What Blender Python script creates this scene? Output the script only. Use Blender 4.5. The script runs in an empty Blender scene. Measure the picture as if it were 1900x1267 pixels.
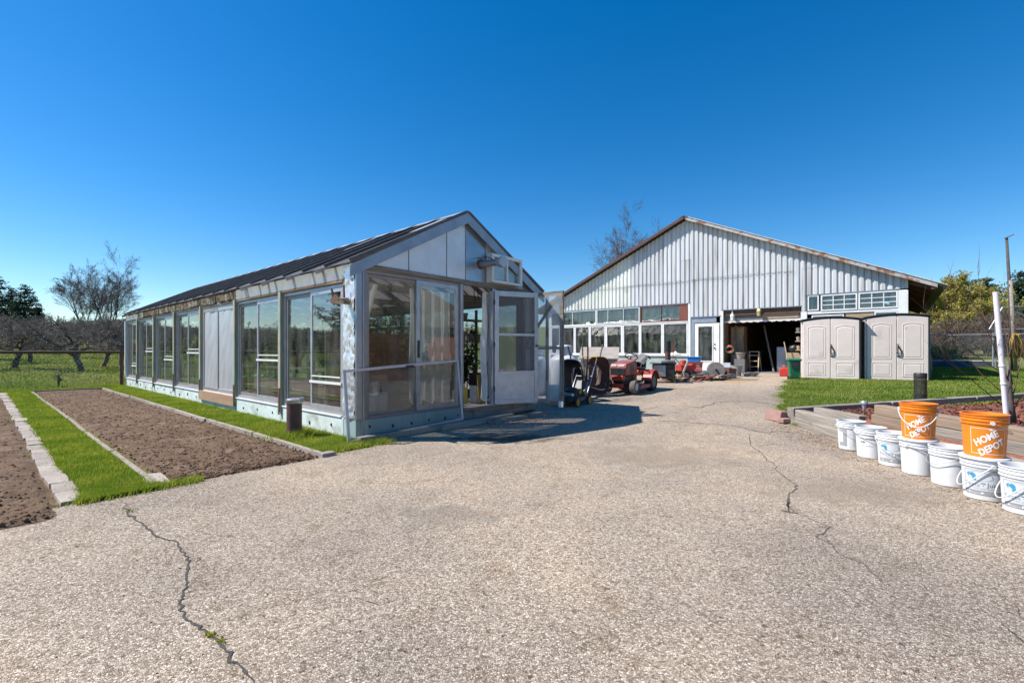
import bpy, math, random
import numpy as np
from mathutils import Vector, Matrix

# ---------------------------------------------------------------- camera, sky, sun, exposure
SC = bpy.context.scene
COL = SC.collection
cam = bpy.data.cameras.new('camera'); cam_o = bpy.data.objects.new('camera', cam); COL.objects.link(cam_o)
cam.lens = 16.0; cam.sensor_width = 36.0; cam.shift_y = 0.0087
cam.clip_start = 0.05; cam.clip_end = 3000
cam_o.location = (0, 0, 1.3); cam_o.rotation_euler = (math.radians(90), 0, 0)
SC.camera = cam_o

SUN_TO = Vector((-0.82, 0.0, 1.0)).normalized()
SUN_EL = math.asin(SUN_TO.z)
SUN_AZ = math.atan2(SUN_TO.x, SUN_TO.y)
world = bpy.data.worlds.new('World'); SC.world = world; world.use_nodes = True
nt = world.node_tree; nt.nodes.clear()
wo = nt.nodes.new('ShaderNodeOutputWorld'); bg = nt.nodes.new('ShaderNodeBackground')
sky = nt.nodes.new('ShaderNodeTexSky'); sky.sky_type = 'NISHITA'; sky.sun_disc = False
sky.sun_elevation = SUN_EL; sky.sun_rotation = SUN_AZ
sky.altitude = 200; sky.air_density = 1.0; sky.dust_density = 0.2; sky.ozone_density = 3.6
hs = nt.nodes.new('ShaderNodeHueSaturation'); hs.inputs['Saturation'].default_value = 1.40
nt.links.new(sky.outputs[0], hs.inputs['Color']); nt.links.new(hs.outputs[0], bg.inputs[0])
bg.inputs[1].default_value = 0.098
nt.links.new(bg.outputs[0], wo.inputs[0])
sl = bpy.data.lights.new('sun', 'SUN'); sl.energy = 4.8; sl.angle = math.radians(0.5); sl.color = (1.0, 0.95, 0.87)
so = bpy.data.objects.new('sun', sl); COL.objects.link(so)
so.rotation_euler = SUN_TO.to_track_quat('Z', 'Y').to_euler()
SC.view_settings.view_transform = 'Standard'; SC.view_settings.look = 'None'
SC.view_settings.exposure = 0.7; SC.view_settings.gamma = 1.0
SC.view_settings.use_curve_mapping = False
SC.cycles.max_bounces = 10; SC.cycles.transparent_max_bounces = 24
SC.cycles.glossy_bounces = 4; SC.cycles.diffuse_bounces = 3
SC.cycles.caustics_reflective = False; SC.cycles.caustics_refractive = False

# ---------------------------------------------------------------- the site: two building axes and the lie of the land
rng = random.Random(7); NR = np.random.default_rng(11)
C0 = Vector((-2.22, 6.57)); D2 = Vector((0.6469, 0.7626)); D1 = Vector((-0.7626, 0.6469))
GH_ROT = math.atan2(D2.y, D2.x); BARN_ROT = math.atan2(-D1.y, -D1.x)
def st_of(x, y): return ((x+2.22)*0.6469+(y-6.57)*0.7626, -(x+2.22)*0.7626+(y-6.57)*0.6469)
def xy_of(s, t): return (-2.22+0.6469*s-0.7626*t, 6.57+0.7626*s+0.6469*t)
GS = np.array([-500, 3.6, 5, 7, 8.5, 10, 12, 14, 18, 40, 900.]); GZ = np.array([0, 0, .06, .18, .235, .27, .31, .34, .385, .42, .42])
def ground_st(s, t):
    s = np.asarray(s, float); t = np.asarray(t, float)
    z = np.interp(s, GS, GZ)
    a = np.clip(t-16.5, 0, 60); b = np.clip(t-76.5, 0, 200)
    z = z+0.014*a+0.00055*a*a+0.03*b
    c = np.clip(s-36, 0, 120)
    return z+0.06*c
def ground(x, y):
    s, t = st_of(np.asarray(x, float), np.asarray(y, float)); return ground_st(s, t)
def gz(x, y): return float(ground(x, y))
def survey(px, py):
    """ground point surveyed from the photograph (full-size pixel)"""
    u = (px-950)/844.; z = 0.
    for _ in range(30):
        d = (1.3-z)*844./(py-650.); z = 0.5*z+0.5*gz(u*d, d)
    return Vector((u*d, d, z))

def vnoise(x, y, seed=0):
    x = np.asarray(x, float); y = np.asarray(y, float)
    xi = np.floor(x).astype(np.int64); yi = np.floor(y).astype(np.int64); fx = x-xi; fy = y-yi
    fx = fx*fx*(3-2*fx); fy = fy*fy*(3-2*fy)
    def h(a, b):
        n = (a*374761393+b*668265263+seed*1274126177) & 0x7fffffff
        n = ((n ^ (n >> 13))*1274126177) & 0x7fffffff
        return ((n ^ (n >> 16)) & 0xffff)/65535.
    return (h(xi, yi)*(1-fx)+h(xi+1, yi)*fx)*(1-fy)+(h(xi, yi+1)*(1-fx)+h(xi+1, yi+1)*fx)*fy

# ---------------------------------------------------------------- materials
MATS = {}
def ramp(n, stops):
    cr = n.color_ramp
    while len(cr.elements) < len(stops): cr.elements.new(0.5)
    for e, (p, c) in zip(cr.elements, stops): e.position = p; e.color = (*c, 1) if len(c) == 3 else c
def M(name, c1, c2=None, scale=6., rough=.6, metal=0., bump=0., bscale=None, stretch=(1, 1, 1), spec=.5, thr=(.35, .65), vary=0.,
      c3=None, s3=1.5, thr3=(.55, .7), island=0., st3=False):
    m = bpy.data.materials.new(name); m.use_nodes = True; MATS[name] = m
    t = m.node_tree; b = t.nodes['Principled BSDF']; L = t.links.new
    b.inputs['Roughness'].default_value = rough; b.inputs['Metallic'].default_value = metal
    b.inputs['Specular IOR Level'].default_value = spec
    b.inputs['Base Color'].default_value = (*c1, 1)
    tc = t.nodes.new('ShaderNodeTexCoord'); mp = t.nodes.new('ShaderNodeMapping'); mp.inputs['Scale'].default_value = stretch
    oi = t.nodes.new('ShaderNodeObjectInfo')
    off = t.nodes.new('ShaderNodeVectorMath'); off.operation = 'MULTIPLY_ADD'
    L(oi.outputs['Random'], off.inputs[0]); off.inputs[1].default_value = (17, 23, 31); L(tc.outputs['Object'], off.inputs[2])
    L(off.outputs[0], mp.inputs[0])
    col = None
    if c2:
        n = t.nodes.new('ShaderNodeTexNoise'); n.inputs['Scale'].default_value = scale; n.inputs['Detail'].default_value = 7
        n.inputs['Roughness'].default_value = .62
        L(mp.outputs[0], n.inputs['Vector'])
        r = t.nodes.new('ShaderNodeValToRGB'); ramp(r, [(thr[0], c1), (thr[1], c2)]); L(n.outputs[0], r.inputs[0]); col = r.outputs[0]
    if c3:
        n3 = t.nodes.new('ShaderNodeTexNoise'); n3.inputs['Scale'].default_value = s3; n3.inputs['Detail'].default_value = 8
        L(mp.outputs[0] if st3 else off.outputs[0], n3.inputs['Vector'])
        r3 = t.nodes.new('ShaderNodeValToRGB'); ramp(r3, [(thr3[0], (0, 0, 0)), (thr3[1], (1, 1, 1))]); L(n3.outputs[0], r3.inputs[0])
        mx = t.nodes.new('ShaderNodeMix'); mx.data_type = 'RGBA'; L(r3.outputs[0], mx.inputs[0])
        if col: L(col, mx.inputs[6])
        else: mx.inputs[6].default_value = (*c1, 1)
        mx.inputs[7].default_value = (*c3, 1); col = mx.outputs[2]
    if vary or island:
        hv = t.nodes.new('ShaderNodeHueSaturation'); mr = t.nodes.new('ShaderNodeMapRange')
        if island:
            ge = t.nodes.new('ShaderNodeNewGeometry'); L(ge.outputs['Random Per Island'], mr.inputs[0]); k = island
        else: L(oi.outputs['Random'], mr.inputs[0]); k = vary
        mr.inputs[3].default_value = 1-k; mr.inputs[4].default_value = 1+k; L(mr.outputs[0], hv.inputs['Value'])
        if col: L(col, hv.inputs['Color'])
        else: hv.inputs['Color'].default_value = (*c1, 1)
        col = hv.outputs[0]
    if col: L(col, b.inputs['Base Color'])
    if bump:
        nb = t.nodes.new('ShaderNodeTexNoise'); nb.inputs['Scale'].default_value = bscale or scale*4; nb.inputs['Detail'].default_value = 6
        L(mp.outputs[0], nb.inputs['Vector'])
        bp = t.nodes.new('ShaderNodeBump'); bp.inputs['Strength'].default_value = bump; bp.inputs['Distance'].default_value = .02
        L(nb.outputs[0], bp.inputs['Height']); L(bp.outputs[0], b.inputs['Normal'])
    return m
def bsdf(m): return m.node_tree.nodes['Principled BSDF']
def glass(name, tint=(.93, .97, .96), ior=.05, dirt=.06, rough=0.0, dirtcol=(.5, .5, .47), bump=.02):
    m = bpy.data.materials.new(name); m.use_nodes = True; t = m.node_tree; t.nodes.clear(); L = t.links.new
    o = t.nodes.new('ShaderNodeOutputMaterial'); tr = t.nodes.new('ShaderNodeBsdfTransparent'); tr.inputs[0].default_value = (*tint, 1)
    gl = t.nodes.new('ShaderNodeBsdfGlossy'); gl.inputs['Roughness'].default_value = rough
    lw = t.nodes.new('ShaderNodeLayerWeight'); lw.inputs[0].default_value = .5
    pw = t.nodes.new('ShaderNodeMath'); pw.operation = 'POWER'; L(lw.outputs['Facing'], pw.inputs[0]); pw.inputs[1].default_value = 5.
    fr = t.nodes.new('ShaderNodeMapRange'); fr.inputs[3].default_value = ior; fr.inputs[4].default_value = 1.; L(pw.outputs[0], fr.inputs[0])
    tc = t.nodes.new('ShaderNodeTexCoord'); nb = t.nodes.new('ShaderNodeTexNoise'); nb.inputs['Scale'].default_value = 1.3
    L(tc.outputs['Object'], nb.inputs['Vector']); bp = t.nodes.new('ShaderNodeBump'); bp.inputs['Strength'].default_value = bump; bp.inputs['Distance'].default_value = .05
    L(nb.outputs[0], bp.inputs['Height']); L(bp.outputs[0], gl.inputs['Normal'])
    mx = t.nodes.new('ShaderNodeMixShader'); L(fr.outputs[0], mx.inputs[0]); L(tr.outputs[0], mx.inputs[1]); L(gl.outputs[0], mx.inputs[2])
    df = t.nodes.new('ShaderNodeBsdfDiffuse'); df.inputs[0].default_value = (*dirtcol, 1)
    n2 = t.nodes.new('ShaderNodeTexNoise'); n2.inputs['Scale'].default_value = 3.5; n2.inputs['Detail'].default_value = 8
    mp = t.nodes.new('ShaderNodeMapping'); mp.inputs['Scale'].default_value = (1.5, 1.5, .35); L(tc.outputs['Object'], mp.inputs[0]); L(mp.outputs[0], n2.inputs['Vector'])
    mr = t.nodes.new('ShaderNodeMapRange'); mr.inputs[1].default_value = .35; mr.inputs[2].default_value = .75; mr.inputs[3].default_value = 0; mr.inputs[4].default_value = dirt*2.5
    L(n2.outputs[0], mr.inputs[0]); m2 = t.nodes.new('ShaderNodeMixShader'); L(mr.outputs[0], m2.inputs[0]); L(mx.outputs[0], m2.inputs[1]); L(df.outputs[0], m2.inputs[2])
    L(m2.outputs[0], o.inputs[0]); MATS[name] = m; return m
def sheer(name, c, alpha=.5, transl=.5, rough=.3, bump=.3, bscale=6., gloss=.06, stretch=(1, 1, 1)):
    """thin sheeting: part see-through, part diffuse and translucent"""
    m = bpy.data.materials.new(name); m.use_nodes = True; t = m.node_tree; t.nodes.clear(); L = t.links.new
    o = t.nodes.new('ShaderNodeOutputMaterial'); tr = t.nodes.new('ShaderNodeBsdfTransparent')
    df = t.nodes.new('ShaderNodeBsdfDiffuse'); df.inputs[0].default_value = (*c, 1)
    tl = t.nodes.new('ShaderNodeBsdfTranslucent'); tl.inputs[0].default_value = (*c, 1)
    gl = t.nodes.new('ShaderNodeBsdfGlossy'); gl.inputs['Roughness'].default_value = rough
    tc = t.nodes.new('ShaderNodeTexCoord'); mp = t.nodes.new('ShaderNodeMapping'); mp.inputs['Scale'].default_value = stretch
    nb = t.nodes.new('ShaderNodeTexNoise'); nb.inputs['Scale'].default_value = bscale; nb.inputs['Detail'].default_value = 4
    L(tc.outputs['Object'], mp.inputs[0]); L(mp.outputs[0], nb.inputs['Vector']); bp = t.nodes.new('ShaderNodeBump'); bp.inputs['Strength'].default_value = bump; bp.inputs['Distance'].default_value = .04
    L(nb.outputs[0], bp.inputs['Height']); L(bp.outputs[0], gl.inputs['Normal']); L(bp.outputs[0], df.inputs['Normal'])
    a = t.nodes.new('ShaderNodeMixShader'); a.inputs[0].default_value = transl; L(df.outputs[0], a.inputs[1]); L(tl.outputs[0], a.inputs[2])
    b = t.nodes.new('ShaderNodeMixShader'); b.inputs[0].default_value = alpha; L(tr.outputs[0], b.inputs[1]); L(a.outputs[0], b.inputs[2])
    fr = t.nodes.new('ShaderNodeLayerWeight'); fr.inputs[0].default_value = .3
    mr = t.nodes.new('ShaderNodeMapRange'); mr.inputs[3].default_value = gloss; mr.inputs[4].default_value = min(1, gloss*8); L(fr.outputs['Fresnel'], mr.inputs[0])
    d = t.nodes.new('ShaderNodeMixShader'); L(mr.outputs[0], d.inputs[0]); L(b.outputs[0], d.inputs[1]); L(gl.outputs[0], d.inputs[2])
    L(d.outputs[0], o.inputs[0]); MATS[name] = m; return m
def leafmat(name, c1, c2, scale=2., transl=.35, rough=.55, island=.35):
    m = bpy.data.materials.new(name); m.use_nodes = True; t = m.node_tree; t.nodes.clear(); L = t.links.new
    o = t.nodes.new('ShaderNodeOutputMaterial')
    tc = t.nodes.new('ShaderNodeTexCoord'); n = t.nodes.new('ShaderNodeTexNoise'); n.inputs['Scale'].default_value = scale; n.inputs['Detail'].default_value = 5
    L(tc.outputs['Object'], n.inputs['Vector']); r = t.nodes.new('ShaderNodeValToRGB'); ramp(r, [(.35, c1), (.65, c2)]); L(n.outputs[0], r.inputs[0])
    ge = t.nodes.new('ShaderNodeNewGeometry'); mr = t.nodes.new('ShaderNodeMapRange'); mr.inputs[3].default_value = 1-island; mr.inputs[4].default_value = 1+island
    L(ge.outputs['Random Per Island'], mr.inputs[0]); hv = t.nodes.new('ShaderNodeHueSaturation'); L(mr.outputs[0], hv.inputs['Value']); L(r.outputs[0], hv.inputs['Color'])
    df = t.nodes.new('ShaderNodeBsdfDiffuse'); tl = t.nodes.new('ShaderNodeBsdfTranslucent'); L(hv.outputs[0], df.inputs[0]); L(hv.outputs[0], tl.inputs[0])
    a = t.nodes.new('ShaderNodeMixShader'); a.inputs[0].default_value = transl; L(df.outputs[0], a.inputs[1]); L(tl.outputs[0], a.inputs[2])
    gl = t.nodes.new('ShaderNodeBsdfGlossy'); gl.inputs['Roughness'].default_value = rough; gl.inputs[0].default_value = (.6, .6, .6, 1)
    b = t.nodes.new('ShaderNodeMixShader'); b.inputs[0].default_value = .04; L(a.outputs[0], b.inputs[1]); L(gl.outputs[0], b.inputs[2])
    L(b.outputs[0], o.inputs[0]); MATS[name] = m; return m

M('red_brown', (.21, .065, .04), (.16, .05, .035), 5, .6)
M('white_paint', (.78, .79, .79), (.66, .67, .66), 3, .45, bump=.04, c3=(.5, .46, .4), s3=5, thr3=(.66, .8))
M('white_metal', (.63, .645, .66), (.53, .545, .56), 1.6, .5, .0, bump=.12, bscale=3, vary=.07, c3=(.36, .34, .31), s3=3.2, thr3=(.52, .74), stretch=(2.5, 1, .14), st3=True)
M('aluminium', (.55, .55, .58), (.44, .44, .47), 6, .42, .55, bump=.04)
M('brown_frame', (.34, .30, .28), (.27, .24, .22), 6, .45, .2)
M('grey_metal', (.42, .44, .47), (.33, .35, .38), 4, .38, .75, bump=.05, bscale=3)
M('blue_grey_metal', (.36, .41, .47), (.27, .31, .36), 3, .45, .45, bump=.05, bscale=3)
M('foil', (.80, .81, .82), (.72, .73, .75), 5, .32, .5, bump=.45, bscale=11)
M('weathered_wood', (.27, .235, .20), (.17, .145, .12), 9, .85, bump=.5, bscale=20, stretch=(3, .35, 3), vary=.18)
M('weathered_wood_x', (.29, .25, .21), (.16, .135, .11), 9, .85, bump=.5, bscale=20, stretch=(.35, 3, 3), vary=.18)
M('grey_timber', (.33, .29, .25), (.19, .165, .14), 5, .9, bump=.6, bscale=14, stretch=(2.5, .3, 4), vary=.15, c3=(.14, .12, .10), s3=4, thr3=(.6, .75))
M('grey_timber_x', (.34, .30, .26), (.21, .18, .155), 5, .9, bump=.6, bscale=14, stretch=(.3, 2.5, 4), vary=.12, c3=(.14, .12, .10), s3=4, thr3=(.6, .75))
M('fresh_timber', (.31, .225, .16), (.21, .155, .115), 5, .8, bump=.35, bscale=14, stretch=(2.5, .3, 4), vary=.08)
M('rot_wood', (.43, .31, .17), (.10, .07, .05), 7, .9, bump=.8, bscale=12, stretch=(2, .7, 2), vary=.15, c3=(.55, .52, .46), s3=6, thr3=(.5, .6))
M('green_post', (.36, .43, .35), (.25, .28, .21), 6, .8, bump=.4, stretch=(3, 3, .4), c3=(.42, .36, .24), s3=3, thr3=(.5, .62))
M('teal_board', (.38, .50, .49), (.32, .43, .43), 4, .6, bump=.1, c3=(.26, .33, .32), s3=3.5, thr3=(.58, .72))
M('pale_plinth', (.66, .72, .69), (.52, .60, .575), 3, .8, bump=.25, c3=(.33, .35, .31), s3=3.2, thr3=(.55, .72), vary=.05)
M('ply', (.40, .25, .155), (.31, .19, .115), 6, .8, bump=.1, stretch=(1, .3, 1))
M('rust', (.17, .07, .035), (.09, .04, .025), 12, .85, bump=.3, c3=(.26, .12, .05), s3=7)
M('rust_brown', (.11, .05, .04), (.07, .035, .03), 8, .7, bump=.15)
M('header_foam', (.70, .71, .70), (.58, .58, .56), 3, .7, bump=.1, c3=(.42, .38, .32), s3=6, thr3=(.62, .75), vary=.04)
M('concrete_paver', (.36, .305, .26), (.27, .228, .195), 6, .9, bump=.5, bscale=30, vary=.13, c3=(.25, .21, .18), s3=4, thr3=(.56, .72))
M('black_plastic', (.022, .023, .026), (.035, .036, .04), 6, .42)
M('black_iron', (.02, .02, .021), (.045, .045, .045), 8, .55, .3, bump=.1)
M('dark_tarp', (.03, .034, .045), (.05, .055, .07), 4, .5, bump=.3)
M('tyre', (.02, .02, .02), (.04, .038, .035), 12, .85, bump=.4)
M('tyre_dusty', (.16, .145, .12), (.09, .08, .07), 14, .9, bump=.7, bscale=50)
M('red_paint', (.42, .045, .03), (.31, .035, .028), 5, .38, c3=(.20, .06, .045), s3=6, thr3=(.58, .72))
M('faded_red', (.35, .10, .085), (.24, .065, .055), 6, .5, c3=(.16, .06, .05), s3=5)
M('red_plastic', (.55, .045, .03), (.47, .035, .025), 5, .4)
M('blue_plastic', (.03, .23, .62), (.025, .19, .53), 4, .45)
M('pale_blue_plastic', (.17, .40, .55), (.12, .31, .45), 4, .5)
M('teal_plastic', (.40, .60, .60), (.33, .52, .53), 4, .5)
M('green_plastic', (.015, .15, .075), (.012, .12, .06), 4, .45)
M('grey_plastic', (.16, .165, .175), (.12, .125, .13), 5, .55)
M('yellow_plastic', (.55, .33, .03), (.42, .25, .03), 8, .5)
M('yellow_board', (.56, .38, .06), (.44, .29, .05), 4, .6)
M('shed_resin', (.76, .655, .61), (.70, .60, .555), 2, .55, bump=.06, bscale=60, c3=(.48, .43, .40), s3=2.2, thr3=(.6, .78))
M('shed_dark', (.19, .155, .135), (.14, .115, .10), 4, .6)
M('shed_roof', (.045, .047, .052), (.06, .062, .066), 4, .6)
M('tank_white', (.70, .73, .76), (.58, .61, .65), 2.5, .45, c3=(.38, .40, .43), s3=3, thr3=(.6, .8))
M('bucket_white', (.70, .71, .72), (.655, .665, .675), 3, .38, bump=.03, c3=(.50, .45, .38), s3=5, thr3=(.60, .84))
M('bucket_orange', (.82, .235, .016), (.76, .205, .014), 4, .36, bump=.03, c3=(.58, .17, .02), s3=7, thr3=(.66, .8))
M('ink_white', (.85, .84, .84), rough=.6)
M('ink_grey', (.17, .17, .19), rough=.7)
M('ink_pale', (.33, .34, .36), rough=.7)
M('ink_silver', (.34, .35, .365), (.28, .29, .30), 30, rough=.5)
M('ink_black', (.03, .03, .035), rough=.6)
M('ink_blue', (.02, .20, .36), (.07, .36, .52), 60, rough=.6)
M('ink_teal', (.02, .20, .22), rough=.6)
M('label_paper', (.58, .605, .635), (.53, .555, .585), 8, rough=.5)
M('dirt_fill', (.24, .19, .15), (.13, .10, .08), 30, .95, bump=.8, bscale=60)
M('soil', (.165, .108, .073), (.105, .070, .048), 3.2, .95, bump=.9, bscale=55, spec=.1, c3=(.20, .142, .10), s3=5, thr3=(.52, .68))
M('mulch', (.23, .085, .052), (.12, .05, .035), 30, .95, island=.55)
M('litter', (.33, .20, .12), (.22, .13, .08), 30, .95, island=.5)
M('petals', (.55, .25, .24), (.42, .33, .29), 30, .9, island=.4)
M('ground_grass', (.10, .14, .028), (.16, .185, .045), .8, .95, bump=.6, bscale=20, spec=.1, c3=(.17, .14, .07), s3=.35, thr3=(.5, .68))
M('lawn_base', (.08, .13, .016), (.115, .165, .028), 1.5, .95, bump=.8, bscale=40, spec=.1, c3=(.12, .11, .04), s3=.8, thr3=(.55, .7))
M('bark', (.125, .105, .09), (.06, .05, .043), 9, .95, bump=.8, bscale=12, stretch=(1, 1, .4), c3=(.23, .21, .19), s3=3, thr3=(.55, .7))
M('twig_grey', (.24, .205, .18), (.13, .108, .095), 2.5, .95, island=.45)
M('twig_brown', (.17, .125, .10), (.10, .072, .06), 2.5, .95, island=.4)
M('twig_red', (.14, .06, .04), (.085, .05, .035), 8, .8)
M('brick', (.40, .165, .095), (.30, .12, .075), 3, .85, bump=.2)
M('shingle', (.21, .165, .14), (.15, .12, .10), 4, .9, bump=.4)
M('brick_reflection', (.36, .17, .085), (.25, .115, .06), 5, .9, bump=.4, bscale=30, stretch=(1, 1, 4))  # orange brown of the mirrored brick, for the added screen
M('card', (.42, .32, .21), (.34, .25, .16), 5, .8)
M('tan_board', (.55, .42, .27), (.50, .38, .24), 3, .8)
M('beam_brown', (.15, .085, .055), (.10, .058, .04), 6, .8, bump=.2, vary=.15)
M('rusty_fascia', (.46, .44, .43), (.34, .32, .31), 5, .7, bump=.2, c3=(.24, .11, .06), s3=3.4, thr3=(.53, .62))
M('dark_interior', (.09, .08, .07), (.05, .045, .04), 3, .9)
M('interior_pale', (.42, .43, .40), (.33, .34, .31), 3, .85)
M('concrete_floor', (.26, .24, .22), (.18, .17, .155), 2, .9, bump=.3)
M('soffit', (.30, .32, .29), (.20, .21, .19), 3, .7)
M('roof_dark', (.115, .10, .093), (.07, .062, .06), 4, .5, bump=.1, vary=.12)
M('roof_strip', (.45, .47, .49), (.34, .35, .37), 4, .4, .5)
M('pvc', (.80, .74, .78), (.72, .66, .70), 4, .4)
M('cast_stone', (.36, .32, .28), (.26, .23, .20), 6, .9, bump=.3)
M('pink_block', (.36, .21, .185), (.28, .165, .145), 8, .9, bump=.4)
M('cloth_white', (.72, .70, .67), (.58, .56, .53), 5, .9, bump=.5, bscale=6)
M('cloth_grey', (.21, .20, .20), (.15, .14, .14), 5, .9, bump=.6, bscale=7)
M('rope', (.45, .28, .06), (.30, .20, .05), 20, .9)
M('galvanised', (.50, .52, .54), (.40, .42, .44), 10, .45, .6)
M('yellow_flash', (.65, .50, .10), (.55, .42, .08), 8, .6)
M('brass', (.62, .50, .28), (.5, .4, .2), 8, .4, .4)
glass('glass_side', (.88, .93, .91), .19, .035, bump=.035)
glass('glass_front', (.90, .92, .90), .105, .03, bump=.02)
glass('glass_barn', (.86, .93, .93), .10, .05, bump=.09)
glass('glass_gable', (.75, .80, .83), .12, .04, rough=.08, bump=.03)
sheer('plastic_white', (.74, .75, .80), .94, .35, .35, .5, 3., .05, (1, 1, .35))
sheer('plastic_clear', (.62, .68, .74), .52, .5, .25, .6, 3., .06, (1, 1, .3))
M('gable_sheet', (.80, .80, .80), (.66, .67, .68), 2.2, .36, .25, bump=.25, bscale=2.5)
M('gable_sky_tint', (.36, .40, .45), (.29, .33, .38), 2.2, .3, .6, bump=.3, bscale=2., c3=(.50, .53, .56), s3=1.6, thr3=(.5, .75))  # blue of the reflected sky mixed into the metal's own colour
sheer('roof_glaze', (.22, .20, .19), .42, .6, .3, .15, 3., .02)
sheer('roof_sheet', (.60, .57, .55), .96, .5, .35, .15, 3., .03)
sheer('screen', (.24, .225, .22), .48, .15, .6, .05, 3., .0)
sheer('screen_light', (.16, .16, .15), .28, .2, .6, .05, 3., .0)
sheer('curtain', (.80, .83, .82), .88, .5, .6, .6, 5., .0, (2, 2, .3))
leafmat('blade_lawn', (.14, .23, .022), (.28, .32, .055), .9, .4)
leafmat('blade_lush', (.19, .29, .018), (.37, .40, .045), 2.0, .4)
leafmat('blade_field', (.20, .27, .036), (.32, .33, .085), .35, .35)
leafmat('leaf_green', (.05, .10, .016), (.09, .15, .03), 3)
leafmat('leaf_dark', (.03, .065, .014), (.055, .095, .022), 3)
leafmat('needle', (.028, .058, .030), (.050, .085, .042), .5, .2)
leafmat('leaf_willow', (.30, .28, .05), (.42, .36, .09), .6, .35)
leafmat('leaf_forsythia', (.40, .38, .03), (.28, .31, .03), 2, .35)
leafmat('leaf_bud', (.27, .25, .09), (.20, .17, .08), .6, .3)

def asphalt():
    m = bpy.data.materials.new('asphalt'); m.use_nodes = True; t = m.node_tree; L = t.links.new; b = t.nodes['Principled BSDF']; MATS['asphalt'] = m
    b.inputs['Roughness'].default_value = .9; b.inputs['Specular IOR Level'].default_value = .2
    tc = t.nodes.new('ShaderNodeTexCoord')
    nw = t.nodes.new('ShaderNodeTexNoise'); nw.inputs['Scale'].default_value = 60; L(tc.outputs['Object'], nw.inputs['Vector'])
    wv = t.nodes.new('ShaderNodeVectorMath'); wv.operation = 'MULTIPLY_ADD'; wv.inputs[1].default_value = (.008, .008, 0); L(nw.outputs['Color'], wv.inputs[0]); L(tc.outputs['Object'], wv.inputs[2])
    v = t.nodes.new('ShaderNodeTexVoronoi'); v.inputs['Scale'].default_value = 104; L(wv.outputs[0], v.inputs['Vector'])
    e = t.nodes.new('ShaderNodeTexVoronoi'); e.feature = 'DISTANCE_TO_EDGE'; e.inputs['Scale'].default_value = 104; L(wv.outputs[0], e.inputs['Vector'])
    sp = t.nodes.new('ShaderNodeSeparateColor'); L(v.outputs['Color'], sp.inputs[0])
    cr = t.nodes.new('ShaderNodeValToRGB'); ramp(cr, [(0, (.23, .190, .155)), (.2, (.35, .295, .242)), (.45, (.46, .392, .322)), (.68, (.555, .478, .40)), (.88, (.65, .58, .50)), (1, (.76, .705, .64))])
    L(sp.outputs[0], cr.inputs[0])
    er = t.nodes.new('ShaderNodeValToRGB'); ramp(er, [(.0, (.42, .40, .37)), (.14, (1, 1, 1))]); L(e.outputs['Distance'], er.inputs[0])
    mu = t.nodes.new('ShaderNodeMix'); mu.data_type = 'RGBA'; mu.blend_type = 'MULTIPLY'; mu.inputs[0].default_value = .8; L(cr.outputs[0], mu.inputs[6]); L(er.outputs[0], mu.inputs[7])
    n1 = t.nodes.new('ShaderNodeTexNoise'); n1.inputs['Scale'].default_value = .55; n1.inputs['Detail'].default_value = 7; n1.inputs['Roughness'].default_value = .6; L(tc.outputs['Object'], n1.inputs['Vector'])
    r1 = t.nodes.new('ShaderNodeValToRGB'); ramp(r1, [(.30, (.74, .725, .72)), (.44, (.93, .91, .89)), (.55, (1.02, .985, .94)), (.70, (1.2, 1.13, 1.04))]); L(n1.outputs[0], r1.inputs[0])
    m2 = t.nodes.new('ShaderNodeMix'); m2.data_type = 'RGBA'; m2.blend_type = 'MULTIPLY'; m2.inputs[0].default_value = 1; L(mu.outputs[2], m2.inputs[6]); L(r1.outputs[0], m2.inputs[7])
    n4 = t.nodes.new('ShaderNodeTexNoise'); n4.inputs['Scale'].default_value = .16; n4.inputs['Detail'].default_value = 4; n4.inputs['Distortion'].default_value = .6; L(tc.outputs['Object'], n4.inputs['Vector'])
    r4 = t.nodes.new('ShaderNodeValToRGB'); ramp(r4, [(.36, (.80, .785, .78)), (.5, (1.0, .975, .94)), (.62, (1.16, 1.09, 1.0))]); L(n4.outputs[0], r4.inputs[0])
    m4 = t.nodes.new('ShaderNodeMix'); m4.data_type = 'RGBA'; m4.blend_type = 'MULTIPLY'; m4.inputs[0].default_value = 1; L(m2.outputs[2], m4.inputs[6]); L(r4.outputs[0], m4.inputs[7])
    n6 = t.nodes.new('ShaderNodeTexNoise'); n6.inputs['Scale'].default_value = 3.2; n6.inputs['Detail'].default_value = 8; n6.inputs['Roughness'].default_value = .7; L(tc.outputs['Object'], n6.inputs['Vector'])
    r6 = t.nodes.new('ShaderNodeValToRGB'); ramp(r6, [(.33, (.80, .76, .72)), (.47, (1, 1, 1))]); L(n6.outputs[0], r6.inputs[0])
    m6 = t.nodes.new('ShaderNodeMix'); m6.data_type = 'RGBA'; m6.blend_type = 'MULTIPLY'; m6.inputs[0].default_value = 1; L(m4.outputs[2], m6.inputs[6]); L(r6.outputs[0], m6.inputs[7]); m2 = m6
    # tar-dark pits left by lost chippings
    n5 = t.nodes.new('ShaderNodeTexNoise'); n5.inputs['Scale'].default_value = 24; n5.inputs['Detail'].default_value = 3; L(tc.outputs['Object'], n5.inputs['Vector'])
    r5 = t.nodes.new('ShaderNodeValToRGB'); ramp(r5, [(.30, (.42, .40, .38)), (.40, (1, 1, 1))]); L(n5.outputs[0], r5.inputs[0])
    m5 = t.nodes.new('ShaderNodeMix'); m5.data_type = 'RGBA'; m5.blend_type = 'MULTIPLY'; m5.inputs[0].default_value = .8; L(m2.outputs[2], m5.inputs[6]); L(r5.outputs[0], m5.inputs[7])
    cur = m5.outputs[2]
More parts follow.
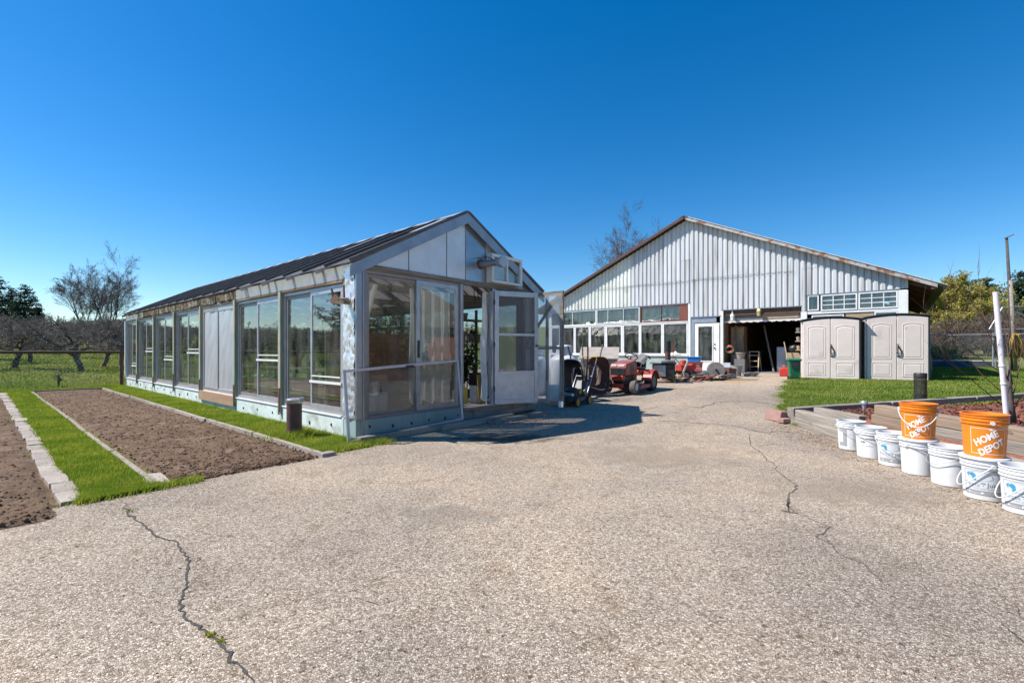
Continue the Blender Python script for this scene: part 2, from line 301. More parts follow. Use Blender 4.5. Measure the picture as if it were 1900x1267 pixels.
    # old spills: an oil stain by the greenhouse door, a rust-orange one by the scrap pile
    for (cx, cy, rx, ry, colr, amt) in ((-.15, 6.75, .95, .45, (.07, .062, .055), .85), (1.9, 5.6, 1.3, .7, (.27, .215, .165), .55), (-.6, 3.6, .5, .3, (.16, .14, .12), .45), (3.1, 4.2, .9, .5, (.25, .20, .155), .5), (7.0, 14.35, .62, .30, (.50, .25, .07), .8), (2.2, 10.6, .7, .3, (.12, .10, .09), .5)):
        mp = t.nodes.new('ShaderNodeMapping'); mp.inputs['Location'].default_value = (-cx/rx, -cy/ry, 0); mp.inputs['Scale'].default_value = (1/rx, 1/ry, 0); L(tc.outputs['Object'], mp.inputs[0])
        ln = t.nodes.new('ShaderNodeVectorMath'); ln.operation = 'LENGTH'; L(mp.outputs[0], ln.inputs[0])
        ns = t.nodes.new('ShaderNodeTexNoise'); ns.inputs['Scale'].default_value = 5; ns.inputs['Detail'].default_value = 6; L(tc.outputs['Object'], ns.inputs['Vector'])
        ad = t.nodes.new('ShaderNodeMath'); ad.operation = 'MULTIPLY_ADD'; L(ns.outputs[0], ad.inputs[0]); ad.inputs[1].default_value = 2.0; L(ln.outputs['Value'], ad.inputs[2])
        mr = t.nodes.new('ShaderNodeMapRange'); mr.inputs[1].default_value = 1.45; mr.inputs[2].default_value = 2.0; mr.inputs[3].default_value = amt; mr.inputs[4].default_value = 0; L(ad.outputs[0], mr.inputs[0])
        mm = t.nodes.new('ShaderNodeMix'); mm.data_type = 'RGBA'; L(mr.outputs[0], mm.inputs[0]); L(cur, mm.inputs[6]); mm.inputs[7].default_value = (*colr, 1); cur = mm.outputs[2]
    L(cur, b.inputs['Base Color'])
    bp = t.nodes.new('ShaderNodeBump'); bp.inputs['Strength'].default_value = .9; bp.inputs['Distance'].default_value = .006
    mh = t.nodes.new('ShaderNodeMath'); mh.operation = 'MULTIPLY_ADD'; L(er.outputs[0], mh.inputs[0]); mh.inputs[1].default_value = .6; L(sp.outputs[1], mh.inputs[2])
    L(mh.outputs[0], bp.inputs['Height']); L(bp.outputs[0], b.inputs['Normal'])
asphalt()
def perforated():
    m = M('perforated', (.028, .026, .025), rough=.45); t = m.node_tree; L = t.links.new
    return m
perforated()

# ---------------------------------------------------------------- mesh helpers
class MB:
    def __init__(s): s.v = []; s.f = []
    def add(s, v, f):
        k = len(s.v); s.v.extend(tuple(p) for p in v); s.f.extend(tuple(i+k for i in q) for q in f); return s
    def box(s, x0, x1, y0, y1, z0, z1):
        return s.add([(x0, y0, z0), (x1, y0, z0), (x1, y1, z0), (x0, y1, z0), (x0, y0, z1), (x1, y0, z1), (x1, y1, z1), (x0, y1, z1)],
                     [(0, 3, 2, 1), (4, 5, 6, 7), (0, 1, 5, 4), (1, 2, 6, 5), (2, 3, 7, 6), (3, 0, 4, 7)])
    def beam(s, p0, p1, w, h, up=(0, 0, 1)):
        p0 = Vector(p0); p1 = Vector(p1); d = (p1-p0).normalized(); up = Vector(up)
        if abs(d.dot(up)) > .98: up = Vector((0, 1, 0))
        a = d.cross(up).normalized()*w/2; b = a.cross(d).normalized()*h/2
        v = [p+i*a+j*b for p in (p0, p1) for i, j in ((-1, -1), (1, -1), (1, 1), (-1, 1))]
        return s.add(v, [(0, 1, 2, 3), (7, 6, 5, 4), (0, 4, 5, 1), (1, 5, 6, 2), (2, 6, 7, 3), (3, 7, 4, 0)])
    def cyl(s, p0, p1, r0, r1=None, n=14, cap=True):
        r1 = r0 if r1 is None else r1; p0 = Vector(p0); p1 = Vector(p1); d = (p1-p0).normalized()
        a = d.orthogonal().normalized(); b = d.cross(a); v = []
        for p, r in ((p0, r0), (p1, r1)):
            for i in range(n): q = 2*math.pi*i/n; v.append(p+a*r*math.cos(q)+b*r*math.sin(q))
        f = [(i, (i+1) % n, n+(i+1) % n, n+i) for i in range(n)]
        if cap: f += [tuple(range(n-1, -1, -1)), tuple(range(n, 2*n))]
        return s.add(v, f)
    def tube(s, pts, r, n=6, cap=True):
        pts = [Vector(p) for p in pts]; m = len(pts); rs = r if isinstance(r, (list, tuple)) else [r]*m; v = []; prev = None
        for i, p in enumerate(pts):
            d = (pts[min(i+1, m-1)]-pts[max(i-1, 0)])
            d = d.normalized() if d.length > 1e-9 else Vector((0, 0, 1))
            if prev is None: a = d.orthogonal().normalized()
            else:
                a = prev-d*prev.dot(d); a = a.normalized() if a.length > 1e-6 else d.orthogonal().normalized()
            prev = a; b = d.cross(a)
            for k in range(n): q = 2*math.pi*k/n; v.append(p+a*rs[i]*math.cos(q)+b*rs[i]*math.sin(q))
        f = [(i*n+k, i*n+(k+1) % n, (i+1)*n+(k+1) % n, (i+1)*n+k) for i in range(m-1) for k in range(n)]
        if cap: f += [tuple(range(n-1, -1, -1)), tuple(range((m-1)*n, m*n))]
        return s.add(v, f)
    def lathe(s, prof, n=24, c=(0, 0, 0), a0=0, a1=2*math.pi):
        full = abs(a1-a0-2*math.pi) < 1e-6; k = n if full else n+1; v = []
        for r, z in prof:
            for i in range(k): q = a0+(a1-a0)*i/n; v.append((c[0]+r*math.cos(q), c[1]+r*math.sin(q), c[2]+z))
        f = []
        for j in range(len(prof)-1):
            for i in range(n):
                i2 = (i+1) % k if full else i+1
                f.append((j*k+i, j*k+i2, (j+1)*k+i2, (j+1)*k+i))
        return s.add(v, f)
    def prism(s, poly, axis, lo, hi):
        """poly: 2-D points; axis: extrusion axis 'x','y','z'"""
        n = len(poly)
        def P(a, b, h): return {'x': (h, a, b), 'y': (a, h, b), 'z': (a, b, h)}[axis]
        v = [P(a, b, lo) for a, b in poly]+[P(a, b, hi) for a, b in poly]
        return s.add(v, [tuple(range(n-1, -1, -1)), tuple(range(n, 2*n))]+[(i, (i+1) % n, n+(i+1) % n, n+i) for i in range(n)])
    def grid(s, fn, nu, nv):
        v = [fn(i/nu, j/nv) for i in range(nu+1) for j in range(nv+1)]
        return s.add(v, [(i*(nv+1)+j, (i+1)*(nv+1)+j, (i+1)*(nv+1)+j+1, i*(nv+1)+j+1) for i in range(nu) for j in range(nv)])
    def mesh(s, name, mat, smooth=None):
        me = bpy.data.meshes.new(name); me.from_pydata(s.v, [], s.f); me.materials.append(MATS[mat])
        if smooth is not None:
            me.shade_smooth()
            if smooth < 180: me.set_sharp_from_angle(angle=math.radians(smooth))
        me.update(); return me
    def build(s, name, mat, parent=None, smooth=None, loc=(0, 0, 0), rz=0., bevel=0., rot=None):
        o = bpy.data.objects.new(name, s.mesh(name, mat, smooth)); COL.objects.link(o); o.parent = parent
        o.location = loc; o.rotation_euler = rot or (0, 0, rz)
        if bevel:
            b = o.modifiers.new('edge', 'BEVEL'); b.width = bevel; b.segments = 2; b.limit_method = 'ANGLE'; b.angle_limit = math.radians(35)
        return o
def npmesh(name, v, f, mat, parent=None, smooth=False):
    v = np.ascontiguousarray(v, np.float32); f = np.ascontiguousarray(f, np.int32); k = f.shape[1]
    me = bpy.data.meshes.new(name); me.vertices.add(len(v)); me.vertices.foreach_set('co', v.ravel())
    me.loops.add(f.size); me.loops.foreach_set('vertex_index', f.ravel()); me.polygons.add(len(f))
    me.polygons.foreach_set('loop_start', np.arange(0, f.size, k, dtype=np.int32))
    try: me.polygons.foreach_set('loop_total', np.full(len(f), k, np.int32))
    except Exception: pass
    if smooth: me.polygons.foreach_set('use_smooth', np.ones(len(f), bool))
    me.materials.append(MATS[mat]); me.update(calc_edges=True); me.validate()
    o = bpy.data.objects.new(name, me); COL.objects.link(o); o.parent = parent; return o
def tag(o, label=None, cat=None, group=None, kind=None):
    if label: o['label'] = label
    if cat: o['category'] = cat
    if group: o['group'] = group
    if kind: o['kind'] = kind
    return o
def thing(name, loc=(0, 0, 0), rz=0., label=None, cat=None, group=None, kind=None):
    o = bpy.data.objects.new(name, None); COL.objects.link(o); o.location = loc; o.rotation_euler = (0, 0, rz); o.empty_display_size = .1
    return tag(o, label, cat, group, kind)
def clone(o, loc=None, rz=None, parent=None, label=None, scale=None):
    c = o.copy(); COL.objects.link(c); c.parent = parent
    if loc is not None: c.location = loc
    if rz is not None: c.rotation_euler = (0, 0, rz)
    if scale is not None: c.scale = scale
    if label: c['label'] = label
    for ch in list(o.children): clone(ch, parent=c)
    return c
def sheet(name, svals, tlo, thi, nt_, off, mat, disp=None, smooth=True):
    svals = np.asarray(svals, float); lo = np.array([tlo(s) for s in svals]); hi = np.array([thi(s) for s in svals])
    u = np.linspace(0, 1, nt_+1); S = np.repeat(svals[:, None], nt_+1, 1); T = lo[:, None]+(hi-lo)[:, None]*u[None, :]
    Z = ground_st(S, T)+off
    if disp is not None: Z = Z+disp(S, T)
    X = -2.22+.6469*S-.7626*T; Y = 6.57+.7626*S+.6469*T
    v = np.stack([X, Y, Z], -1).reshape(-1, 3); n = len(svals); w = nt_+1
    i = (np.arange(n-1)[:, None]*w+np.arange(nt_)[None, :]).ravel()
    f = np.stack([i, i+w, i+w+1, i+1], -1)
    if True:
        f = f[:, ::-1] if ((svals[-1] > svals[0]) == False) else f
    return npmesh(name, v, f, mat, smooth=smooth)
def blades(name, x, y, z, h, w, mat, lean=.5, kind='stuff'):
    n = len(x); a = NR.uniform(0, 2*np.pi, n); l = NR.uniform(0, lean, n)*h; b = NR.uniform(0, 2*np.pi, n)
    v = np.empty((n, 3, 3), np.float32)
    v[:, 0] = np.stack([x-np.cos(a)*w/2, y-np.sin(a)*w/2, z], -1); v[:, 1] = np.stack([x+np.cos(a)*w/2, y+np.sin(a)*w/2, z], -1)
    v[:, 2] = np.stack([x+np.cos(b)*l, y+np.sin(b)*l, z+h], -1)
    o = npmesh(name, v.reshape(-1, 3), np.arange(n*3).reshape(-1, 3), mat)
    return o
def leaves(pts, size, mat, name, parent=None, aspect=.5, flat=0., jit=.4):
    pts = np.asarray(pts, np.float32); n = len(pts); sz = size*NR.uniform(1-jit, 1+jit, n)[:, None]
    a = NR.normal(size=(n, 3)); a[:, 2] *= (1-flat); a /= np.linalg.norm(a, axis=1)[:, None]+1e-9
    b = NR.normal(size=(n, 3)); b -= (b*a).sum(1)[:, None]*a; b /= np.linalg.norm(b, axis=1)[:, None]+1e-9
    v = np.stack([pts-a*sz*.5, pts+b*sz*aspect*.5, pts+a*sz*.5, pts-b*sz*aspect*.5], 1)
    return npmesh(name, v.reshape(-1, 3), np.arange(n*4).reshape(-1, 4), mat, parent)

# ================================================================ the setting
M('crack', (.045, .040, .036), (.075, .066, .058), 40, .95)
M('crack_fine', (.085, .073, .062), (.13, .112, .095), 40, .95)
def uniq(a, b, n): 
    s = np.concatenate([np.linspace(a, b, n), GS[(GS > a) & (GS < b)]]); return np.unique(s)
big = np.concatenate([[-900, -500, -250, -120, -70], np.linspace(-45, 45, 61), [60, 80, 110, 156, 300, 900], GS[1:-1]]); big = np.unique(big)
bt = np.concatenate([[-900, -400, -150, -60], np.linspace(-30, 16.5, 12), np.linspace(18, 80, 42), [100, 140, 200, 276, 500, 1200]])
S, T = np.meshgrid(big, bt, indexing='ij'); Z = ground_st(S, T)-.03
v = np.stack([-2.22+.6469*S-.7626*T, 6.57+.7626*S+.6469*T, Z], -1).reshape(-1, 3); w = len(bt)
i = (np.arange(len(big)-1)[:, None]*w+np.arange(w-1)[None, :]).ravel()
tag(npmesh('ground', v, np.stack([i, i+w, i+w+1, i+1], -1), 'ground_grass', smooth=True), kind='structure')

def lawn_edge(s): return float(np.interp(s, [5.2, 5.9, 6.8, 8.2, 11, 14.3, 17.2, 18.2], [-4.62, -4.42, -4.2, -3.95, -3.55, -3.2, -3.06, -3.0]))+.07*math.sin(s*3.1)+.05*math.sin(s*7.7)
def dr_hi(s):
    if s < -3.05: return -.62+.05*math.sin(s*3)+.12*max(-3.6, s+3.05)*.5
    if s < -.06: return -.50+.04*math.sin(s*5.)
    if s < 4.28: return .03
    return 11.
def dr_lo(s): return -30. if s < 5.2 else lawn_edge(s)-.12
sv = np.unique(np.concatenate([uniq(-14, 17.4, 130), [-3.06, -3.04, -.065, -.055, 4.27, 4.29, 5.19, 5.21]]))
drive = tag(sheet('driveway', sv, dr_lo, dr_hi, 60, 0.0, 'asphalt'), kind='structure')

def crack(pts, w0, w1, mat='crack', seed=1, sub=5, jit=.4):
    r = random.Random(seed); P = [survey(*p) for p in pts]; Q = []
    for a, b in zip(P[:-1], P[1:]):
        d = (b-a); n = Vector((-d.y, d.x, 0)).normalized()
        for k in range(sub): Q.append(a+d*(k/sub)+n*r.gauss(0, .55)*d.length*jit*.17)
    Q.append(P[-1]); m = MB(); L = []; R = []
    for k, q in enumerate(Q):
        d = (Q[min(k+1, len(Q)-1)]-Q[max(k-1, 0)]); n = Vector((-d.y, d.x, 0)).normalized()
        ww = (w0+(w1-w0)*r.random()**2.2)*(.25+.75*min(1, min(k, len(Q)-1-k)/3.)); z = gz(q.x, q.y)+.004
        L.append((q.x+n.x*ww, q.y+n.y*ww, z)); R.append((q.x-n.x*ww, q.y-n.y*ww, z))
    m.add(L+R, [(i, i+1, len(Q)+i+1, len(Q)+i) for i in range(len(Q)-1)])
    return m.build('crack', mat, drive)
crack([(228, 932), (240, 957), (262, 972), (283, 985), (290, 995), (325, 1004), (345, 1025), (351, 1040), (346, 1060), (348, 1080), (341, 1105), (333, 1120), (345, 1148), (365, 1160), (385, 1175), (405, 1190), (425, 1212), (450, 1240), (472, 1268)], .004, .0105, seed=3)
crack([(351, 1035), (372, 1036), (362, 1044)], .002, .004, seed=4); crack([(346, 1152), (330, 1160)], .002, .004, seed=5); crack([(325, 1004), (350, 1000)], .0015, .003, seed=6)
crack([(1385, 800), (1402, 833), (1418, 848), (1440, 866), (1455, 885), (1478, 900), (1466, 915), (1461, 935), (1472, 950)], .003, .010, 'crack_fine', seed=7)
crack([(1448, 946), (1462, 950), (1480, 952)], .006, .02, 'crack', seed=8); crack([(1459, 925), (1463, 940), (1462, 949)], .004, .012, 'crack', seed=18)
crack([(1480, 952), (1510, 966), (1538, 977), (1530, 988), (1515, 995), (1545, 1012), (1556, 1028), (1600, 1046), (1630, 1073), (1642, 1086)], .0022, .007, 'crack_fine', seed=9)
crack([(1200, 779), (1255, 782), (1310, 786), (1370, 791), (1395, 798), (1418, 803), (1450, 800), (1475, 803)], .007, .022, 'crack_fine', seed=10)
crack([(1278, 754), (1300, 757), (1325, 747), (1390, 744), (1425, 749), (1448, 750)], .007, .022, 'crack_fine', seed=11)
crack([(1403, 828), (1435, 824), (1470, 826)], .004, .01, 'crack_fine', seed=12); crack([(1180, 715), (1250, 722), (1330, 719), (1390, 724)], .006, .016, 'crack_fine', seed=13)
crack([(1120, 758), (1180, 762), (1235, 752), (1270, 756)], .005, .012, 'crack_fine', seed=14)
crack([(1780, 1075), (1830, 1090), (1880, 1120), (1905, 1160)], .001, .003, 'crack_fine', seed=15); crack([(1850, 1150), (1880, 1175), (1905, 1200)], .002, .005, 'crack', seed=16)
crack([(640, 1105), (700, 1120), (760, 1108)], .001, .003, 'crack_fine', seed=17)

# ---- soil beds, raked earth
def soil_h(S, T):
    near = .62*np.clip((9-T)/9, .25, 1)
    h = .022*(vnoise(S*3, T*1.1, 1)-.5)+.05*near*np.maximum(0, vnoise(S*11, T*11, 2)-.45)+.042*near*np.maximum(0, vnoise(S*23, T*23, 3)-.5)+.03*near*np.maximum(0, vnoise(S*47, T*47, 4)-.5)
    return h
def geo(a, b, d0, k):
    o = [a]; d = d0
    while o[-1] < b: o.append(o[-1]+d); d *= k
    return np.array(o[:-1]+[b])
def bed(name, s0, s1, tv, n):
    S, T = np.meshgrid(np.linspace(s0, s1, n), tv, indexing='ij')
    edge = np.clip(np.minimum(S-s0, s1-S)/.10, 0, 1); tn = np.clip((T-tv[0])/.14, 0, 1)
    if name == 'soil_bed_far': pass
    T2 = T.copy(); T2[:, 0] += (vnoise(S[:, 0]*5, S[:, 0]*0, 9)-.5)*.07; T2[:, 1] += (vnoise(S[:, 1]*5, S[:, 1]*0, 9)-.5)*.05
    Z = ground_st(S, T)-.012+(.022+soil_h(S, T))*edge*(.25+.75*tn)
    v = np.stack([-2.22+.6469*S-.7626*T2, 6.57+.7626*S+.6469*T2, Z], -1).reshape(-1, 3); w = len(tv)
    i = (np.arange(n-1)[:, None]*w+np.arange(w-1)[None, :]).ravel()
    return tag(npmesh(name, v, np.stack([i, i+w, i+w+1, i+1], -1), 'soil', smooth=True), kind='structure')
bed('soil_bed', -2.42, -.84, geo(-.62, 14.5, .016, 1.0068), 96)
bed('soil_bed', -6.2, -3.11, geo(-1.02, 14.2, .02, 1.010), 150)
# loose clods lying on the raked soil: far too many to count
cl = []; 
for k in range(4200):
    if rng.random() < .72: s, t = rng.uniform(-2.38, -.88), -.6+15*rng.random()**2.2
    else: s, t = rng.uniform(-4.4, -3.18), -.95+8*rng.random()**2
    cl.append((s, t, rng.uniform(.006, .022)*(1.5 if rng.random() < .08 else 1)))
cv = []; cf = []
for s, t, r in cl:
    x, y = xy_of(s, t); z = float(ground_st(s, t))+.012+float(soil_h(np.array(s), np.array(t))); k = len(cv)
    for dx, dy, dz in ((1, 0, 0), (-.3, .9, .1), (-.7, -.8, 0), (.1, .1, .9), (0, 0, -.8)): cv.append((x+dx*r*rng.uniform(.7, 1.3), y+dy*r*rng.uniform(.7, 1.3), z+dz*r*rng.uniform(.6, 1)))
    cf += [(k, k+1, k+3), (k+1, k+2, k+3), (k+2, k, k+3), (k+1, k, k+4), (k+2, k+1, k+4), (k, k+2, k+4)]
tag(npmesh('soil_clods', cv, cf, 'soil'), 'loose brown clods lying on the raked soil beds', 'soil', kind='stuff')

# ---- grass strips and lawn: base sheet plus blades
def strip(name, s0, s1, tlo, thi, off=.0, mat='lawn_base', n=8):
    return tag(sheet(name, uniq(s0, s1, n), tlo, thi, 90, off, mat), kind='structure')
strip('grass_path', -2.99, -2.47, lambda s: -.60+.03*math.sin(9*s), lambda s: 14.6, .006)
strip('grass_verge', -.80, -.03, lambda s: -.42 if s < -.3 else -.25, lambda s: 16.4, .006)
strip('grass_verge', -24., -.8, lambda s: 14.62, lambda s: 16.4, .004)
def lawn_front(s): return -4.66-.641*(s-5.2)
strip('lawn', 5.25, 36., lambda s: max(lawn_front(s), -26.), lambda s: lawn_edge(s) if s < 17.3 else -2.6, .01, n=70)
def scatter(n, f):
    st = np.array([f() for _ in range(n)]); s, t = st[:, 0], st[:, 1]
    return -2.22+.6469*s-.7626*t, 6.57+.7626*s+.6469*t, ground_st(s, t)
def nearT(a, b, p): return a+(b-a)*rng.random()**p
x, y, z = scatter(70000, lambda: (rng.gauss(-2.745, .15) if rng.random() < .15 else rng.uniform(-3.0, -2.44), nearT(-.66, 14.7, 2.0)))
d = np.hypot(x, y); tag(blades('grass_path_blades', x, y, z, NR.uniform(.022, .05, len(x))*(1+.25*vnoise(x*3, y*3, 5)), .0045+.0008*d, 'blade_lush', .9), 'bright green grass path between the two soil beds', 'grass', kind='stuff')
x, y, z = scatter(85000, lambda: (rng.uniform(-.83, -.04), nearT(-.35, 16.4, 1.6)))
d = np.hypot(x, y); tag(blades('grass_verge_blades', x, y, z, NR.uniform(.02, .05, len(x))*(1+.5*vnoise(x*2, y*2, 6)), .0045+.0008*d, 'blade_lush', .9), 'bright grass verge along the foot of the greenhouse', 'grass', kind='stuff')
x, y, z = scatter(30000, lambda: (rng.uniform(-20, -.8), rng.uniform(14.65, 16.4)))
tag(blades('grass_margin_blades', x, y, z, NR.uniform(.03, .06, len(x)), .018+0*x, 'blade_lush', .9), 'short grass margin at the far end of the beds', 'grass', kind='stuff')
def lawn_pt():
    while True:
        s = 5.25+27*rng.random()**1.35; lo = max(lawn_front(s), -24.); hi = lawn_edge(s) if s < 17 else -2.7
        t = rng.uniform(lo, hi); X, Y = xy_of(s, t)
        if Y > 1 and abs(X/Y) < 1.2: return (s, t)
x, y, z = scatter(170000, lawn_pt); d = np.hypot(x, y)
tag(blades('lawn_blades', x, y, z+.008, NR.uniform(.022, .05, len(x))*(1+.3*vnoise(x, y, 8)), .004+.0011*d, 'blade_lawn', .9), 'mown lawn between the driveway and the resin sheds', 'grass', kind='stuff')
def field_pt():
    while True:
        t = 16.3+55*rng.random()**2.1; s = rng.uniform(-42, 20); X, Y = xy_of(s, t)
        if Y > 2 and -3.2 < X/Y < -.5: return (s, t)
x, y, z = scatter(150000, field_pt); d = np.hypot(x, y)
tag(blades('orchard_grass', x, y, z-.03, NR.uniform(.05, .13, len(x))*(.5+1.0*vnoise(x*.8, y*.8, 9)), .006+.0016*d, 'blade_field', .9), 'rough green grass growing under the apple trees', 'grass', kind='stuff')
# ragged tufts: greenhouse corner, bed end, driveway edge, cracks
def tuft(n, fn, hlo, hhi, mat, name, label, lean=1.1, w=.008):
    P = [fn() for _ in range(n)]; x = np.array([p[0] for p in P]); y = np.array([p[1] for p in P])
    return tag(blades(name, x, y, ground(x, y)+.002, NR.uniform(hlo, hhi, n), np.full(n, w), mat, lean), label, 'weeds', kind='stuff')
def near(px, py, rx, ry):
    c = survey(px, py); return (rng.gauss(c.x, rx), rng.gauss(c.y, ry))
def w1():
    s, t = rng.uniform(-.75, .25), rng.gauss(-.36, .09)+.0; return xy_of(s, t-.15*max(0, s))
tuft(2600, w1, .02, .09, 'blade_lush', 'corner_weeds', 'tangled weeds at the greenhouse corner by the driveway')
tuft(1800, lambda: xy_of(rng.gauss(-.5, .16), rng.gauss(.9, .14)), .06, .17, 'blade_lush', 'post_weeds', 'tall grass tuft round the rusty brown pipe post')
def w2():
    return xy_of(rng.uniform(-3.02, -2.1), rng.gauss(-.60, .055))
tuft(3800, w2, .015, .065, 'blade_lush', 'path_end_weeds', 'straggling weeds where the grass path meets the asphalt')
tuft(2600, lambda: (lambda s: xy_of(s, lawn_edge(s)+rng.gauss(.0, .09)))(rng.uniform(5.3, 14)), .015, .06, 'blade_field', 'lawn_edge_weeds', 'dry ragged grass along the lawn edge of the driveway')
tuft(46, lambda: near(390, 1178, .012, .012) if rng.random() < .5 else near(408, 1190, .012, .012), .006, .018, 'leaf_forsythia', 'crack_weed', 'tiny yellow green weed growing in the long crack', w=.014)
tuft(50, lambda: near(242, 948, .05, .03), .006, .018, 'blade_field', 'moss_tuft', 'dry tuft at the head of the long crack', w=.01)
tuft(500, lambda: near(1485, 789, .05, .06), .02, .08, 'blade_field', 'timber_weeds', 'dry weeds at the corner of the raised timber bed')
def side_w(): return xy_of(rng.uniform(-.12, -.05), rng.uniform(.0, 15))
tuft(2500, side_w, .02, .11, 'blade_lush', 'wall_weeds', 'grass tufts growing against the greenhouse base')
# litter along the bucket row and petals by the greenhouse step
def chips(name, pts, size, mat, label, parent=None, lift=.004, flat=.8):
    o = leaves(pts, size, mat, name, parent, .45, flat); return tag(o, label, 'debris', kind='stuff')
P = []
for k in range(1500):
    yy = rng.uniform(3.2, 7.6); xx = 4.5-.25*abs(rng.gauss(0, 1))+.06*math.sin(yy*3); P.append((xx, yy, gz(xx, yy)+.006))
chips('driveway_litter', P, .022, 'litter', 'brown leaf litter along the foot of the white buckets')
P = []
for k in range(420):
    a = survey(rng.gauss(955, 38), rng.gauss(786, 3.5)); P.append((a.x, a.y, a.z+.006))
chips('fallen_petals', P, .035, 'petals', 'pink petals and chips scattered by the greenhouse step')
P = []
for k in range(500):
    a = survey(rng.uniform(60, 1880), 860+400*rng.random()); P.append((a.x, a.y, a.z+.004))
chips('driveway_crumbs', P, .014, 'litter', 'dark crumbs and bits strewn over the asphalt')

# ---- concrete pavers edging the left bed, and thin boards round the main bed
pv = thing('paver_edging', (*xy_of(-3.045, -.5), 0), GH_ROT, 'row of pale concrete pavers edging the left soil bed', 'edging')
pm = []
for k in range(5):
    r = random.Random(k); m = MB(); hw = .078; hl = .19
    pts = [(-hw+r.uniform(-.008, .008), -hl+r.uniform(-.01, .01)), (hw+r.uniform(-.012, .012), -hl+r.uniform(-.012, .012)), (hw+r.uniform(-.02, .012), 0), (hw+r.uniform(-.012, .012), hl), (-hw+r.uniform(-.008, .008), hl)]
    m.prism(pts, 'z', -.05, .03); pm.append(m.mesh('paver', 'concrete_paver'))
t = .0; k = 0
while t < 15.0:
    o = bpy.data.objects.new('paver', pm[k % 5]); COL.objects.link(o); o.parent = pv; o.location = (rng.uniform(-.012, .012), t+.1, .0+rng.uniform(-.008, .008)); o.rotation_euler = (rng.uniform(-.02, .02), rng.uniform(-.03, .03), rng.uniform(-.03, .03))
    b = o.modifiers.new('edge', 'BEVEL'); b.width = .008; b.segments = 2
    t += .395; k += 1
be = thing('bed_edging', (*xy_of(-.82, -.5), 0), GH_ROT, 'thin weathered boards edging the long central soil bed', 'edging')
def board_run(pts, w, h, n):
    for a, b in zip(pts[:-1], pts[1:]):
        a = Vector(a); b = Vector(b); k = max(1, round((b-a).length/2.0))
        for q in range(k):
            p0 = a+(b-a)*(q/k); p1 = a+(b-a)*((q+1)/k-.004); j = rng.uniform(-.018, .018)
            m = MB(); m.beam(p0+Vector((j, 0, 0)), p1+Vector((rng.uniform(-.018, .018), 0, 0)), w, h); m.build('plank', 'concrete_paver', be, bevel=.004)
board_run([(0, .0, .012), (-.0, 14.95, .012)], .055, .07, 7)
board_run([(-1.63, .0, .008), (-1.63, 14.95, .008)], .05, .06, 7)
board_run([(-1.62, 15.0, .02), (.03, 15.0, .02)], .05, .07, 1)
MB().box(-.03, .14, -.12, .0, -.02, .045).build('end_block', 'concrete_paver', be, bevel=.008)
MB().prism([(-1.70, -.02), (-1.52, -.06), (-1.5, .42), (-1.66, .5)], 'z', -.02, .03).build('end_slab', 'concrete_paver', be, bevel=.006)

# ================================================================ the greenhouse (local x = along the front, y = along the length)
GH = thing('greenhouse', (C0.x, C0.y, 0), GH_ROT, 'long weathered greenhouse of salvaged patio doors under a dark ribbed roof', 'greenhouse')
GW, GL, EZ, RZ = 4.16, 15.4, 2.56, 3.66
SL = (RZ-EZ)/(GW/2)
def roofz(s): return RZ-abs(s-GW/2)*SL
POSTS = [.32, 2.45, 4.65, 6.9, 9.15, 11.35, 13.55, 15.36]
def part(m, name, mat, parent=None, **k): return m.build(name, mat, parent if parent is not None else GH, **k)
# base
part(MB().box(.05, GW-.05, .03, GL-.05, -.02, .24), 'floor', 'weathered_wood_x')
for a, b in zip(POSTS[:-1], POSTS[1:]):
    part(MB().box(-.05, .05, a+.005, b-.005, -.05, .30), 'foundation_board', 'pale_plinth', bevel=.006)
    part(MB().box(-.075+rng.uniform(-.01, .01), .06, a+.06, b-.06, .302, .325), 'sill', 'white_paint', bevel=.003)
    for q in range(3): part(MB().cyl((-.048, a+.35+q*.7, .15+rng.uniform(-.07, .07)), (-.058, a+.35+q*.7, .15), .014, n=8), 'bolt', 'black_iron')
part(MB().box(-.05, .05, -.02, .315, -.05, .30), 'foundation_board', 'teal_board', bevel=.006)
# posts on the long side: green weathered four-by-fours, rust straps at their feet
for k, t in enumerate(POSTS[1:]):
    last = k == len(POSTS)-2
    part(MB().box(-.085, .02, t-.05, t+.05, .20 if not last else .33, 2.36), 'post', 'white_paint' if last else 'green_post', bevel=.008)
    if not last:
        part(MB().box(-.095, -.086, t-.035, t+.02, .16, .16+rng.uniform(.28, .5)), 'strap', 'rust')
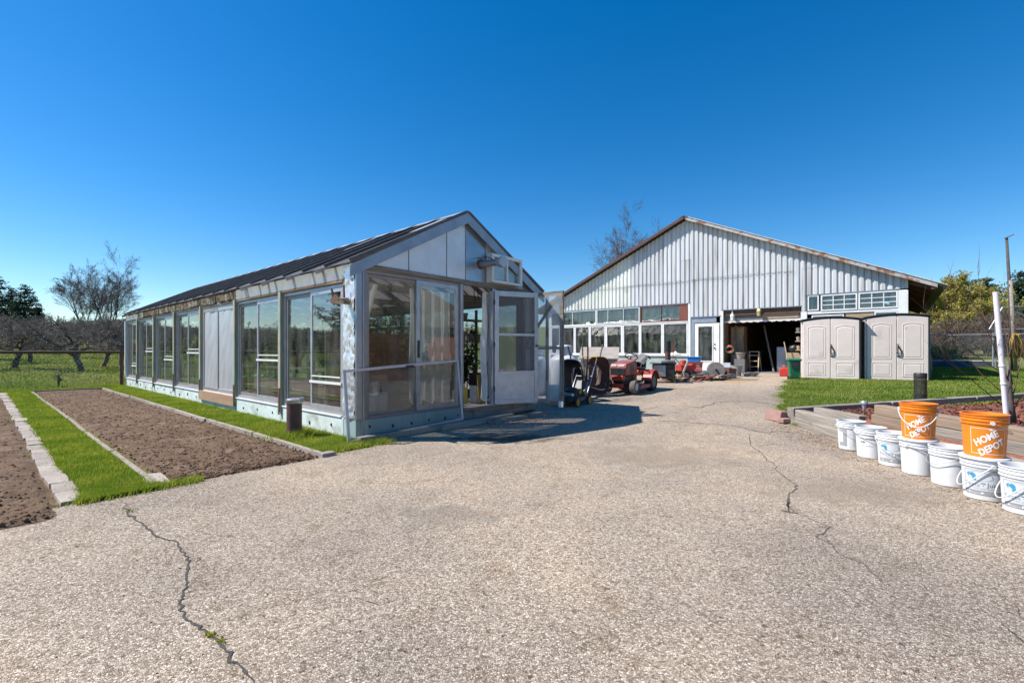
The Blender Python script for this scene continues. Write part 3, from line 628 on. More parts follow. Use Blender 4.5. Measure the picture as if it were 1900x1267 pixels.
# sliding door units
def pane_unit(a, b, style, rail_z):
    u = part(MB().box(-.03, .03, a, a+.055, .33, 2.30).box(-.03, .03, b-.055, b, .33, 2.30).box(-.03, .03, a+.055, b-.055, .33, .375).box(-.03, .03, a+.055, b-.055, 2.25, 2.30), 'sliding_door', 'aluminium' if style != 'p' else 'white_paint')
    mid = (a+b)/2
    for (p, q, off, near_) in ((a+.057, mid+.03, -.012, True), (mid-.03, b-.057, .012, False)):
        fm = 'brown_frame' if not near_ else 'aluminium'
        o = off if style != 'p' else -.024
        part(MB().box(o-.012, o+.012, p, p+.05, .377, 2.248).box(o-.012, o+.012, q-.05, q, .377, 2.248).box(o-.012, o+.012, p+.05, q-.05, .377, .44).box(o-.012, o+.012, p+.05, q-.05, 2.19, 2.248), 'sash', fm, u)
        if style == 'p':
            def fn(i, j, p=p, q=q):
                yy = p+.05+(q-p-.1)*i; zz = .44+1.75*j
                w = .030*(float(vnoise(np.array(i*3.1+p), np.array(j*3.3), 51))-.5)+.016*(float(vnoise(np.array(i*9+j*5+p), np.array(j*4.), 52))-.5)
                return (-.022+w*min(1, 6*i, 6*(1-i)), yy, zz)
            part(MB().grid(fn, 22, 44), 'plastic_sheet', 'plastic_white', u, smooth=180)
        else:
            part(MB().box(o-.003, o+.003, p+.05, q-.05, .44, 2.19), 'pane', 'glass_side', u)
            if near_ and rail_z:
                part(MB().box(-.05, -.026, p, q-.01, rail_z, rail_z+.035), 'rail', 'white_paint', u)
                if rail_z < 1.4: part(MB().box(o-.02, o-.013, p+.06, q-.05, rail_z+.1, rail_z+.12), 'rail', 'white_paint', u)
RAILS = [.78, 1.10, 0, 1.22, 1.02, 1.25, .75]
for k, (a, b) in enumerate(zip(POSTS[:-1], POSTS[1:])):
    pane_unit(a+(.02 if k == 0 else .056), b-.056, 'p' if k == 2 else 'g', RAILS[k])
part(MB().box(-.1, -.055, POSTS[2]-.02, POSTS[3]-.02, .13, .345), 'plank', 'ply', bevel=.004)
# eaves: white foam boards near the corner, bare rotten header farther back, rafter tails under the roof edge
part(MB().box(-.055, .04, .0, GL, 2.30, 2.345), 'header', 'weathered_wood')
part(MB().box(-.065, -.056, .33, 4.5, 2.315, 2.352), 'strip', 'ply')
for a, b in ((.33, 1.35), (1.355, 2.4), (2.405, 3.45), (3.455, 4.62)):
    part(MB().box(-.05, .0, a, b, 2.355, 2.555), 'header_panel', 'header_foam', bevel=.003)
part(MB().box(-.05, .0, 13.6, GL, 2.36, 2.55), 'header_panel', 'header_foam', bevel=.003)
t = 4.63
while t < 13.5:
    w = rng.uniform(.45, .8); part(MB().box(-.05+rng.uniform(-.012, .012), .0, t, min(t+w-.02, 13.58), 2.36+rng.uniform(0, .03), 2.54), 'header_board', 'rot_wood', bevel=.01); t += w
t = .95
while t < GL:
    part(MB().beam((.05, t, 2.625), (-.16, t, 2.625-.21*SL), .045, .07), 'rafter_tail', 'weathered_wood_x' if t > 4.6 else 'aluminium'); t += 1.03
# roof: one panel between each pair of battens, on both slopes
OV = .17; NRP = 22; stp = (GL+.3)/NRP
for side in (0, 1):
    def rp(d, t, up):
        s = -OV+d if side == 0 else GW+OV-d
        return (s, t, EZ-OV*SL+.07+d*SL+up)
    W = GW/2+OV
    for k in range(NRP):
        t0 = -.11+k*stp; up = rng.uniform(0, .012); m = MB()
        a = [rp(-.0-rng.uniform(0, .05), t0+.004, up), rp(-.0-rng.uniform(0, .05), t0+stp-.004, up), rp(W-.01, t0+stp-.004, up), rp(W-.01, t0+.004, up)]
        m.add(a+[(p[0], p[1], p[2]+.012) for p in a], [(3, 2, 1, 0), (4, 5, 6, 7), (0, 1, 5, 4), (1, 2, 6, 5), (2, 3, 7, 6), (3, 0, 4, 7)])
        part(m, 'roof_panel', 'roof_glaze' if side == 0 else 'roof_sheet')
        m = MB(); m.beam(rp(-.02, t0, .035), rp(W-.02, t0, .035), .045, .05, up=(-SL, 0, 1) if side == 0 else (SL, 0, 1)); part(m, 'batten', 'roof_dark')
        m = MB(); m.beam(rp(W*.62, t0+stp*.5, .03), rp(W-.02, t0+stp*.5, .03), stp*.55, .012, up=(-SL, 0, 1) if side == 0 else (SL, 0, 1))
        if side == 0 and k % 3 == 0: part(m, 'flashing', 'roof_strip')
m = MB(); m.prism([(GW/2-.17, RZ+.03), (GW/2, RZ+.125), (GW/2+.17, RZ+.03), (GW/2, RZ+.105)], 'y', -.13, GL+.2); part(m, 'ridge_cap', 'roof_strip')
t = .4
while t < GL:
    for sd in (0, 1):
        a = (.05, t, EZ+.01) if sd == 0 else (GW-.05, t, EZ+.01)
        part(MB().beam(a, (GW/2, t, RZ-.0), .05, .09), 'rafter', 'weathered_wood_x')
    t += 1.03
for t in (1.2, 3.3, 5.4, 7.5, 9.6, 11.7, 13.8): part(MB().box(.06, GW-.06, t-.025, t+.025, 2.38, 2.50), 'tie_beam', 'weathered_wood_x')
# barge boards on the front gable
for sd in (0, 1):
    e = (-.20, EZ-.20*SL+.04) if sd == 0 else (GW+.20, EZ-.20*SL+.04); pk = (GW/2, RZ+.09); n = .17
    part(MB().prism([e, pk, (pk[0], pk[1]-n*1.15), (e[0], e[1]-n)] if sd == 0 else [pk, e, (e[0], e[1]-n), (pk[0], pk[1]-n*1.15)], 'y', -.125, -.105), 'barge_board', 'blue_grey_metal')
# front gable metal: white reflection on the left, sky blue on the right, as base colours
def gable(s0, s1, mat, y=-.03, z0=2.565):
    xs = [s0]+([GW/2] if s0 < GW/2 < s1 else [])+[s1]
    m = MB(); m.prism([(s0, z0), (s1, z0)]+[(x, roofz(x)+.03) for x in reversed(xs)], 'y', y, y+.008); part(m, 'gable_panel', mat)
gable(.02, .86, 'gable_sheet'); gable(.87, 1.655, 'gable_sheet'); gable(1.665, 2.10, 'gable_sheet'); gable(2.11, 2.62, 'gable_sky_tint'); gable(3.6, GW-.02, 'gable_sky_tint'); gable(2.63, 3.59, 'gable_sheet', .0)
for s in (.865, 1.66, 2.105, 2.62): part(MB().box(s-.006, s+.006, -.036, -.03, 2.57, roofz(s)), 'seam', 'ink_grey')
part(MB().box(2.10, 2.14, .0, .05, 2.57, RZ-.05), 'stud', 'weathered_wood'); part(MB().box(.84, .90, .0, .05, 2.57, roofz(.87)), 'stud', 'weathered_wood')
# header beam over the doors
part(MB().box(-.02, GW+.02, -.045, .05, 2.475, 2.56), 'lintel', 'weathered_wood_x', bevel=.006)
part(MB().box(-.02, 2.0, -.07, -.046, 2.50, 2.545), 'lintel_trim', 'weathered_wood_x')
# corner: crumpled foil on the side face and dark metal angle at the front
def foil(i, j):
    yy = .0+.315*i; zz = .31+2.24*j
    return (-.062+.030*(float(vnoise(np.array(i*4.3), np.array(j*21.), 41))-.5)+.022*(float(vnoise(np.array(i*9.7), np.array(j*47.), 42))-.5), yy, zz)
part(MB().grid(foil, 14, 90), 'foil_wrap', 'foil', smooth=180)
part(MB().box(-.05, .05, .0, .31, .305, 2.56), 'corner_post', 'weathered_wood')
part(MB().box(-.06, .035, -.05, -.0, .30, 2.50), 'corner_angle', 'grey_metal', bevel=.004)
part(MB().beam((.05, -.045, .02), (.05, -.045, 2.48), .03, .03), 'corner_trim', 'grey_metal')
# front patio door
def front_sash(p, q, y, z0, z1, mat, w=.055):
    return MB().box(p, p+w, y-.015, y+.015, z0, z1).box(q-w, q, y-.015, y+.015, z0, z1).box(p+w, q-w, y-.015, y+.015, z0, z0+w).box(p+w, q-w, y-.015, y+.015, z1-w, z1), mat
fd = part(MB().box(.08, .125, -.04, .05, .30, 2.47).box(1.925, 1.97, -.04, .05, .30, 2.47).box(.125, 1.925, -.04, .05, .30, .335).box(.125, 1.925, -.04, .05, 2.43, 2.47), 'patio_door', 'brown_frame')
m, mm = front_sash(.127, 1.06, .018, .337, 2.428, 'brown_frame', .05); part(m, 'sash', mm, fd)
m, mm = front_sash(1.02, 1.923, -.022, .337, 2.428, 'aluminium', .065); part(m, 'sash', mm, fd)
part(MB().box(.177, 1.01, .015, .021, .387, 2.378), 'pane', 'glass_front', fd); part(MB().box(1.085, 1.858, -.025, -.019, .402, 2.363), 'pane', 'glass_front', fd)
part(MB().box(1.035, 1.065, -.06, -.038, 1.18, 1.46), 'handle', 'black_plastic', fd, bevel=.004)
for a, b in ((.02, .72), (.725, 1.45), (1.455, 2.02)):
    part(MB().box(a, b, -.055, .02, .04, .295), 'foundation_board', 'teal_board', bevel=.004)
for a in (.15, .55, .9, 1.25, 1.6, 1.9): part(MB().cyl((a, -.054, .17+rng.uniform(-.05, .05)), (a, -.062, .17), .016, n=8), 'bolt', 'black_iron')
part(MB().box(1.975, 2.05, -.045, .05, .25, 2.475), 'door_post', 'brown_frame', bevel=.004)
part(MB().box(1.955, 1.99, -.075, -.046, .30, 2.47), 'door_trim', 'aluminium')
# doorway sill, timbers on the ground
part(MB().box(2.02, GW, -.06, .08, .05, .245), 'door_sill', 'grey_timber_x', bevel=.012)
part(MB().box(2.0, 3.0, -.12, .12, .247, .275), 'threshold', 'weathered_wood_x', bevel=.004)
for (a, b, y, z, h) in ((-.12, 1.75, -.20, .045, .09), (1.3, 3.05, -.30, .05, .10), (2.3, 4.0, -.46, .03, .07)):
    part(MB().beam((a, y, z), (b, y-.02, z+.005), .12, h), 'sleeper', 'grey_timber_x', bevel=.012)
# right part of the front: jamb, stud wall with plastic
part(MB().box(2.80, 2.90, -.05, .05, .247, 2.475), 'door_post', 'aluminium', bevel=.004)
part(MB().box(3.62, 3.72, -.05, .05, .247, 2.475), 'door_post', 'weathered_wood', bevel=.004)
part(MB().box(GW-.1, GW, -.05, .05, .0, 2.56), 'corner_post', 'weathered_wood', bevel=.004)
part(MB().box(3.725, GW-.105, -.01, .0, .25, 2.47), 'plastic_panel', 'plastic_clear')
part(MB().box(2.80, 3.72, -.049, .049, 2.43, 2.474), 'door_head', 'weathered_wood_x')
# screen door, swung open towards the drive
sd = part(MB().box(0, .085, -.018, .018, .0, 2.17).box(.845, .93, -.018, .018, .0, 2.17).box(.085, .845, -.018, .018, 0, .09).box(.085, .845, -.018, .018, 2.07, 2.17).box(.085, .845, -.018, .018, .57, .63).box(.085, .845, -.018, .018, 1.31, 1.36), 'screen_door', 'aluminium', loc=(2.83, -.075, .27), rz=math.radians(-25.6), bevel=.004)
part(MB().box(.086, .844, -.004, .004, .09, .57), 'kick_panel', 'aluminium', sd)
part(MB().box(.086, .844, -.002, .002, .631, 1.309), 'screen', 'screen', sd); part(MB().box(.086, .844, -.002, .002, 1.361, 2.069), 'screen', 'screen', sd)
part(MB().box(.12, .81, -.012, -.005, .16, .175).box(.12, .81, -.012, -.005, .49, .505), 'panel_rib', 'aluminium', sd)
part(MB().cyl((.885, -.02, 1.12), (.885, -.07, 1.12), .02, n=10).cyl((.885, -.065, 1.12), (1.35, -.03, 1.11), .006, n=6), 'latch', 'black_iron', sd, smooth=40)
for z in (.25, 1.1, 1.9): part(MB().cyl((-.008, -.02, z), (-.008, -.02, z+.09), .012, n=8), 'hinge', 'black_iron', sd)
# plastic-covered wooden door, swung square to the front
pd = part(MB().box(-.02, .02, -1.02, -.94, .0, 2.2).box(-.02, .02, -.08, 0, .0, 2.2).box(-.02, .02, -.94, -.08, 0, .08).box(-.02, .02, -.94, -.08, 2.12, 2.2).box(-.018, .018, -.94, -.08, 1.08, 1.13).box(-.018, .018, -.66, -.61, .08, 2.12), 'plastic_door', 'weathered_wood', loc=(3.68, -.06, .24))
part(MB().beam((-.02, -.9, 2.1), (-.02, -.1, 1.16), .02, .06), 'brace', 'weathered_wood', pd)
def pl(i, j): return (-.024+.008*math.sin(i*9+j*17)+.006*math.sin(j*31), -1.0+.98*i, .03+2.12*j)
part(MB().grid(pl, 12, 24), 'plastic_sheet', 'plastic_clear', pd, smooth=180)
part(MB().box(-.04, -.026, -1.03, -.93, -.02, .09), 'corner_plate', 'white_paint', pd)
# gable window, proud of the sheeting
gw = part(MB().box(2.66, 2.72, -.17, -.02, 2.58, 3.12).box(3.50, 3.56, -.17, -.02, 2.58, 3.12).box(2.72, 3.50, -.17, -.02, 2.58, 2.63).box(2.72, 3.50, -.17, -.02, 3.06, 3.12).box(3.09, 3.13, -.165, -.06, 2.63, 3.06), 'gable_window', 'white_paint', bevel=.006)
part(MB().box(2.75, 3.09, -.12, -.095, 2.65, 3.04).box(2.79, 3.05, -.125, -.09, 2.69, 3.0), 'sash', 'white_paint', gw)
part(MB().box(2.72, 3.09, -.13, -.126, 2.63, 3.06), 'pane', 'glass_front', gw); part(MB().box(3.13, 3.5, -.09, -.086, 2.63, 3.06), 'pane', 'glass_front', gw)
# flue pipe through the gable
fp = part(MB().cyl((2.50, -.02, 2.90), (2.50, -.52, 2.88), .062, n=18), 'flue_pipe', 'grey_metal', smooth=40)
part(MB().lathe([(.0, 0), (.10, .0), (.105, .02), (.072, .14), (.062, .16)], 20), 'flue_cap', 'galvanised', fp, loc=(2.50, -.60, 2.876), rot=(math.radians(-90), 0, 0), smooth=40)
part(MB().cyl((2.50, -.028, 2.90), (2.50, -.04, 2.90), .10, n=18), 'collar', 'rust', fp)
part(MB().beam((2.40, -.03, 3.0), (2.40, -.3, 2.98), .012, .012).beam((2.40, -.3, 2.98), (2.5, -.34, 2.95), .012, .012), 'bracket', 'black_iron', fp)
# far side and far end
for k, (a, b) in enumerate(zip(POSTS[:-1], POSTS[1:])):
    part(MB().box(GW-.05, GW+.05, a+.005, b-.005, -.05, .30), 'foundation_board', 'pale_plinth')
    part(MB().box(GW-.04, GW+.05, b-.05, b+.05, .3, 2.4), 'post', 'green_post')
    part(MB().box(GW-.004, GW+.004, a+.05, b-.05, .30, 2.3), 'pane', 'glass_side')
    part(MB().box(GW-.03, GW+.03, (a+b)/2-.03, (a+b)/2+.03, .3, 2.3), 'mullion', 'aluminium')
part(MB().box(GW-.05, GW+.05, .05, GL, 2.3, 2.56), 'header', 'weathered_wood')
part(MB().box(.06, GW-.06, GL-.05, GL+.0, -.05, .9), 'end_wall', 'pale_plinth'); part(MB().box(.06, GW-.06, GL-.03, GL-.02, .9, 2.45), 'pane', 'glass_side')
for s in (.06, 1.4, 2.8, 4.1): part(MB().box(s, s+.08, GL-.06, GL+.01, .9, 2.5), 'post', 'weathered_wood')
m = MB(); m.prism([(.02, 2.45), (GW-.02, 2.45), (GW/2, RZ)], 'y', GL-.04, GL-.03); part(m, 'gable_panel', 'gable_sheet')

def GHP(s, t, z=0.): 
    x, y = xy_of(s, t); return (x, y, z)
# ---- things in and on the greenhouse
fr = thing('screen_frame', GHP(.8, -.22, .03), GH_ROT, 'aluminium sliding screen frame leaning sideways against the greenhouse front', 'screen frame')
def FR(s, u): return (s-.8, .0+.0+(.13*u), u*1.0)
def frb(a, b, w=.04): return MB().beam(a, b, .022, w, up=(0, .13, 1))
L0, L1 = -1.06, 1.07
part(MB().beam((L0, .02, .0), (L1, .02, .09), .022, .042), 'rail', 'aluminium', fr, bevel=.003); part(MB().beam((L0, .15, .98), (L1, .15, 1.09), .022, .042), 'rail', 'aluminium', fr, bevel=.003)
part(MB().beam((L0, .02, -.02), (L0, .15, 1.0), .042, .022), 'stile', 'aluminium', fr); part(MB().beam((L1, .02, .07), (L1, .15, 1.11), .042, .022), 'stile', 'aluminium', fr)
part(MB().add([(L0, .02, 0), (L1, .02, .09), (L1, .15, 1.09), (L0, .15, .98)], [(0, 1, 2, 3)]), 'screen', 'screen_light', fr)
part(MB().box(-.02, .12, .12, .139, 1.0, 1.035), 'pull', 'black_plastic', fr)
ho = thing('hoe_head', GHP(-.13, .16, 1.98), GH_ROT, 'rusty half-round hoe blade on a wooden stub by the foil-wrapped corner', 'tool')
m = MB(); n = 14; pts = [(.115*math.cos(math.pi*i/n), .115*math.sin(math.pi*i/n)) for i in range(n+1)]
m.prism(pts, 'x', -.145, -.137); part(m, 'blade', 'rust', ho)
part(MB().cyl((-.14, .0, .03), (.055, .0, .035), .045, .05, n=12), 'stub', 'rot_wood', ho, smooth=40)
part(MB().beam((-.141, .05, .1), (-.141, .09, .20), .015, .03), 'spike', 'black_iron', ho); part(MB().beam((.0, -.0, .08), (.0, .01, .26), .02, .03), 'hook', 'rust', ho)
pp = thing('pipe_post', GHP(-.50, .92, 0), 0, 'short rusty brown pipe post with a grey cap in the grass', 'post')
part(MB().lathe([(.0, .0), (.105, .0), (.105, .53), (.0, .53)], 28), 'pipe', 'rust_brown', pp, smooth=40)
part(MB().lathe([(.109, .515), (.113, .52), (.113, .575), (.10, .585), (0, .588)], 28), 'cap', 'grey_metal', pp, smooth=40)
part(MB().box(.09, .15, -.03, .03, .54, .60), 'lug', 'grey_metal', pp, bevel=.006)

# white sheets hanging behind the sliding pane
cu = thing('hanging_sheet', GHP(1.5, .22, .45), GH_ROT, 'torn white sheeting hanging behind the sliding front pane', 'sheet')
def cfn(i, j):
    s = -.42+.86*i; return (s, .04*math.sin(i*23+.5*math.sin(j*6))+.025*math.sin(i*51), .02+1.86*j-.16*abs(math.sin(i*9))*(1-j)*.6)
part(MB().grid(cfn, 40, 20), 'cloth', 'curtain', cu, smooth=180)
cu = thing('hanging_sheet', GHP(.42, .35, 1.9), GH_ROT, 'white plastic scrap hanging behind the fixed front pane', 'sheet')
part(MB().grid(lambda i, j: (-.17+.32*i*(.45+.55*j), .03*math.sin(i*9), -.15+.6*j), 10, 10), 'cloth', 'curtain', cu, smooth=180)
cu = thing('hanging_sheet', GHP(2.76, .10, .3), GH_ROT, 'ragged white curtain strip hanging beside the open doorway', 'sheet')
part(MB().grid(lambda i, j: (-.11*(1-.5*j)+.17*i+.02*math.sin(j*11), .05*math.sin(i*8+j*3), .1+2.0*j-.18*i*(1-j)), 12, 24), 'cloth', 'cloth_white', cu, smooth=180)
# benches and pots inside
def potplant(loc, label, h=.5, leaf='leaf_green', n=260, spread=.22, pot='ply', r=.13, group='greenhouse plants'):
    t = thing('potted_plant', loc, rng.uniform(0, 6), label, 'plant', group)
    part(MB().lathe([(0, 0), (r*.75, 0), (r, r*1.6), (r*1.05, r*1.6), (r*1.05, r*1.75), (r*.9, r*1.75), (r*.88, r*1.5), (0, r*1.5)], 16), 'pot', pot, t, smooth=40)
    P = []; m = MB()
    for k in range(9):
        a = rng.uniform(0, 6.28); tip = Vector((spread*math.cos(a)*rng.random(), spread*math.sin(a)*rng.random(), r*1.5+h*rng.uniform(.5, 1)))
        m.tube([(0, 0, r*1.4), tip*.5+Vector((0, 0, .05)), tip], .006, 4)
        for q in range(n//9): u = rng.uniform(.25, 1.05); P.append((tip.x*u+rng.gauss(0, .07), tip.y*u+rng.gauss(0, .07), r*1.4+(tip.z-r*1.4)*u+rng.gauss(0, .05)))
    part(m, 'stem', 'twig_brown', t); leaves(P, .09, leaf, 'foliage', t, .5); return t
for (s0, s1, y0, y1, lab) in ((.25, .95, 1.3, 6.6, 'wooden potting bench along the glazed long side'), (3.3, 4.05, 1.6, 8.5, 'wooden potting bench along the far glazed side')):
    b = thing('potting_bench', GHP((s0+s1)/2, (y0+y1)/2, .24), GH_ROT, lab, 'bench'); hs_, hl = (s1-s0)/2, (y1-y0)/2
    for k in range(5): part(MB().box(-hs_+k*hs_*.4+.005, -hs_+(k+1)*hs_*.4-.005, -hl, hl, .70, .735), 'slat', 'weathered_wood', b)
    for x in (-hs_+.05, hs_-.05):
        for yy in np.linspace(-hl+.05, hl-.05, 4): part(MB().box(x-.03, x+.03, yy-.03, yy+.03, 0, .70), 'leg', 'weathered_wood', b)
sh = thing('plant_shelf', GHP(3.66, 1.45, .24), GH_ROT, 'wooden plant shelf seen through the open doorway', 'shelf')
for z in (.75, 1.25, 1.72): part(MB().box(-.45, .40, -.18, .18, z, z+.03), 'shelf_board', 'weathered_wood_x', sh)
for s in (-.44, .34): part(MB().box(s, s+.05, -.18, -.13, 0, 2.0).box(s, s+.05, .13, .18, 0, 2.0), 'upright', 'weathered_wood', sh)
potplant(GHP(3.02, .98, .26), 'bushy green plant in a pot just inside the doorway', 1.15, 'leaf_dark', 700, .30, 'black_plastic')
potplant(GHP(.60, 1.6, .98), 'leafy plant on the bench behind the front fixed pane', .55, 'leaf_green', 420, .32)
potplant(GHP(.55, 3.2, .98), 'leafy plant midway along the near bench', .5, 'leaf_green', 300, .3)
potplant(GHP(.60, 5.2, .98), 'leafy plant at the far end of the near bench', .45, 'leaf_dark', 300, .3)
potplant(GHP(3.6, 3.0, .98), 'trailing plant at the front of the far bench', .5, 'leaf_green', 350, .32)
potplant(GHP(3.7, 5.5, .98), 'leafy plant in the middle of the far bench', .5, 'leaf_dark', 300, .3)
potplant(GHP(3.72, 1.45, 1.52), 'small clay pot plant on the upper shelf by the doorway', .12, 'leaf_dark', 60, .1, 'card', .09)
def pail(loc, h, r, mat, name, label, cat, extra=None, group=None):
    t = thing(name, loc, rng.uniform(0, 6), label, cat, group)
    part(MB().lathe([(0, 0), (r*.86, 0), (r, h*.97), (r*1.05, h*.97), (r*1.05, h), (r*.95, h), (r*.84, .02), (0, .02)], 24), 'body', mat, t, smooth=40)
    if extra: part(MB().lathe([(r*.93, h*.8), (0, h*.83)], 20), 'contents', extra, t)
    return t
tr = thing('tray_stack', GHP(3.02, .62, .60), GH_ROT+.2, 'stack of black seed trays on a white pail in the doorway', 'trays')
for k in range(4): part(MB().lathe([(0, 0), (.13, 0), (.155, .06), (.16, .06), (.14, .005), (0, .01)], 4, a0=math.pi/4, a1=math.pi*2.25), 'tray', 'black_plastic', tr, loc=(rng.uniform(-.015, .015), 0, k*.062))
pail(GHP(3.0, .6, .245), .35, .13, 'bucket_white', 'white_pail', 'dusty white pail under the seed trays in the doorway', 'bucket')
yb = thing('painted_board', GHP(2.90, .30, .275), GH_ROT-.25, 'yellow board painted with grey flowers leaning in the doorway', 'board')
part(MB().box(-.09, .09, -.008, .008, 0, .55), 'board', 'yellow_board', yb, rot=(-.16, 0, 0))
P = [(rng.gauss(0, .035), -.012-.0, .3+rng.gauss(0, .09)) for _ in range(26)]
m = MB()
for (a, b, c) in P: m.add([(a-.025, b+c*.16, c), (a, b+c*.16-.001, c-.018), (a+.022, b+c*.16, c+.01), (a-.004, b+c*.16-.001, c+.026)], [(0, 1, 2, 3)])
part(m, 'painted_flowers', 'blue_grey_metal', yb)
yb = thing('painted_board', GHP(2.52, .4, .275), GH_ROT, 'narrow yellow board at the left edge of the doorway', 'board')
part(MB().box(-.05, .05, -.008, .008, 0, .32), 'board', 'yellow_board', yb)
pail(GHP(.5, .55, .245), .36, .15, 'bucket_white', 'white_pail', 'white pail behind the lower left of the front pane', 'bucket', 'dirt_fill')
pail(GHP(.85, .75, .245), .34, .14, 'bucket_white', 'white_pail', 'second white pail behind the lower front pane', 'bucket')
bx = thing('carton', GHP(1.45, .9, .245), GH_ROT+.2, 'brown carton standing behind the front sliding pane', 'box')
part(MB().box(-.3, .3, -.22, .22, 0, .5), 'box_body', 'card', bx); part(MB().box(-.3, .3, -.3, -.225, .49, .5), 'flap', 'card', bx)
st = thing('iron_frame', GHP(3.30, .85, .245), GH_ROT, 'black iron trellis frame behind the open doorway', 'frame')
for a, b in (((-.3, 0, 0), (-.3, 0, 1.5)), ((.3, 0, 0), (.28, 0, 1.4)), ((-.3, 0, 1.05), (.3, 0, 1.1)), ((-.3, 0, .95), (.3, 0, .75)), ((-.1, 0, 1.4), (.0, 0, 1.1))): part(MB().tube([a, b], .014, 6), 'bar', 'black_iron', st)
cb = thing('hanging_hook', GHP(2.75, .4, 2.48), GH_ROT, 'black hook and cord hanging from the doorway lintel', 'hook')
part(MB().tube([(0, 0, 0), (.01, 0, -.12), (.05, 0, -.2), (.02, 0, -.26), (-.02, 0, -.2)], .01, 6), 'hook', 'black_iron', cb); part(MB().tube([(.1, 0, 0), (.13, 0, -.18)], .01, 6), 'cord', 'black_iron', cb)

t = thing('added_brick_screen', GHP(1.0, 1.12, .245), GH_ROT, 'added orange brown screen imitating mirrored brick behind the front panes', 'screen')  # added panel, its colour stands in for the brick reflection in the panes
part(MB().box(-.86, .9, -.012, .012, .08, 1.36), 'cloth', 'brick_reflection', t)
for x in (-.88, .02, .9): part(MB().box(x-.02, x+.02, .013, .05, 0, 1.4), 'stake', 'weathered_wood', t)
for k, (s, tt) in enumerate(((.75, 1.9), (1.25, 2.4), (1.75, 2.0), (2.1, 3.1), (2.9, 4.2), (3.5, 4.0), (3.2, 7.0), (1.2, 7.5))):
    potplant(GHP(s, tt, .26), ('tall green plant behind the added screen, leftmost', 'tall green plant behind the added screen, second', 'tall green plant behind the added screen, third', 'tall green plant in the aisle of the greenhouse', 'tall green plant farther down the aisle', 'tall green plant by the far glass', 'tall dark plant deep in the greenhouse', 'tall dark plant deep on the near side')[k], 1.45, 'leaf_dark' if k % 2 else 'leaf_green', 900, .38, 'black_plastic', .16)

for k, (dx, z, h, mt) in enumerate(((-.3, .77, .16, 'card'), (.05, .77, .14, 'cast_stone'), (.25, 1.27, .15, 'card'), (-.25, 1.27, .2, 'ply'), (-.15, 1.74, .14, 'cast_stone'))):
    t = thing('flower_pot', GHP(3.66+dx, 1.45, .24+z+.012), GH_ROT, ('brown pot at the left of the low doorway shelf', 'grey pot on the low doorway shelf', 'brown pot at the right of the middle doorway shelf', 'tall brown pot on the middle doorway shelf', 'grey pot on the top doorway shelf')[k], 'pot', 'pots on the doorway shelf')
    part(MB().lathe([(0, 0), (h*.36, 0), (h*.5, h*.85), (h*.56, h*.85), (h*.56, h), (h*.46, h), (0, h*.9)], 16), 'pot', mt, t, smooth=40); part(MB().lathe([(0, h*.905), (h*.45, h*.905)], 12), 'soil_fill', 'dirt_fill', t)

# ================================================================ the barn (local x = along the front to the right, y = into the barn)
BX, BY = 7.83, 20.46
BN = thing('barn', (BX, BY, .38), BARN_ROT, 'large barn with a white ribbed metal gable and an open garage bay', 'barn')
def bp(m, name, mat, parent=None, **k): return m.build(name, mat, parent if parent is not None else BN, **k)
HW, AP, BS, BD = 7.53, 6.77, .452, 14.0
def bz(x): return AP-abs(x)*BS
def BW(x, y, z=0.):
    return (BX+.7626*x+.6469*y, BY-.6469*x+.7626*y, .38+z)
# ribbed wall sheets; each sheet is its own piece, upper tier lapped over the lower
def zbot(x):
    if x < .21: return 3.05
    if x < 1.50: return 2.41
    if x < 4.42: return 2.65
    if x < 4.58: return 2.41
    return 3.05
def prof(x):
    u = (x % .2)/.2; d = .046
    if u < .10: return -d*u/.10
    if u < .62: return -d
    if u < .74: return -d*(1-(u-.62)/.12)
    return 0.
def rib_sheet(x0, x1, z0f, z1f, y0, name, mat):
    xs = [x0]; k = math.floor(x0/.2)
    while True:
        for u in (0, .10, .62, .74):
            x = (k+u)*.2
            if x0+1e-4 < x < x1-1e-4: xs.append(x)
        k += 1
        if k*.2 > x1: break
    xs.append(x1); m = MB(); v = []
    for x in xs:
        zt = z1f(x); v += [(x, y0+prof(x+1e-6 if x < x1 else x-1e-6), z0f(x)), (x, y0+prof(x+1e-6 if x < x1 else x-1e-6), max(zt, z0f(x)+.01))]
    m.add(v, [(2*i, 2*i+2, 2*i+3, 2*i+1) for i in range(len(xs)-1)]); return bp(m, name, mat)
M('white_metal_cream', (.74, .76, .70), (.62, .65, .60), 1.6, .5, bump=.05, bscale=3, vary=.05, c3=(.50, .50, .44), s3=2.3, thr3=(.58, .74), stretch=(1, 1, .35))
edges = [-7.53]+[round(-7.4+.8*k, 3) for k in range(1, 19)]; edges = sorted(set([e for e in edges if e < 7.5]+[.21, 1.50, 4.42, 4.58, 7.53]))
for a, b in zip(edges[:-1], edges[1:]):
    if b-a < .05: continue
    zb = zbot((a+b)/2); mat = 'white_metal_cream' if b < -2.2 else 'white_metal'; seam = 4.12+rng.choice((-.35, 0, 0, 0, .9))*(1 if a > -2 else 0)
    tops = lambda x: bz(x)-.02
    rib_sheet(a, b, lambda x: zb, lambda x: min(seam, tops(x)), -.002, 'wall_sheet', mat)
    if max(tops(a), tops(b)) > seam+.1: rib_sheet(a, b, lambda x: seam-.05, tops, -.010, 'wall_sheet', mat)
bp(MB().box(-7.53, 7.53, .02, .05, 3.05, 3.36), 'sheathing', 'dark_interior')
m = MB(); m.prism([(-7.4, 3.3), (7.4, 3.3), (0, AP-.1)], 'y', .03, .06); bp(m, 'gable_backing', 'dark_interior')
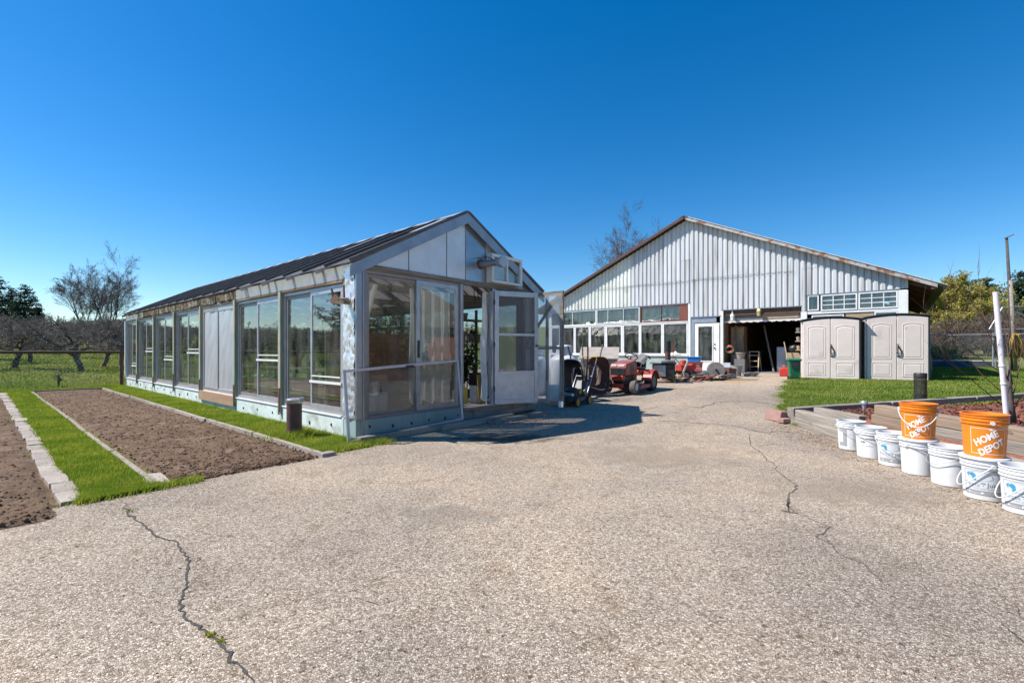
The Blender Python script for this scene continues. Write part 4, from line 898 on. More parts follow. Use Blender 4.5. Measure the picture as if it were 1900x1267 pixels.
# drip edge under the sheets
for a, b, z in ((-7.53, .21, 3.05), (1.5, 4.42, 2.65), (.21, 1.5, 2.41), (4.58, 7.3, 3.05)): bp(MB().box(a, b, -.06, .02, z-.035, z-.002), 'drip_rail', 'grey_metal')
# roof
for sd in (-1, 1):
    a = 7.53+.95; m = MB()
    P = [(0, -.28, AP+.06), (sd*a, -.28, bz(a)+.06), (sd*a, BD+.3, bz(a)+.06), (0, BD+.3, AP+.06)]
    m.add(P+[(x, y, z+.05) for x, y, z in P], [(0, 1, 2, 3), (7, 6, 5, 4), (0, 4, 5, 1), (1, 5, 6, 2), (2, 6, 7, 3), (3, 7, 4, 0)]); bp(m, 'roof_slope', 'soffit' if sd > 0 else 'roof_dark')
    if sd > 0:
        m = MB()
        for k in range(36):   # ribbing on the underside of the eave
            yy = -.2+k*.4; m.beam((7.5, yy, bz(7.5)+.045), (a-.02, yy, bz(a)+.045), .06, .03, up=(BS, 0, 1))
        o = bp(m, 'eave_ribs', 'soffit')
        t = .15
        while t < BD: bp(MB().beam((6.9, t, bz(6.9)-.06), (8.2, t, bz(8.2)-.06), .09, .18, up=(BS, 0, 1)), 'rafter_tail', 'beam_brown'); t += 1.6
        bp(MB().prism([(0.05, AP+.10), (8.25, bz(8.25)+.10), (8.25, bz(8.25)-.055), (.05, AP-.055)], 'y', -.30, -.26), 'fascia', 'rusty_fascia')
        bp(MB().prism([(0.02, AP+.125), (8.5, bz(8.5)+.125), (8.5, bz(8.5)+.10), (.02, AP+.10)], 'y', -.33, -.2), 'roof_edge', 'white_metal')
        bp(MB().box(8.1, 8.26, -.26, .4, bz(8.2)-.12, bz(8.2)+.02), 'purlin_end', 'rust')
    else:
        bp(MB().prism([(-a, bz(a)+.13), (0, AP+.13), (0, AP+.0), (-a, bz(a)+.0)], 'y', -.33, -.285), 'fascia', 'rust_brown')
bp(MB().prism([(-.2, AP+.04), (0, AP+.14), (.2, AP+.04), (0, AP+.11)], 'y', -.34, BD+.3), 'ridge_cap', 'rust_brown')
# trims and posts
for a, b, z0, z1 in ((.10, .21, 0, 3.03), (1.46, 1.58, 0, 2.62), (4.40, 4.60, 0, 2.40), (7.27, 7.53, 0, 3.0), (-7.53, -7.4, 0, 3.0), (1.30, 1.42, 0, 2.1)):
    bp(MB().box(a, b, -.05, .08, z0, z1), 'corner_board', 'white_paint', bevel=.006)
# left glazing: transoms above, tall panes below
def win(x0, x1, z0, z1, frame, mull=(), name='window', bar=.045, mat='glass_barn'):
    m = MB().box(x0, x0+bar, -.045, .04, z0, z1).box(x1-bar, x1, -.045, .04, z0, z1).box(x0+bar, x1-bar, -.045, .04, z0, z0+bar).box(x0+bar, x1-bar, -.045, .04, z1-bar, z1)
    w = bp(m, name, frame); xs = [x0+bar]+list(mull)+[x1-bar]
    for k, (a, b) in enumerate(zip(xs[:-1], xs[1:])):
        bp(MB().box(a+.012, b-.012, .0, .006, z0+bar, z1-bar), 'pane', mat, w)
        if k: bp(MB().box(a-.012, a+.012, -.03, .02, z0+bar, z1-bar), 'mullion', frame if frame != 'red_brown' else 'rust_brown', w)
    return w
win(-7.4, -4.56, 2.24, 3.01, 'white_paint', (-6.0,)); win(-4.54, -2.20, 2.26, 3.01, 'white_paint', (-3.9, -3.05))
w = win(-2.16, .08, 2.24, 3.01, 'red_brown', (-1.15,)); bp(MB().box(-.30, .03, -.03, .03, 2.29, 2.96), 'panel', 'red_brown', w)
bp(MB().box(-7.4, .10, -.06, .05, 2.19, 2.235), 'transom_rail', 'white_paint')
LW = [-7.4, -6.79, -5.86, -4.94, -4.03, -3.08, -2.18, -1.07, .09]
for k, (a, b) in enumerate(zip(LW[:-1], LW[1:])): win(a+.005, b-.005, .72, 2.185, 'white_paint', bar=.06 if k != 4 else .09)
bp(MB().box(-7.4, .1, -.09, .05, .66, .715), 'sill', 'white_paint'); bp(MB().box(-7.4, .1, -.03, .05, 0, .655), 'low_wall', 'teal_board')
# entrance door
bp(MB().box(.22, 1.29, -.02, .05, 2.13, 2.40), 'door_head', 'blue_grey_metal'); bp(MB().box(.22, .36, -.03, .06, 0, 2.125), 'door_jamb', 'blue_grey_metal')
d = bp(MB().box(.37, .52, -.01, .03, .05, 2.1).box(1.14, 1.29, -.01, .03, .05, 2.1).box(.52, 1.14, -.01, .03, .05, .45).box(.52, 1.14, -.01, .03, 1.98, 2.1), 'entrance_door', 'white_paint')
bp(MB().box(.50, .54, -.025, -.011, .43, 2.0).box(1.12, 1.16, -.025, -.011, .43, 2.0).box(.54, 1.12, -.025, -.011, .43, .47).box(.54, 1.12, -.025, -.011, 1.96, 2.0), 'glazing_bead', 'white_paint', d)
bp(MB().box(.54, 1.12, .008, .014, .47, 1.96), 'pane', 'glass_barn', d)
bp(MB().cyl((1.23, -.012, 1.02), (1.23, -.07, 1.02), .032, n=14), 'knob', 'black_iron', d, smooth=40); bp(MB().cyl((1.23, -.012, 1.18), (1.23, -.03, 1.18), .03, n=14), 'deadbolt', 'black_iron', d)
# garage bay: brown header, door rolled almost out of sight, lanterns are separate things
bp(MB().box(1.58, 4.40, .03, .10, 2.40, 2.645), 'garage_header', 'beam_brown')
g = bp(MB().box(1.60, 4.38, .11, .16, 2.16, 2.42), 'garage_door', 'grey_plastic')
m = MB(); v = []; n = 50
for k in range(n+1):
    x = 1.6+2.78*k/n; v += [(x, .10, 2.09+.015*math.sin(k*1.3)+.01*math.sin(k*2.9)), (x, .10, 2.165)]
m.add(v, [(2*k, 2*k+2, 2*k+3, 2*k+1) for k in range(n)]); bp(m, 'weather_strip', 'cloth_white', g)
bp(MB().box(3.05, 4.3, .100, .108, 2.2, 2.4), 'patch', 'card', g)
# right glazing: small dark light, two nine-pane sashes, trim below
win(4.62, 4.98, 2.43, 3.01, 'white_paint', name='window')
def grid_win(x0, x1, z0, z1):
    w = bp(MB().box(x0, x0+.05, -.05, .02, z0, z1).box(x1-.05, x1, -.05, .02, z0, z1).box(x0+.05, x1-.05, -.05, .02, z0, z0+.05).box(x0+.05, x1-.05, -.05, .02, z1-.05, z1), 'grid_window', 'white_paint')
    xs = np.linspace(x0+.05, x1-.05, 4); zs = np.linspace(z0+.05, z1-.05, 4)
    for x in xs[1:-1]: bp(MB().box(x-.014, x+.014, -.04, .0, z0+.05, z1-.05), 'glazing_bar', 'white_paint', w)
    for z in zs[1:-1]: bp(MB().box(x0+.05, x1-.05, -.036, -.004, z-.013, z+.013), 'glazing_bar', 'white_paint', w)
    for i in range(3):
        for j in range(3): bp(MB().box(xs[i]+.014, xs[i+1]-.014, -.018, -.013, zs[j]+.013, zs[j+1]-.013), 'pane', 'glass_barn', w)
grid_win(5.04, 6.14, 2.40, 3.0); grid_win(6.17, 7.26, 2.40, 3.0)
bp(MB().box(4.6, 7.27, -.03, .05, 2.30, 2.395), 'rail', 'white_paint')
win(4.75, 5.75, .9, 2.25, 'white_paint'); bp(MB().box(5.8, 6.6, .0, .04, .7, 2.29), 'ply_panel', 'card'); win(6.62, 7.26, .9, 2.29, 'white_paint'); bp(MB().box(4.6, 7.27, -.01, .05, 0, .69), 'low_wall', 'white_paint')
# shell
bp(MB().box(7.45, 7.53, .1, BD, 0, 3.3), 'side_wall', 'beam_brown'); bp(MB().box(-7.53, -7.45, .1, BD, 0, 3.3), 'side_wall', 'interior_pale')
m = MB(); m.prism([(-7.5, 0), (7.5, 0), (7.5, 3.3), (0, AP-.1), (-7.5, 3.3)], 'y', BD-.1, BD); bp(m, 'back_wall', 'interior_pale')
bp(MB().box(-7.5, 7.5, -.02, BD, -.06, .012), 'floor_slab', 'concrete_floor')
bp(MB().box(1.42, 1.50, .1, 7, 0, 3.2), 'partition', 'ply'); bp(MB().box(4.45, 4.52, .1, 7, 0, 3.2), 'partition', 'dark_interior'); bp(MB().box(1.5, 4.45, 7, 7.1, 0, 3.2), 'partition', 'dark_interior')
bp(MB().box(-7.4, 7.4, .1, 7, 3.22, 3.28), 'loft_floor', 'beam_brown')
# a loose wire across the gable
wire = thing('wall_wire', BW(-3., -.07, 4.0), BARN_ROT, 'thin black wire strung across the ribbed metal gable', 'wire')
m = MB(); m.tube([(x, -.0, .02*math.sin(x*2.2)-.0+.0*x) for x in np.linspace(-1.6, 7.2, 30)], .007, 4); m.build('cable', 'black_iron', wire)
# lanterns over the bay
def lantern(x, z, label):
    t = thing('wall_lantern', BW(x, .0, z), BARN_ROT, label, 'lantern', 'lanterns over the garage bay')
    MB().lathe([(0, .10), (.05, .10), (.10, .0), (.085, 0), (.07, -.20), (.05, -.22), (0, -.22)], 6).build('lamp_body', 'brass' if x > 2.2 else 'white_paint', t, loc=(0, -.08, 0)); MB().lathe([(0, .2), (.02, .19), (.02, .1), (0, .1)], 8).build('finial', 'brass' if x > 2.2 else 'white_paint', t, loc=(0, -.08, 0))
    MB().box(-.03, .03, -.06, .028, -.02, .03).build('bracket', 'brass' if x > 2.2 else 'white_paint', t); return t
lantern(1.95, 2.36, 'white wall lantern at the left of the garage header'); lantern(2.95, 2.52, 'brass wall lantern near the middle of the garage header')

# ---- inside the bay
def bthing(name, x, y, label, cat, rz=0, z=.012): return thing(name, BW(x, y, z), BARN_ROT+rz, label, cat)
t = bthing('filing_cabinet', 3.55, 1.1, 'tall grey metal cabinet standing in the garage bay', 'cabinet')
MB().box(-.17, .17, 0, .45, 0, 1.05).build('carcass', 'grey_metal', t, bevel=.006)
for k in range(3): MB().box(-.155, .155, -.015, -.001, .05+k*.33, .36+k*.33).build('drawer', 'grey_metal', t, bevel=.004)
t = bthing('wood_cupboard', 1.85, 1.0, 'tall brown wooden cupboard inside the left of the bay', 'cupboard')
MB().box(-.25, .3, 0, .5, 0, 1.95).build('carcass', 'ply', t, bevel=.006); MB().box(-.23, .02, -.02, -.001, .05, 1.9).build('door', 'card', t); MB().box(.03, .28, -.02, -.001, .05, 1.9).build('door', 'card', t)
t = bthing('step_ladder', 2.55, .9, 'small yellowed step ladder standing in the bay', 'ladder')
for x in (-.22, .22): MB().beam((x, -.25, 0), (x*.8, .1, .85), .04, .05).build('rail', 'tan_board', t); MB().beam((x, .4, 0), (x*.8, .12, .85), .03, .04).build('rail', 'tan_board', t)
for k in range(3): MB().box(-.2, .2, -.2+.1*k, -.05+.1*k, .2+.24*k, .23+.24*k).build('step', 'tan_board', t)
MB().box(-.2, .2, .0, .2, .84, .87).build('step', 'tan_board', t)
def lean(x, y0, y1, dx, L, mat, label, name='leaning_plank', w=.06):
    t = bthing(name, x, y0, label, 'plank'); MB().beam((0, 0, .02), (dx, y1-y0, L), w, .03).build('board', mat, t)
lean(2.15, .55, 1.0, -.35, 2.0, 'weathered_wood', 'long plank leaning left inside the garage bay', w=.09); lean(2.5, .5, 1.2, -.5, 2.1, 'beam_brown', 'dark pole leaning across the garage bay'); lean(3.3, .9, 1.6, -.5, 2.0, 'weathered_wood', 'thin pole leaning deep in the garage bay')
t = bthing('dustbin', 2.05, .45, 'grey plastic dustbin inside the bay entrance', 'bin'); MB().lathe([(0, 0), (.2, 0), (.25, .68), (.27, .68), (.27, .72), (.22, .76), (0, .78)], 20).build('body', 'grey_plastic', t, smooth=40)
t = bthing('pot_stack', 2.18, .25, 'pale grey pot resting on a dark stand in the bay', 'pot'); MB().box(-.2, .2, -.15, .15, 0, .55).build('stand', 'grey_plastic', t); MB().lathe([(0, .55), (.14, .55), (.2, .78), (.22, .78), (.22, .82), (0, .82)], 18).build('pot', 'cast_stone', t, smooth=40)
t = bthing('workbench', 3.2, 4.5, 'dark workbench at the back of the garage bay', 'bench'); MB().box(-1.2, 1.1, -.3, .4, .85, .9).build('top', 'beam_brown', t)
for x in (-1.1, 1.0): MB().box(x, x+.08, -.25, .35, 0, .85).build('leg', 'beam_brown', t)
t = bthing('carton', 4.1, .75, 'brown carton stacked at the right of the bay', 'box'); MB().box(-.3, .3, -.2, .2, .52, .82).build('box_body', 'card', t); MB().box(-.3, .3, -.2, .2, 0, .515).build('crate', 'dark_tarp', t)
t = bthing('rubbish_sack', 4.05, .75, 'black rubbish sack on top of the carton', 'sack', z=.84)
MB().grid(lambda i, j: ((.22+.03*math.sin(i*31))*math.cos(i*6.2832)*math.sin(.05+j*3.0), (.18+.02*math.sin(i*19))*math.sin(i*6.2832)*math.sin(.05+j*3.0), .17-.17*math.cos(j*3.0)+.02*math.sin(i*25)), 18, 9).build('sack', 'black_plastic', t, smooth=180)
t = bthing('garden_spade', 3.95, .25, 'long-handled spade leaning at the right of the bay', 'spade'); MB().tube([(0, 0, .3), (-.18, .12, 1.25)], .018, 8).build('handle', 'tan_board', t); MB().prism([(-.08, 0), (.08, 0), (.09, .26), (-.07, .28)], 'y', -.01, .01).build('blade', 'grey_metal', t)
t = bthing('hose_reel', 1.78, .1, 'coil of red and green hose hung at the bay jamb', 'hose', z=1.0)
for k, c in enumerate(('red_plastic', 'red_plastic', 'green_plastic')):
    MB().tube([(.16*math.cos(a)+.02*k, -.03*k, .13*math.sin(a)-.03*k) for a in np.linspace(0, 6.3, 20)], .022, 6).build('coil', c, t, smooth=180)
t = bthing('shelf_junk', 4.28, .35, 'narrow shelf of pots along the right wall of the bay', 'shelf')
for z in (.9, 1.25, 1.6): MB().box(-.1, .1, -.2, .25, z, z+.025).build('shelf_board', 'card', t); MB().lathe([(0, 0), (.07, 0), (.09, .16), (0, .18)], 10).build('jar', rng.choice(('cast_stone', 'grey_metal', 'card')), t, loc=(-.01, rng.uniform(-.1, .1), z+.025), smooth=40)
t = bthing('tan_panel', -1.2, 1.6, 'tan sheet of board propped behind the barn windows', 'board'); MB().box(-.55, .55, 0, .03, .5, 1.75).build('board', 'tan_board', t); MB().box(-.5, .5, -.35, -.02, .0, .75).build('stand', 'dark_interior', t)
t = bthing('tan_panel', .35-.6, 2.2, 'second tan board behind the window nearest the door', 'board'); MB().box(-.25, .5, 0, .03, .6, 1.7).build('board', 'tan_board', t); MB().box(-.25, .5, .05, .3, 0, .6).build('stand', 'dark_interior', t)

# ================================================================ resin sheds
def shed(name, p0, ang, width, H, label):
    t = thing(name, (p0[0], p0[1], gz(*p0)-.01), ang, label, 'shed', 'resin garden sheds'); W = width
    def arch(x, lo, hi): lo += .03; return lo+(hi-lo)*(1-((x-W/2)/(W/2))**2)
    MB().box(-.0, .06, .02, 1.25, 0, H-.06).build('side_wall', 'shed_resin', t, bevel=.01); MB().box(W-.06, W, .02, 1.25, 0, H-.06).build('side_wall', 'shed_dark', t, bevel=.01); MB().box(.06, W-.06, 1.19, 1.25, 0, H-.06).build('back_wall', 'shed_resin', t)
    n = 16; top = [(W*k/n, arch(W*k/n, H-.09, H+.03)) for k in range(n+1)]
    m = MB(); m.prism([(-.04, H-.05)]+[(x*(W+.08)/W-.04, z+.02) for x, z in top]+[(W+.04, H-.05)]+[(x*(W+.08)/W-.04, z+.05) for x, z in reversed(top)], 'y', -.06, 1.3); m.build('roof', 'shed_roof', t)
    for sd in (0, 1):
        x0 = .05+.004 if sd == 0 else W/2+.006; x1 = W/2-.006 if sd == 0 else W-.054
        xs = np.linspace(x0, x1, 9); m = MB(); m.prism([(x0, .03), (x1, .03)]+[(x, arch(x, H-.11, H+.01)) for x in reversed(xs)], 'y', -.035, .02); dr = m.build('door', 'shed_resin', t, bevel=.012)
        a, b = x0+.14, x1-.14
        def panel(z0, z1, arc):
            def ring(inset, y):
                pts = [(a+inset, z0+inset), (b-inset, z0+inset)]
                if arc: pts += [(a+inset+(b-a-2*inset)*(1-k/8), z1-inset-.05*((k/8-.5)*2)**2) for k in range(9)]
                else: pts += [(b-inset, z1-inset), (a+inset, z1-inset)]
                return [(p[0], y, p[1]) for p in pts]
            R = [ring(0, -.036), ring(.012, -.029), ring(.026, -.029), ring(.046, -.041)]; n = len(R[0]); m = MB(); v = sum(R, [])
            f = [(r*n+i, r*n+(i+1) % n, (r+1)*n+(i+1) % n, (r+1)*n+i) for r in range(3) for i in range(n)]+[tuple(3*n+i for i in range(n))]
            m.add(v, f); m.build('door_panel', 'shed_resin', dr)
            q = MB(); o = [(p[0], -.0365, p[2]) for p in R[0]]; i2 = ring(-.02, -.0365); o2 = ring(-.007, -.045)
            v = i2+o2+ring(.0, -.040); q.add(v, [(r*n+i, r*n+(i+1) % n, (r+1)*n+(i+1) % n, (r+1)*n+i) for r in range(2) for i in range(n)]); q.build('moulding', 'shed_resin', dr)
        panel(.72, H-.24, True); panel(.16, .56, False)
    h = MB().tube([(W/2+.012, -.04, .86), (W/2+.012, -.10, .90), (W/2+.012, -.10, 1.10), (W/2+.012, -.04, 1.16)], .016, 8); h.tube([(W/2+.012, -.10, 1.10), (W/2+.10, -.06, .93), (W/2+.10, -.06, .86), (W/2+.012, -.10, .87)], .013, 8); h.build('handle', 'black_plastic', t, smooth=40)
    MB().beam((W/2-.01, -.05, .80), (W/2+.06, -.05, .775), .02, .03).build('latch', 'black_plastic', t)
    return t
shed('resin_shed', (9.80, 15.42), math.radians(-33), 1.62, 2.0, 'beige resin shed next to the garage bay with panelled double doors')
shed('resin_shed', (11.36, 14.66), math.radians(-30), 1.60, 2.04, 'beige resin shed farthest right with panelled double doors')
t = thing('rain_barrel', (13.75, 15.35, gz(13.75, 15.35)), 0, 'dark blue grey barrel standing behind the right resin shed', 'barrel')
MB().lathe([(0, 0), (.27, 0), (.31, .25), (.31, .6), (.27, .85), (.24, .87), (0, .87)], 22).build('body', 'dark_tarp', t, smooth=40)
MB().lathe([(.312, .25), (.322, .27), (.322, .31), (.312, .33)], 22).build('hoop', 'dark_tarp', t, smooth=40)
t = thing('round_tub', (13.75, 15.30, gz(13.75, 15.30)+1.22), 0, 'round black tub tipped on edge above the dark barrel', 'tub')
o = MB().lathe([(0, -.08), (.26, -.08), (.33, .10), (.36, .10), (.36, .12), (.31, .12), (.25, -.06), (0, -.06)], 24).build('tub', 'black_plastic', t, smooth=40, rot=(math.radians(80), 0, math.radians(25)))

# ================================================================ raised timber bed at the right
RB = thing('raised_bed', (4.75, 7.5, gz(4.75, 7.5)), 0, 'raised bed of weathered landscape timbers filled with red mulch', 'raised bed')
bz0 = gz(4.75, 7.5)
def timber(p0, p1, mat='grey_timber', w=.15, h=.135):
    p0 = Vector(p0)-Vector((4.75, 7.5, bz0)); p1 = Vector(p1)-Vector((4.75, 7.5, bz0)); c = (p0+p1)/2; d = p1-p0; L = d.length/2
    m = MB().box(-w/2, w/2, -L, L, -h/2, h/2)
    o = m.build('timber', mat, RB, bevel=.012); o.location = c; o.rotation_euler = (math.asin(d.z/d.length), 0, math.atan2(-d.x, d.y)); return o
for (x, z, ys, mats) in ((4.74, .062, (7.62, 5.3, 2.9, .9), ('grey_timber',)*3), (4.77, .200, (7.55, 6.05, 3.7, 1.0), ('grey_timber',)*3), (5.02, .332, (6.28, 5.45, 3.1, 1.0), ('fresh_timber', 'grey_timber', 'grey_timber')), (5.04, .465, (6.25, 4.15, 1.2), ('fresh_timber', 'grey_timber'))):
    for a, b, mt in zip(ys[:-1], ys[1:], mats):
        za = max(0, gz(x, a)-.01) if z < .1 else gz(x, a)*.7; zb_ = gz(x, b)*.7
        timber((x+rng.uniform(-.01, .01), a-.006, z+za), (x+rng.uniform(-.01, .01), b+.006, z+zb_), mt)
timber((4.93, 7.35, .33), (4.98, 6.45, .32), w=.13, h=.11)
bp0 = Vector((4.72, 7.72, .245)); bp1 = Vector((11.4, 9.72, .33))
for k in range(3): timber(bp0+(bp1-bp0)*(k/3), bp0+(bp1-bp0)*((k+1)/3-.004), 'grey_timber', .14, .17); timber(bp0+(bp1-bp0)*(k/3+.002)-Vector((0, 0, .15)), bp0+(bp1-bp0)*((k+1)/3-.004)-Vector((0, 0, .15)), 'grey_timber', .13, .14)
def mulch_z(x, y):
    e = np.clip((np.asarray(x)-4.8)/.5, 0, 1); f = np.clip((6.9-np.asarray(y))/.8, 0, 1)
    return .24+.02*e+.20*f*np.clip((np.asarray(x)-4.95)/.12, 0, 1)+.05*(vnoise(np.asarray(x)*2.2, np.asarray(y)*2.2, 31)-.5)
v = []; nx, ny = 60, 50
for i in range(nx+1):
    x = 4.82+6.4*i/nx; yt = 7.66+(x-4.72)*.2994
    for j in range(ny+1): y = 2.4+(yt-2.4)*j/ny; v.append((x-4.75, y-7.5, float(mulch_z(x, y))-bz0))
i = (np.arange(nx)[:, None]*(ny+1)+np.arange(ny)[None, :]).ravel()
npmesh('mulch_bed', v, np.stack([i, i+ny+1, i+ny+2, i+1], -1), 'mulch', RB, smooth=True)
P = []
for k in range(16000):
    x = 5.0+5.6*rng.random()**1.3; y = rng.uniform(3.2, min(9.2, 7.6+(x-4.72)*.29))
    if y > x*1.75+.2: continue
    P.append((x-4.75, y-7.5, float(mulch_z(x, y))-bz0+rng.uniform(0, .025)))
tag(leaves(P, .055, 'mulch', 'mulch_chips', RB, .4, .55), kind='stuff')
t = thing('stalk_clump', (6.35, 6.9, float(mulch_z(6.35, 6.9))), 0, 'dry stalk clump in the mulch behind the orange buckets', 'plant')
m = MB()
for k in range(46): a = rng.uniform(0, 6.28); L = rng.uniform(.1, .34); e = rng.uniform(.1, 1.1); m.tube([(0, 0, -.02), (L*.5*math.cos(a), L*.5*math.sin(a), L*.5*e), (L*math.cos(a), L*math.sin(a), L*.6*e)], [.005, .004, .002], 3)
m.build('stalks', 'litter', t)
t = thing('edging_block', (4.62, 7.92, gz(4.62, 7.92)), .3, 'pinkish concrete block at the driveway corner of the bed', 'block'); MB().prism([(-.13, 0), (.13, 0), (.11, .16), (-.09, .17)], 'y', -.16, .16).build('block', 'pink_block', t, bevel=.012)
MB().box(-.20, .0, -.3, -.17, 0, .07).build('chip', 'pink_block', t, bevel=.01)
t = thing('solar_light', (5.12, 6.62, float(mulch_z(5.12, 6.62))), 0, 'small silver solar stake light in the timber bed', 'light')
MB().cyl((0, 0, 0), (0, 0, .13), .009, n=8).build('stake', 'rust', t); MB().lathe([(.012, .11), (.018, .13), (.03, .2), (.045, .205), (.048, .225), (.038, .245), (0, .25)], 18).build('lamp_head', 'galvanised', t, smooth=40)
# perforated bollard
t = thing('bollard_light', (7.95, 8.86, .22), 0, 'black perforated bollard light behind the orange buckets', 'bollard')
MB().lathe([(0, 0), (.10, 0), (.10, .22), (.095, .22)], 28).build('base_tube', 'black_iron', t, smooth=40)
m = MB(); nz, na = 25, 28; r = .10
for j in range(nz):
    for i in range(na):
        a = 2*math.pi*(i+.5*(j % 2))/na; z = .228+j*.0128; h = .006; w = .0045
        da = w/r
        # lattice cell: diamond hole bordered by thin bars
        a0, a1 = a-math.pi/na, a+math.pi/na; z0, z1 = z-.0128, z+.0128
        def C(q, zz, rr=r): return (rr*math.cos(q), rr*math.sin(q), zz)
        cx = [(a0, z), (a, z0), (a1, z), (a, z1)]; k = .45; inn = [(a+(p-a)*k, z+(q-z)*k) for p, q in cx]
        cor = [(a0, z0), (a1, z0), (a1, z1), (a0, z1)]
        m.add([C(p, q) for p, q in cx]+[C(p, q) for p, q in inn], [(0, 1, 5, 4), (1, 2, 6, 5), (2, 3, 7, 6), (3, 0, 4, 7)])
m.build('perforated_sleeve', 'perforated', t)
MB().lathe([(.1005, .54), (.102, .545), (.102, .63), (.095, .64), (0, .64)], 28).build('cap', 'black_iron', t, smooth=40)
# leaning pvc pole and the sapling tied to it
t = thing('pvc_pole', (5.64, 5.18, float(mulch_z(5.58, 5.18))-.05), 0, 'white plastic pipe leaning upright beside the bare sapling', 'pole')
top = Vector((5.46, 5.14, 1.96)); base = Vector((5.64, 5.18, float(mulch_z(5.58, 5.18))-.05)); MB().cyl((0, 0, 0), top-base, .024, n=20).build('pipe', 'pvc', t, smooth=40)
for q in (.33, .46): MB().cyl((top-base)*q, (top-base)*(q+.008), .03, n=16).build('tie', 'white_paint', t, smooth=40)
sp_ = thing('sapling', (5.78, 5.24, float(mulch_z(5.70, 5.22))), 0, 'bare reddish sapling branching beside the white pole', 'sapling')
r = random.Random(4); mt = MB(); mc = MB()
mt.tube([(0, 0, -.02), (-.02, .01, .2), (-.05, .0, .42), (-.05, .02, .7)], [.03, .026, .02, .012], 8)
def spr(p, d, L, rad, lev):
    pts = [p]; rr = [rad]; q = Vector(p); dd = Vector(d).normalized()
    for k in range(5):
        dd = (dd+Vector((r.uniform(-.12, .12), r.uniform(-.12, .12), r.uniform(-.04, .10)))).normalized(); q = q+dd*L/5; pts.append(q); rr.append(rad*(1-.16*(k+1)))
        if lev < 2 and k > 0 and r.random() < .75: spr(q, (dd+Vector((r.uniform(-.7, .7), r.uniform(-.5, .5), r.uniform(-.1, .6)))), L*.55, rad*.6, lev+1)
    mc.tube(pts, rr, 5)
for (z, d, L) in ((.12, (-.9, .1, .75), 1.25), (.25, (-.75, .25, .9), 1.05), (.3, (.6, .2, .9), .8), (.2, (.9, .1, .7), .9), (.4, (-.5, -.1, 1), 1.0), (.45, (.3, .3, 1), .8), (.15, (.4, -.2, .8), .7), (.5, (-.9, .2, .6), .95)): spr((-.02, 0, z), d, L, .007, 0)
mt.build('trunk', 'bark', sp_, smooth=180); mc.build('crown', 'twig_red', sp_, smooth=180)

# ================================================================ buckets
BH, RT, RBt = .37, .150, .132
def br(z): return RBt+(RT-RBt)*z/BH
def bucket_body(mat):
    pr = [(0, .004), (RBt-.006, .0), (RBt, .006)]+[(br(z), z) for z in (.1, .2, .275)]+[(br(.275)+.001, .280), (br(.28)+.010, .284), (br(.29)+.010, .292), (br(.292), .295), (br(.305), .308), (br(.31)+.009, .312), (br(.318)+.009, .320), (br(.32), .324), (br(.335), .338), (br(.34)+.007, .341), (br(.345)+.007, .348), (br(.35), .351), (br(.358), .360), (br(.36)+.010, .362), (br(.37)+.010, .370), (RT-.004, .370), (RT-.008, .35), (RBt-.005, .02), (0, .02)]
    return MB().lathe(pr, 40).mesh('body', mat, 35)
bw_me, bo_me = bucket_body('bucket_white'), bucket_body('bucket_orange')
def wrap_build(verts, faces, th0, z0, off, name, mat, parent):
    vv = []
    for x, z in verts:
        zz = z0+z; rr = br(zz)+off; a = th0+x/br(.18); vv.append((rr*math.cos(a), rr*math.sin(a), zz))
    m = MB(); m.add(vv, faces); return m.build(name, mat, parent)
def wrap_rect(x0, x1, z0, z1, th0, off, name, mat, parent):
    n = max(2, int(abs(x1-x0)/.012)); k = max(1, int(abs(z1-z0)/.08)); V = [(x0+(x1-x0)*i/n, z0+(z1-z0)*j/k) for i in range(n+1) for j in range(k+1)]
    F = [(i*(k+1)+j, (i+1)*(k+1)+j, (i+1)*(k+1)+j+1, i*(k+1)+j+1) for i in range(n) for j in range(k)]
    return wrap_build(V, F, th0, 0, off, name, mat, parent)
def text2d(s, width, bold=0., xs=1.):
    c = bpy.data.curves.new('lettering', 'FONT'); c.body = s; c.size = 1; c.offset = bold; c.resolution_u = 3; o = bpy.data.objects.new('lettering', c); COL.objects.link(o)
    dg = bpy.context.evaluated_depsgraph_get(); me = o.evaluated_get(dg).to_mesh(); V = [(v.co.x, v.co.y) for v in me.vertices]; F = [tuple(p.vertices) for p in me.polygons]
    o.evaluated_get(dg).to_mesh_clear(); bpy.data.objects.remove(o); bpy.data.curves.remove(c)
    a = min(v[0] for v in V); b = max(v[0] for v in V); k = width/(b-a); cy = (min(v[1] for v in V)+max(v[1] for v in V))/2
    return [((x-(a+b)/2)*k, (y-cy)*k*xs) for x, y in V], F
def rot2(V, ang, dx=0, dz=0):
    c, s = math.cos(ang), math.sin(ang); return [(x*c-z*s+dx, x*s+z*c+dz) for x, z in V]
def ell(cx, cz, a, b, n=28, hole=0., tilt=0.):
    o = [(cx+a*math.cos(2*math.pi*i/n), cz+b*math.sin(2*math.pi*i/n)) for i in range(n)]
    if not hole: return o, [tuple(range(n))]
    i2 = [(cx+(a-hole)*math.cos(2*math.pi*i/n), cz+(b-hole)*math.sin(2*math.pi*i/n)) for i in range(n)]
    return o+i2, [(i, (i+1) % n, n+(i+1) % n, n+i) for i in range(n)]
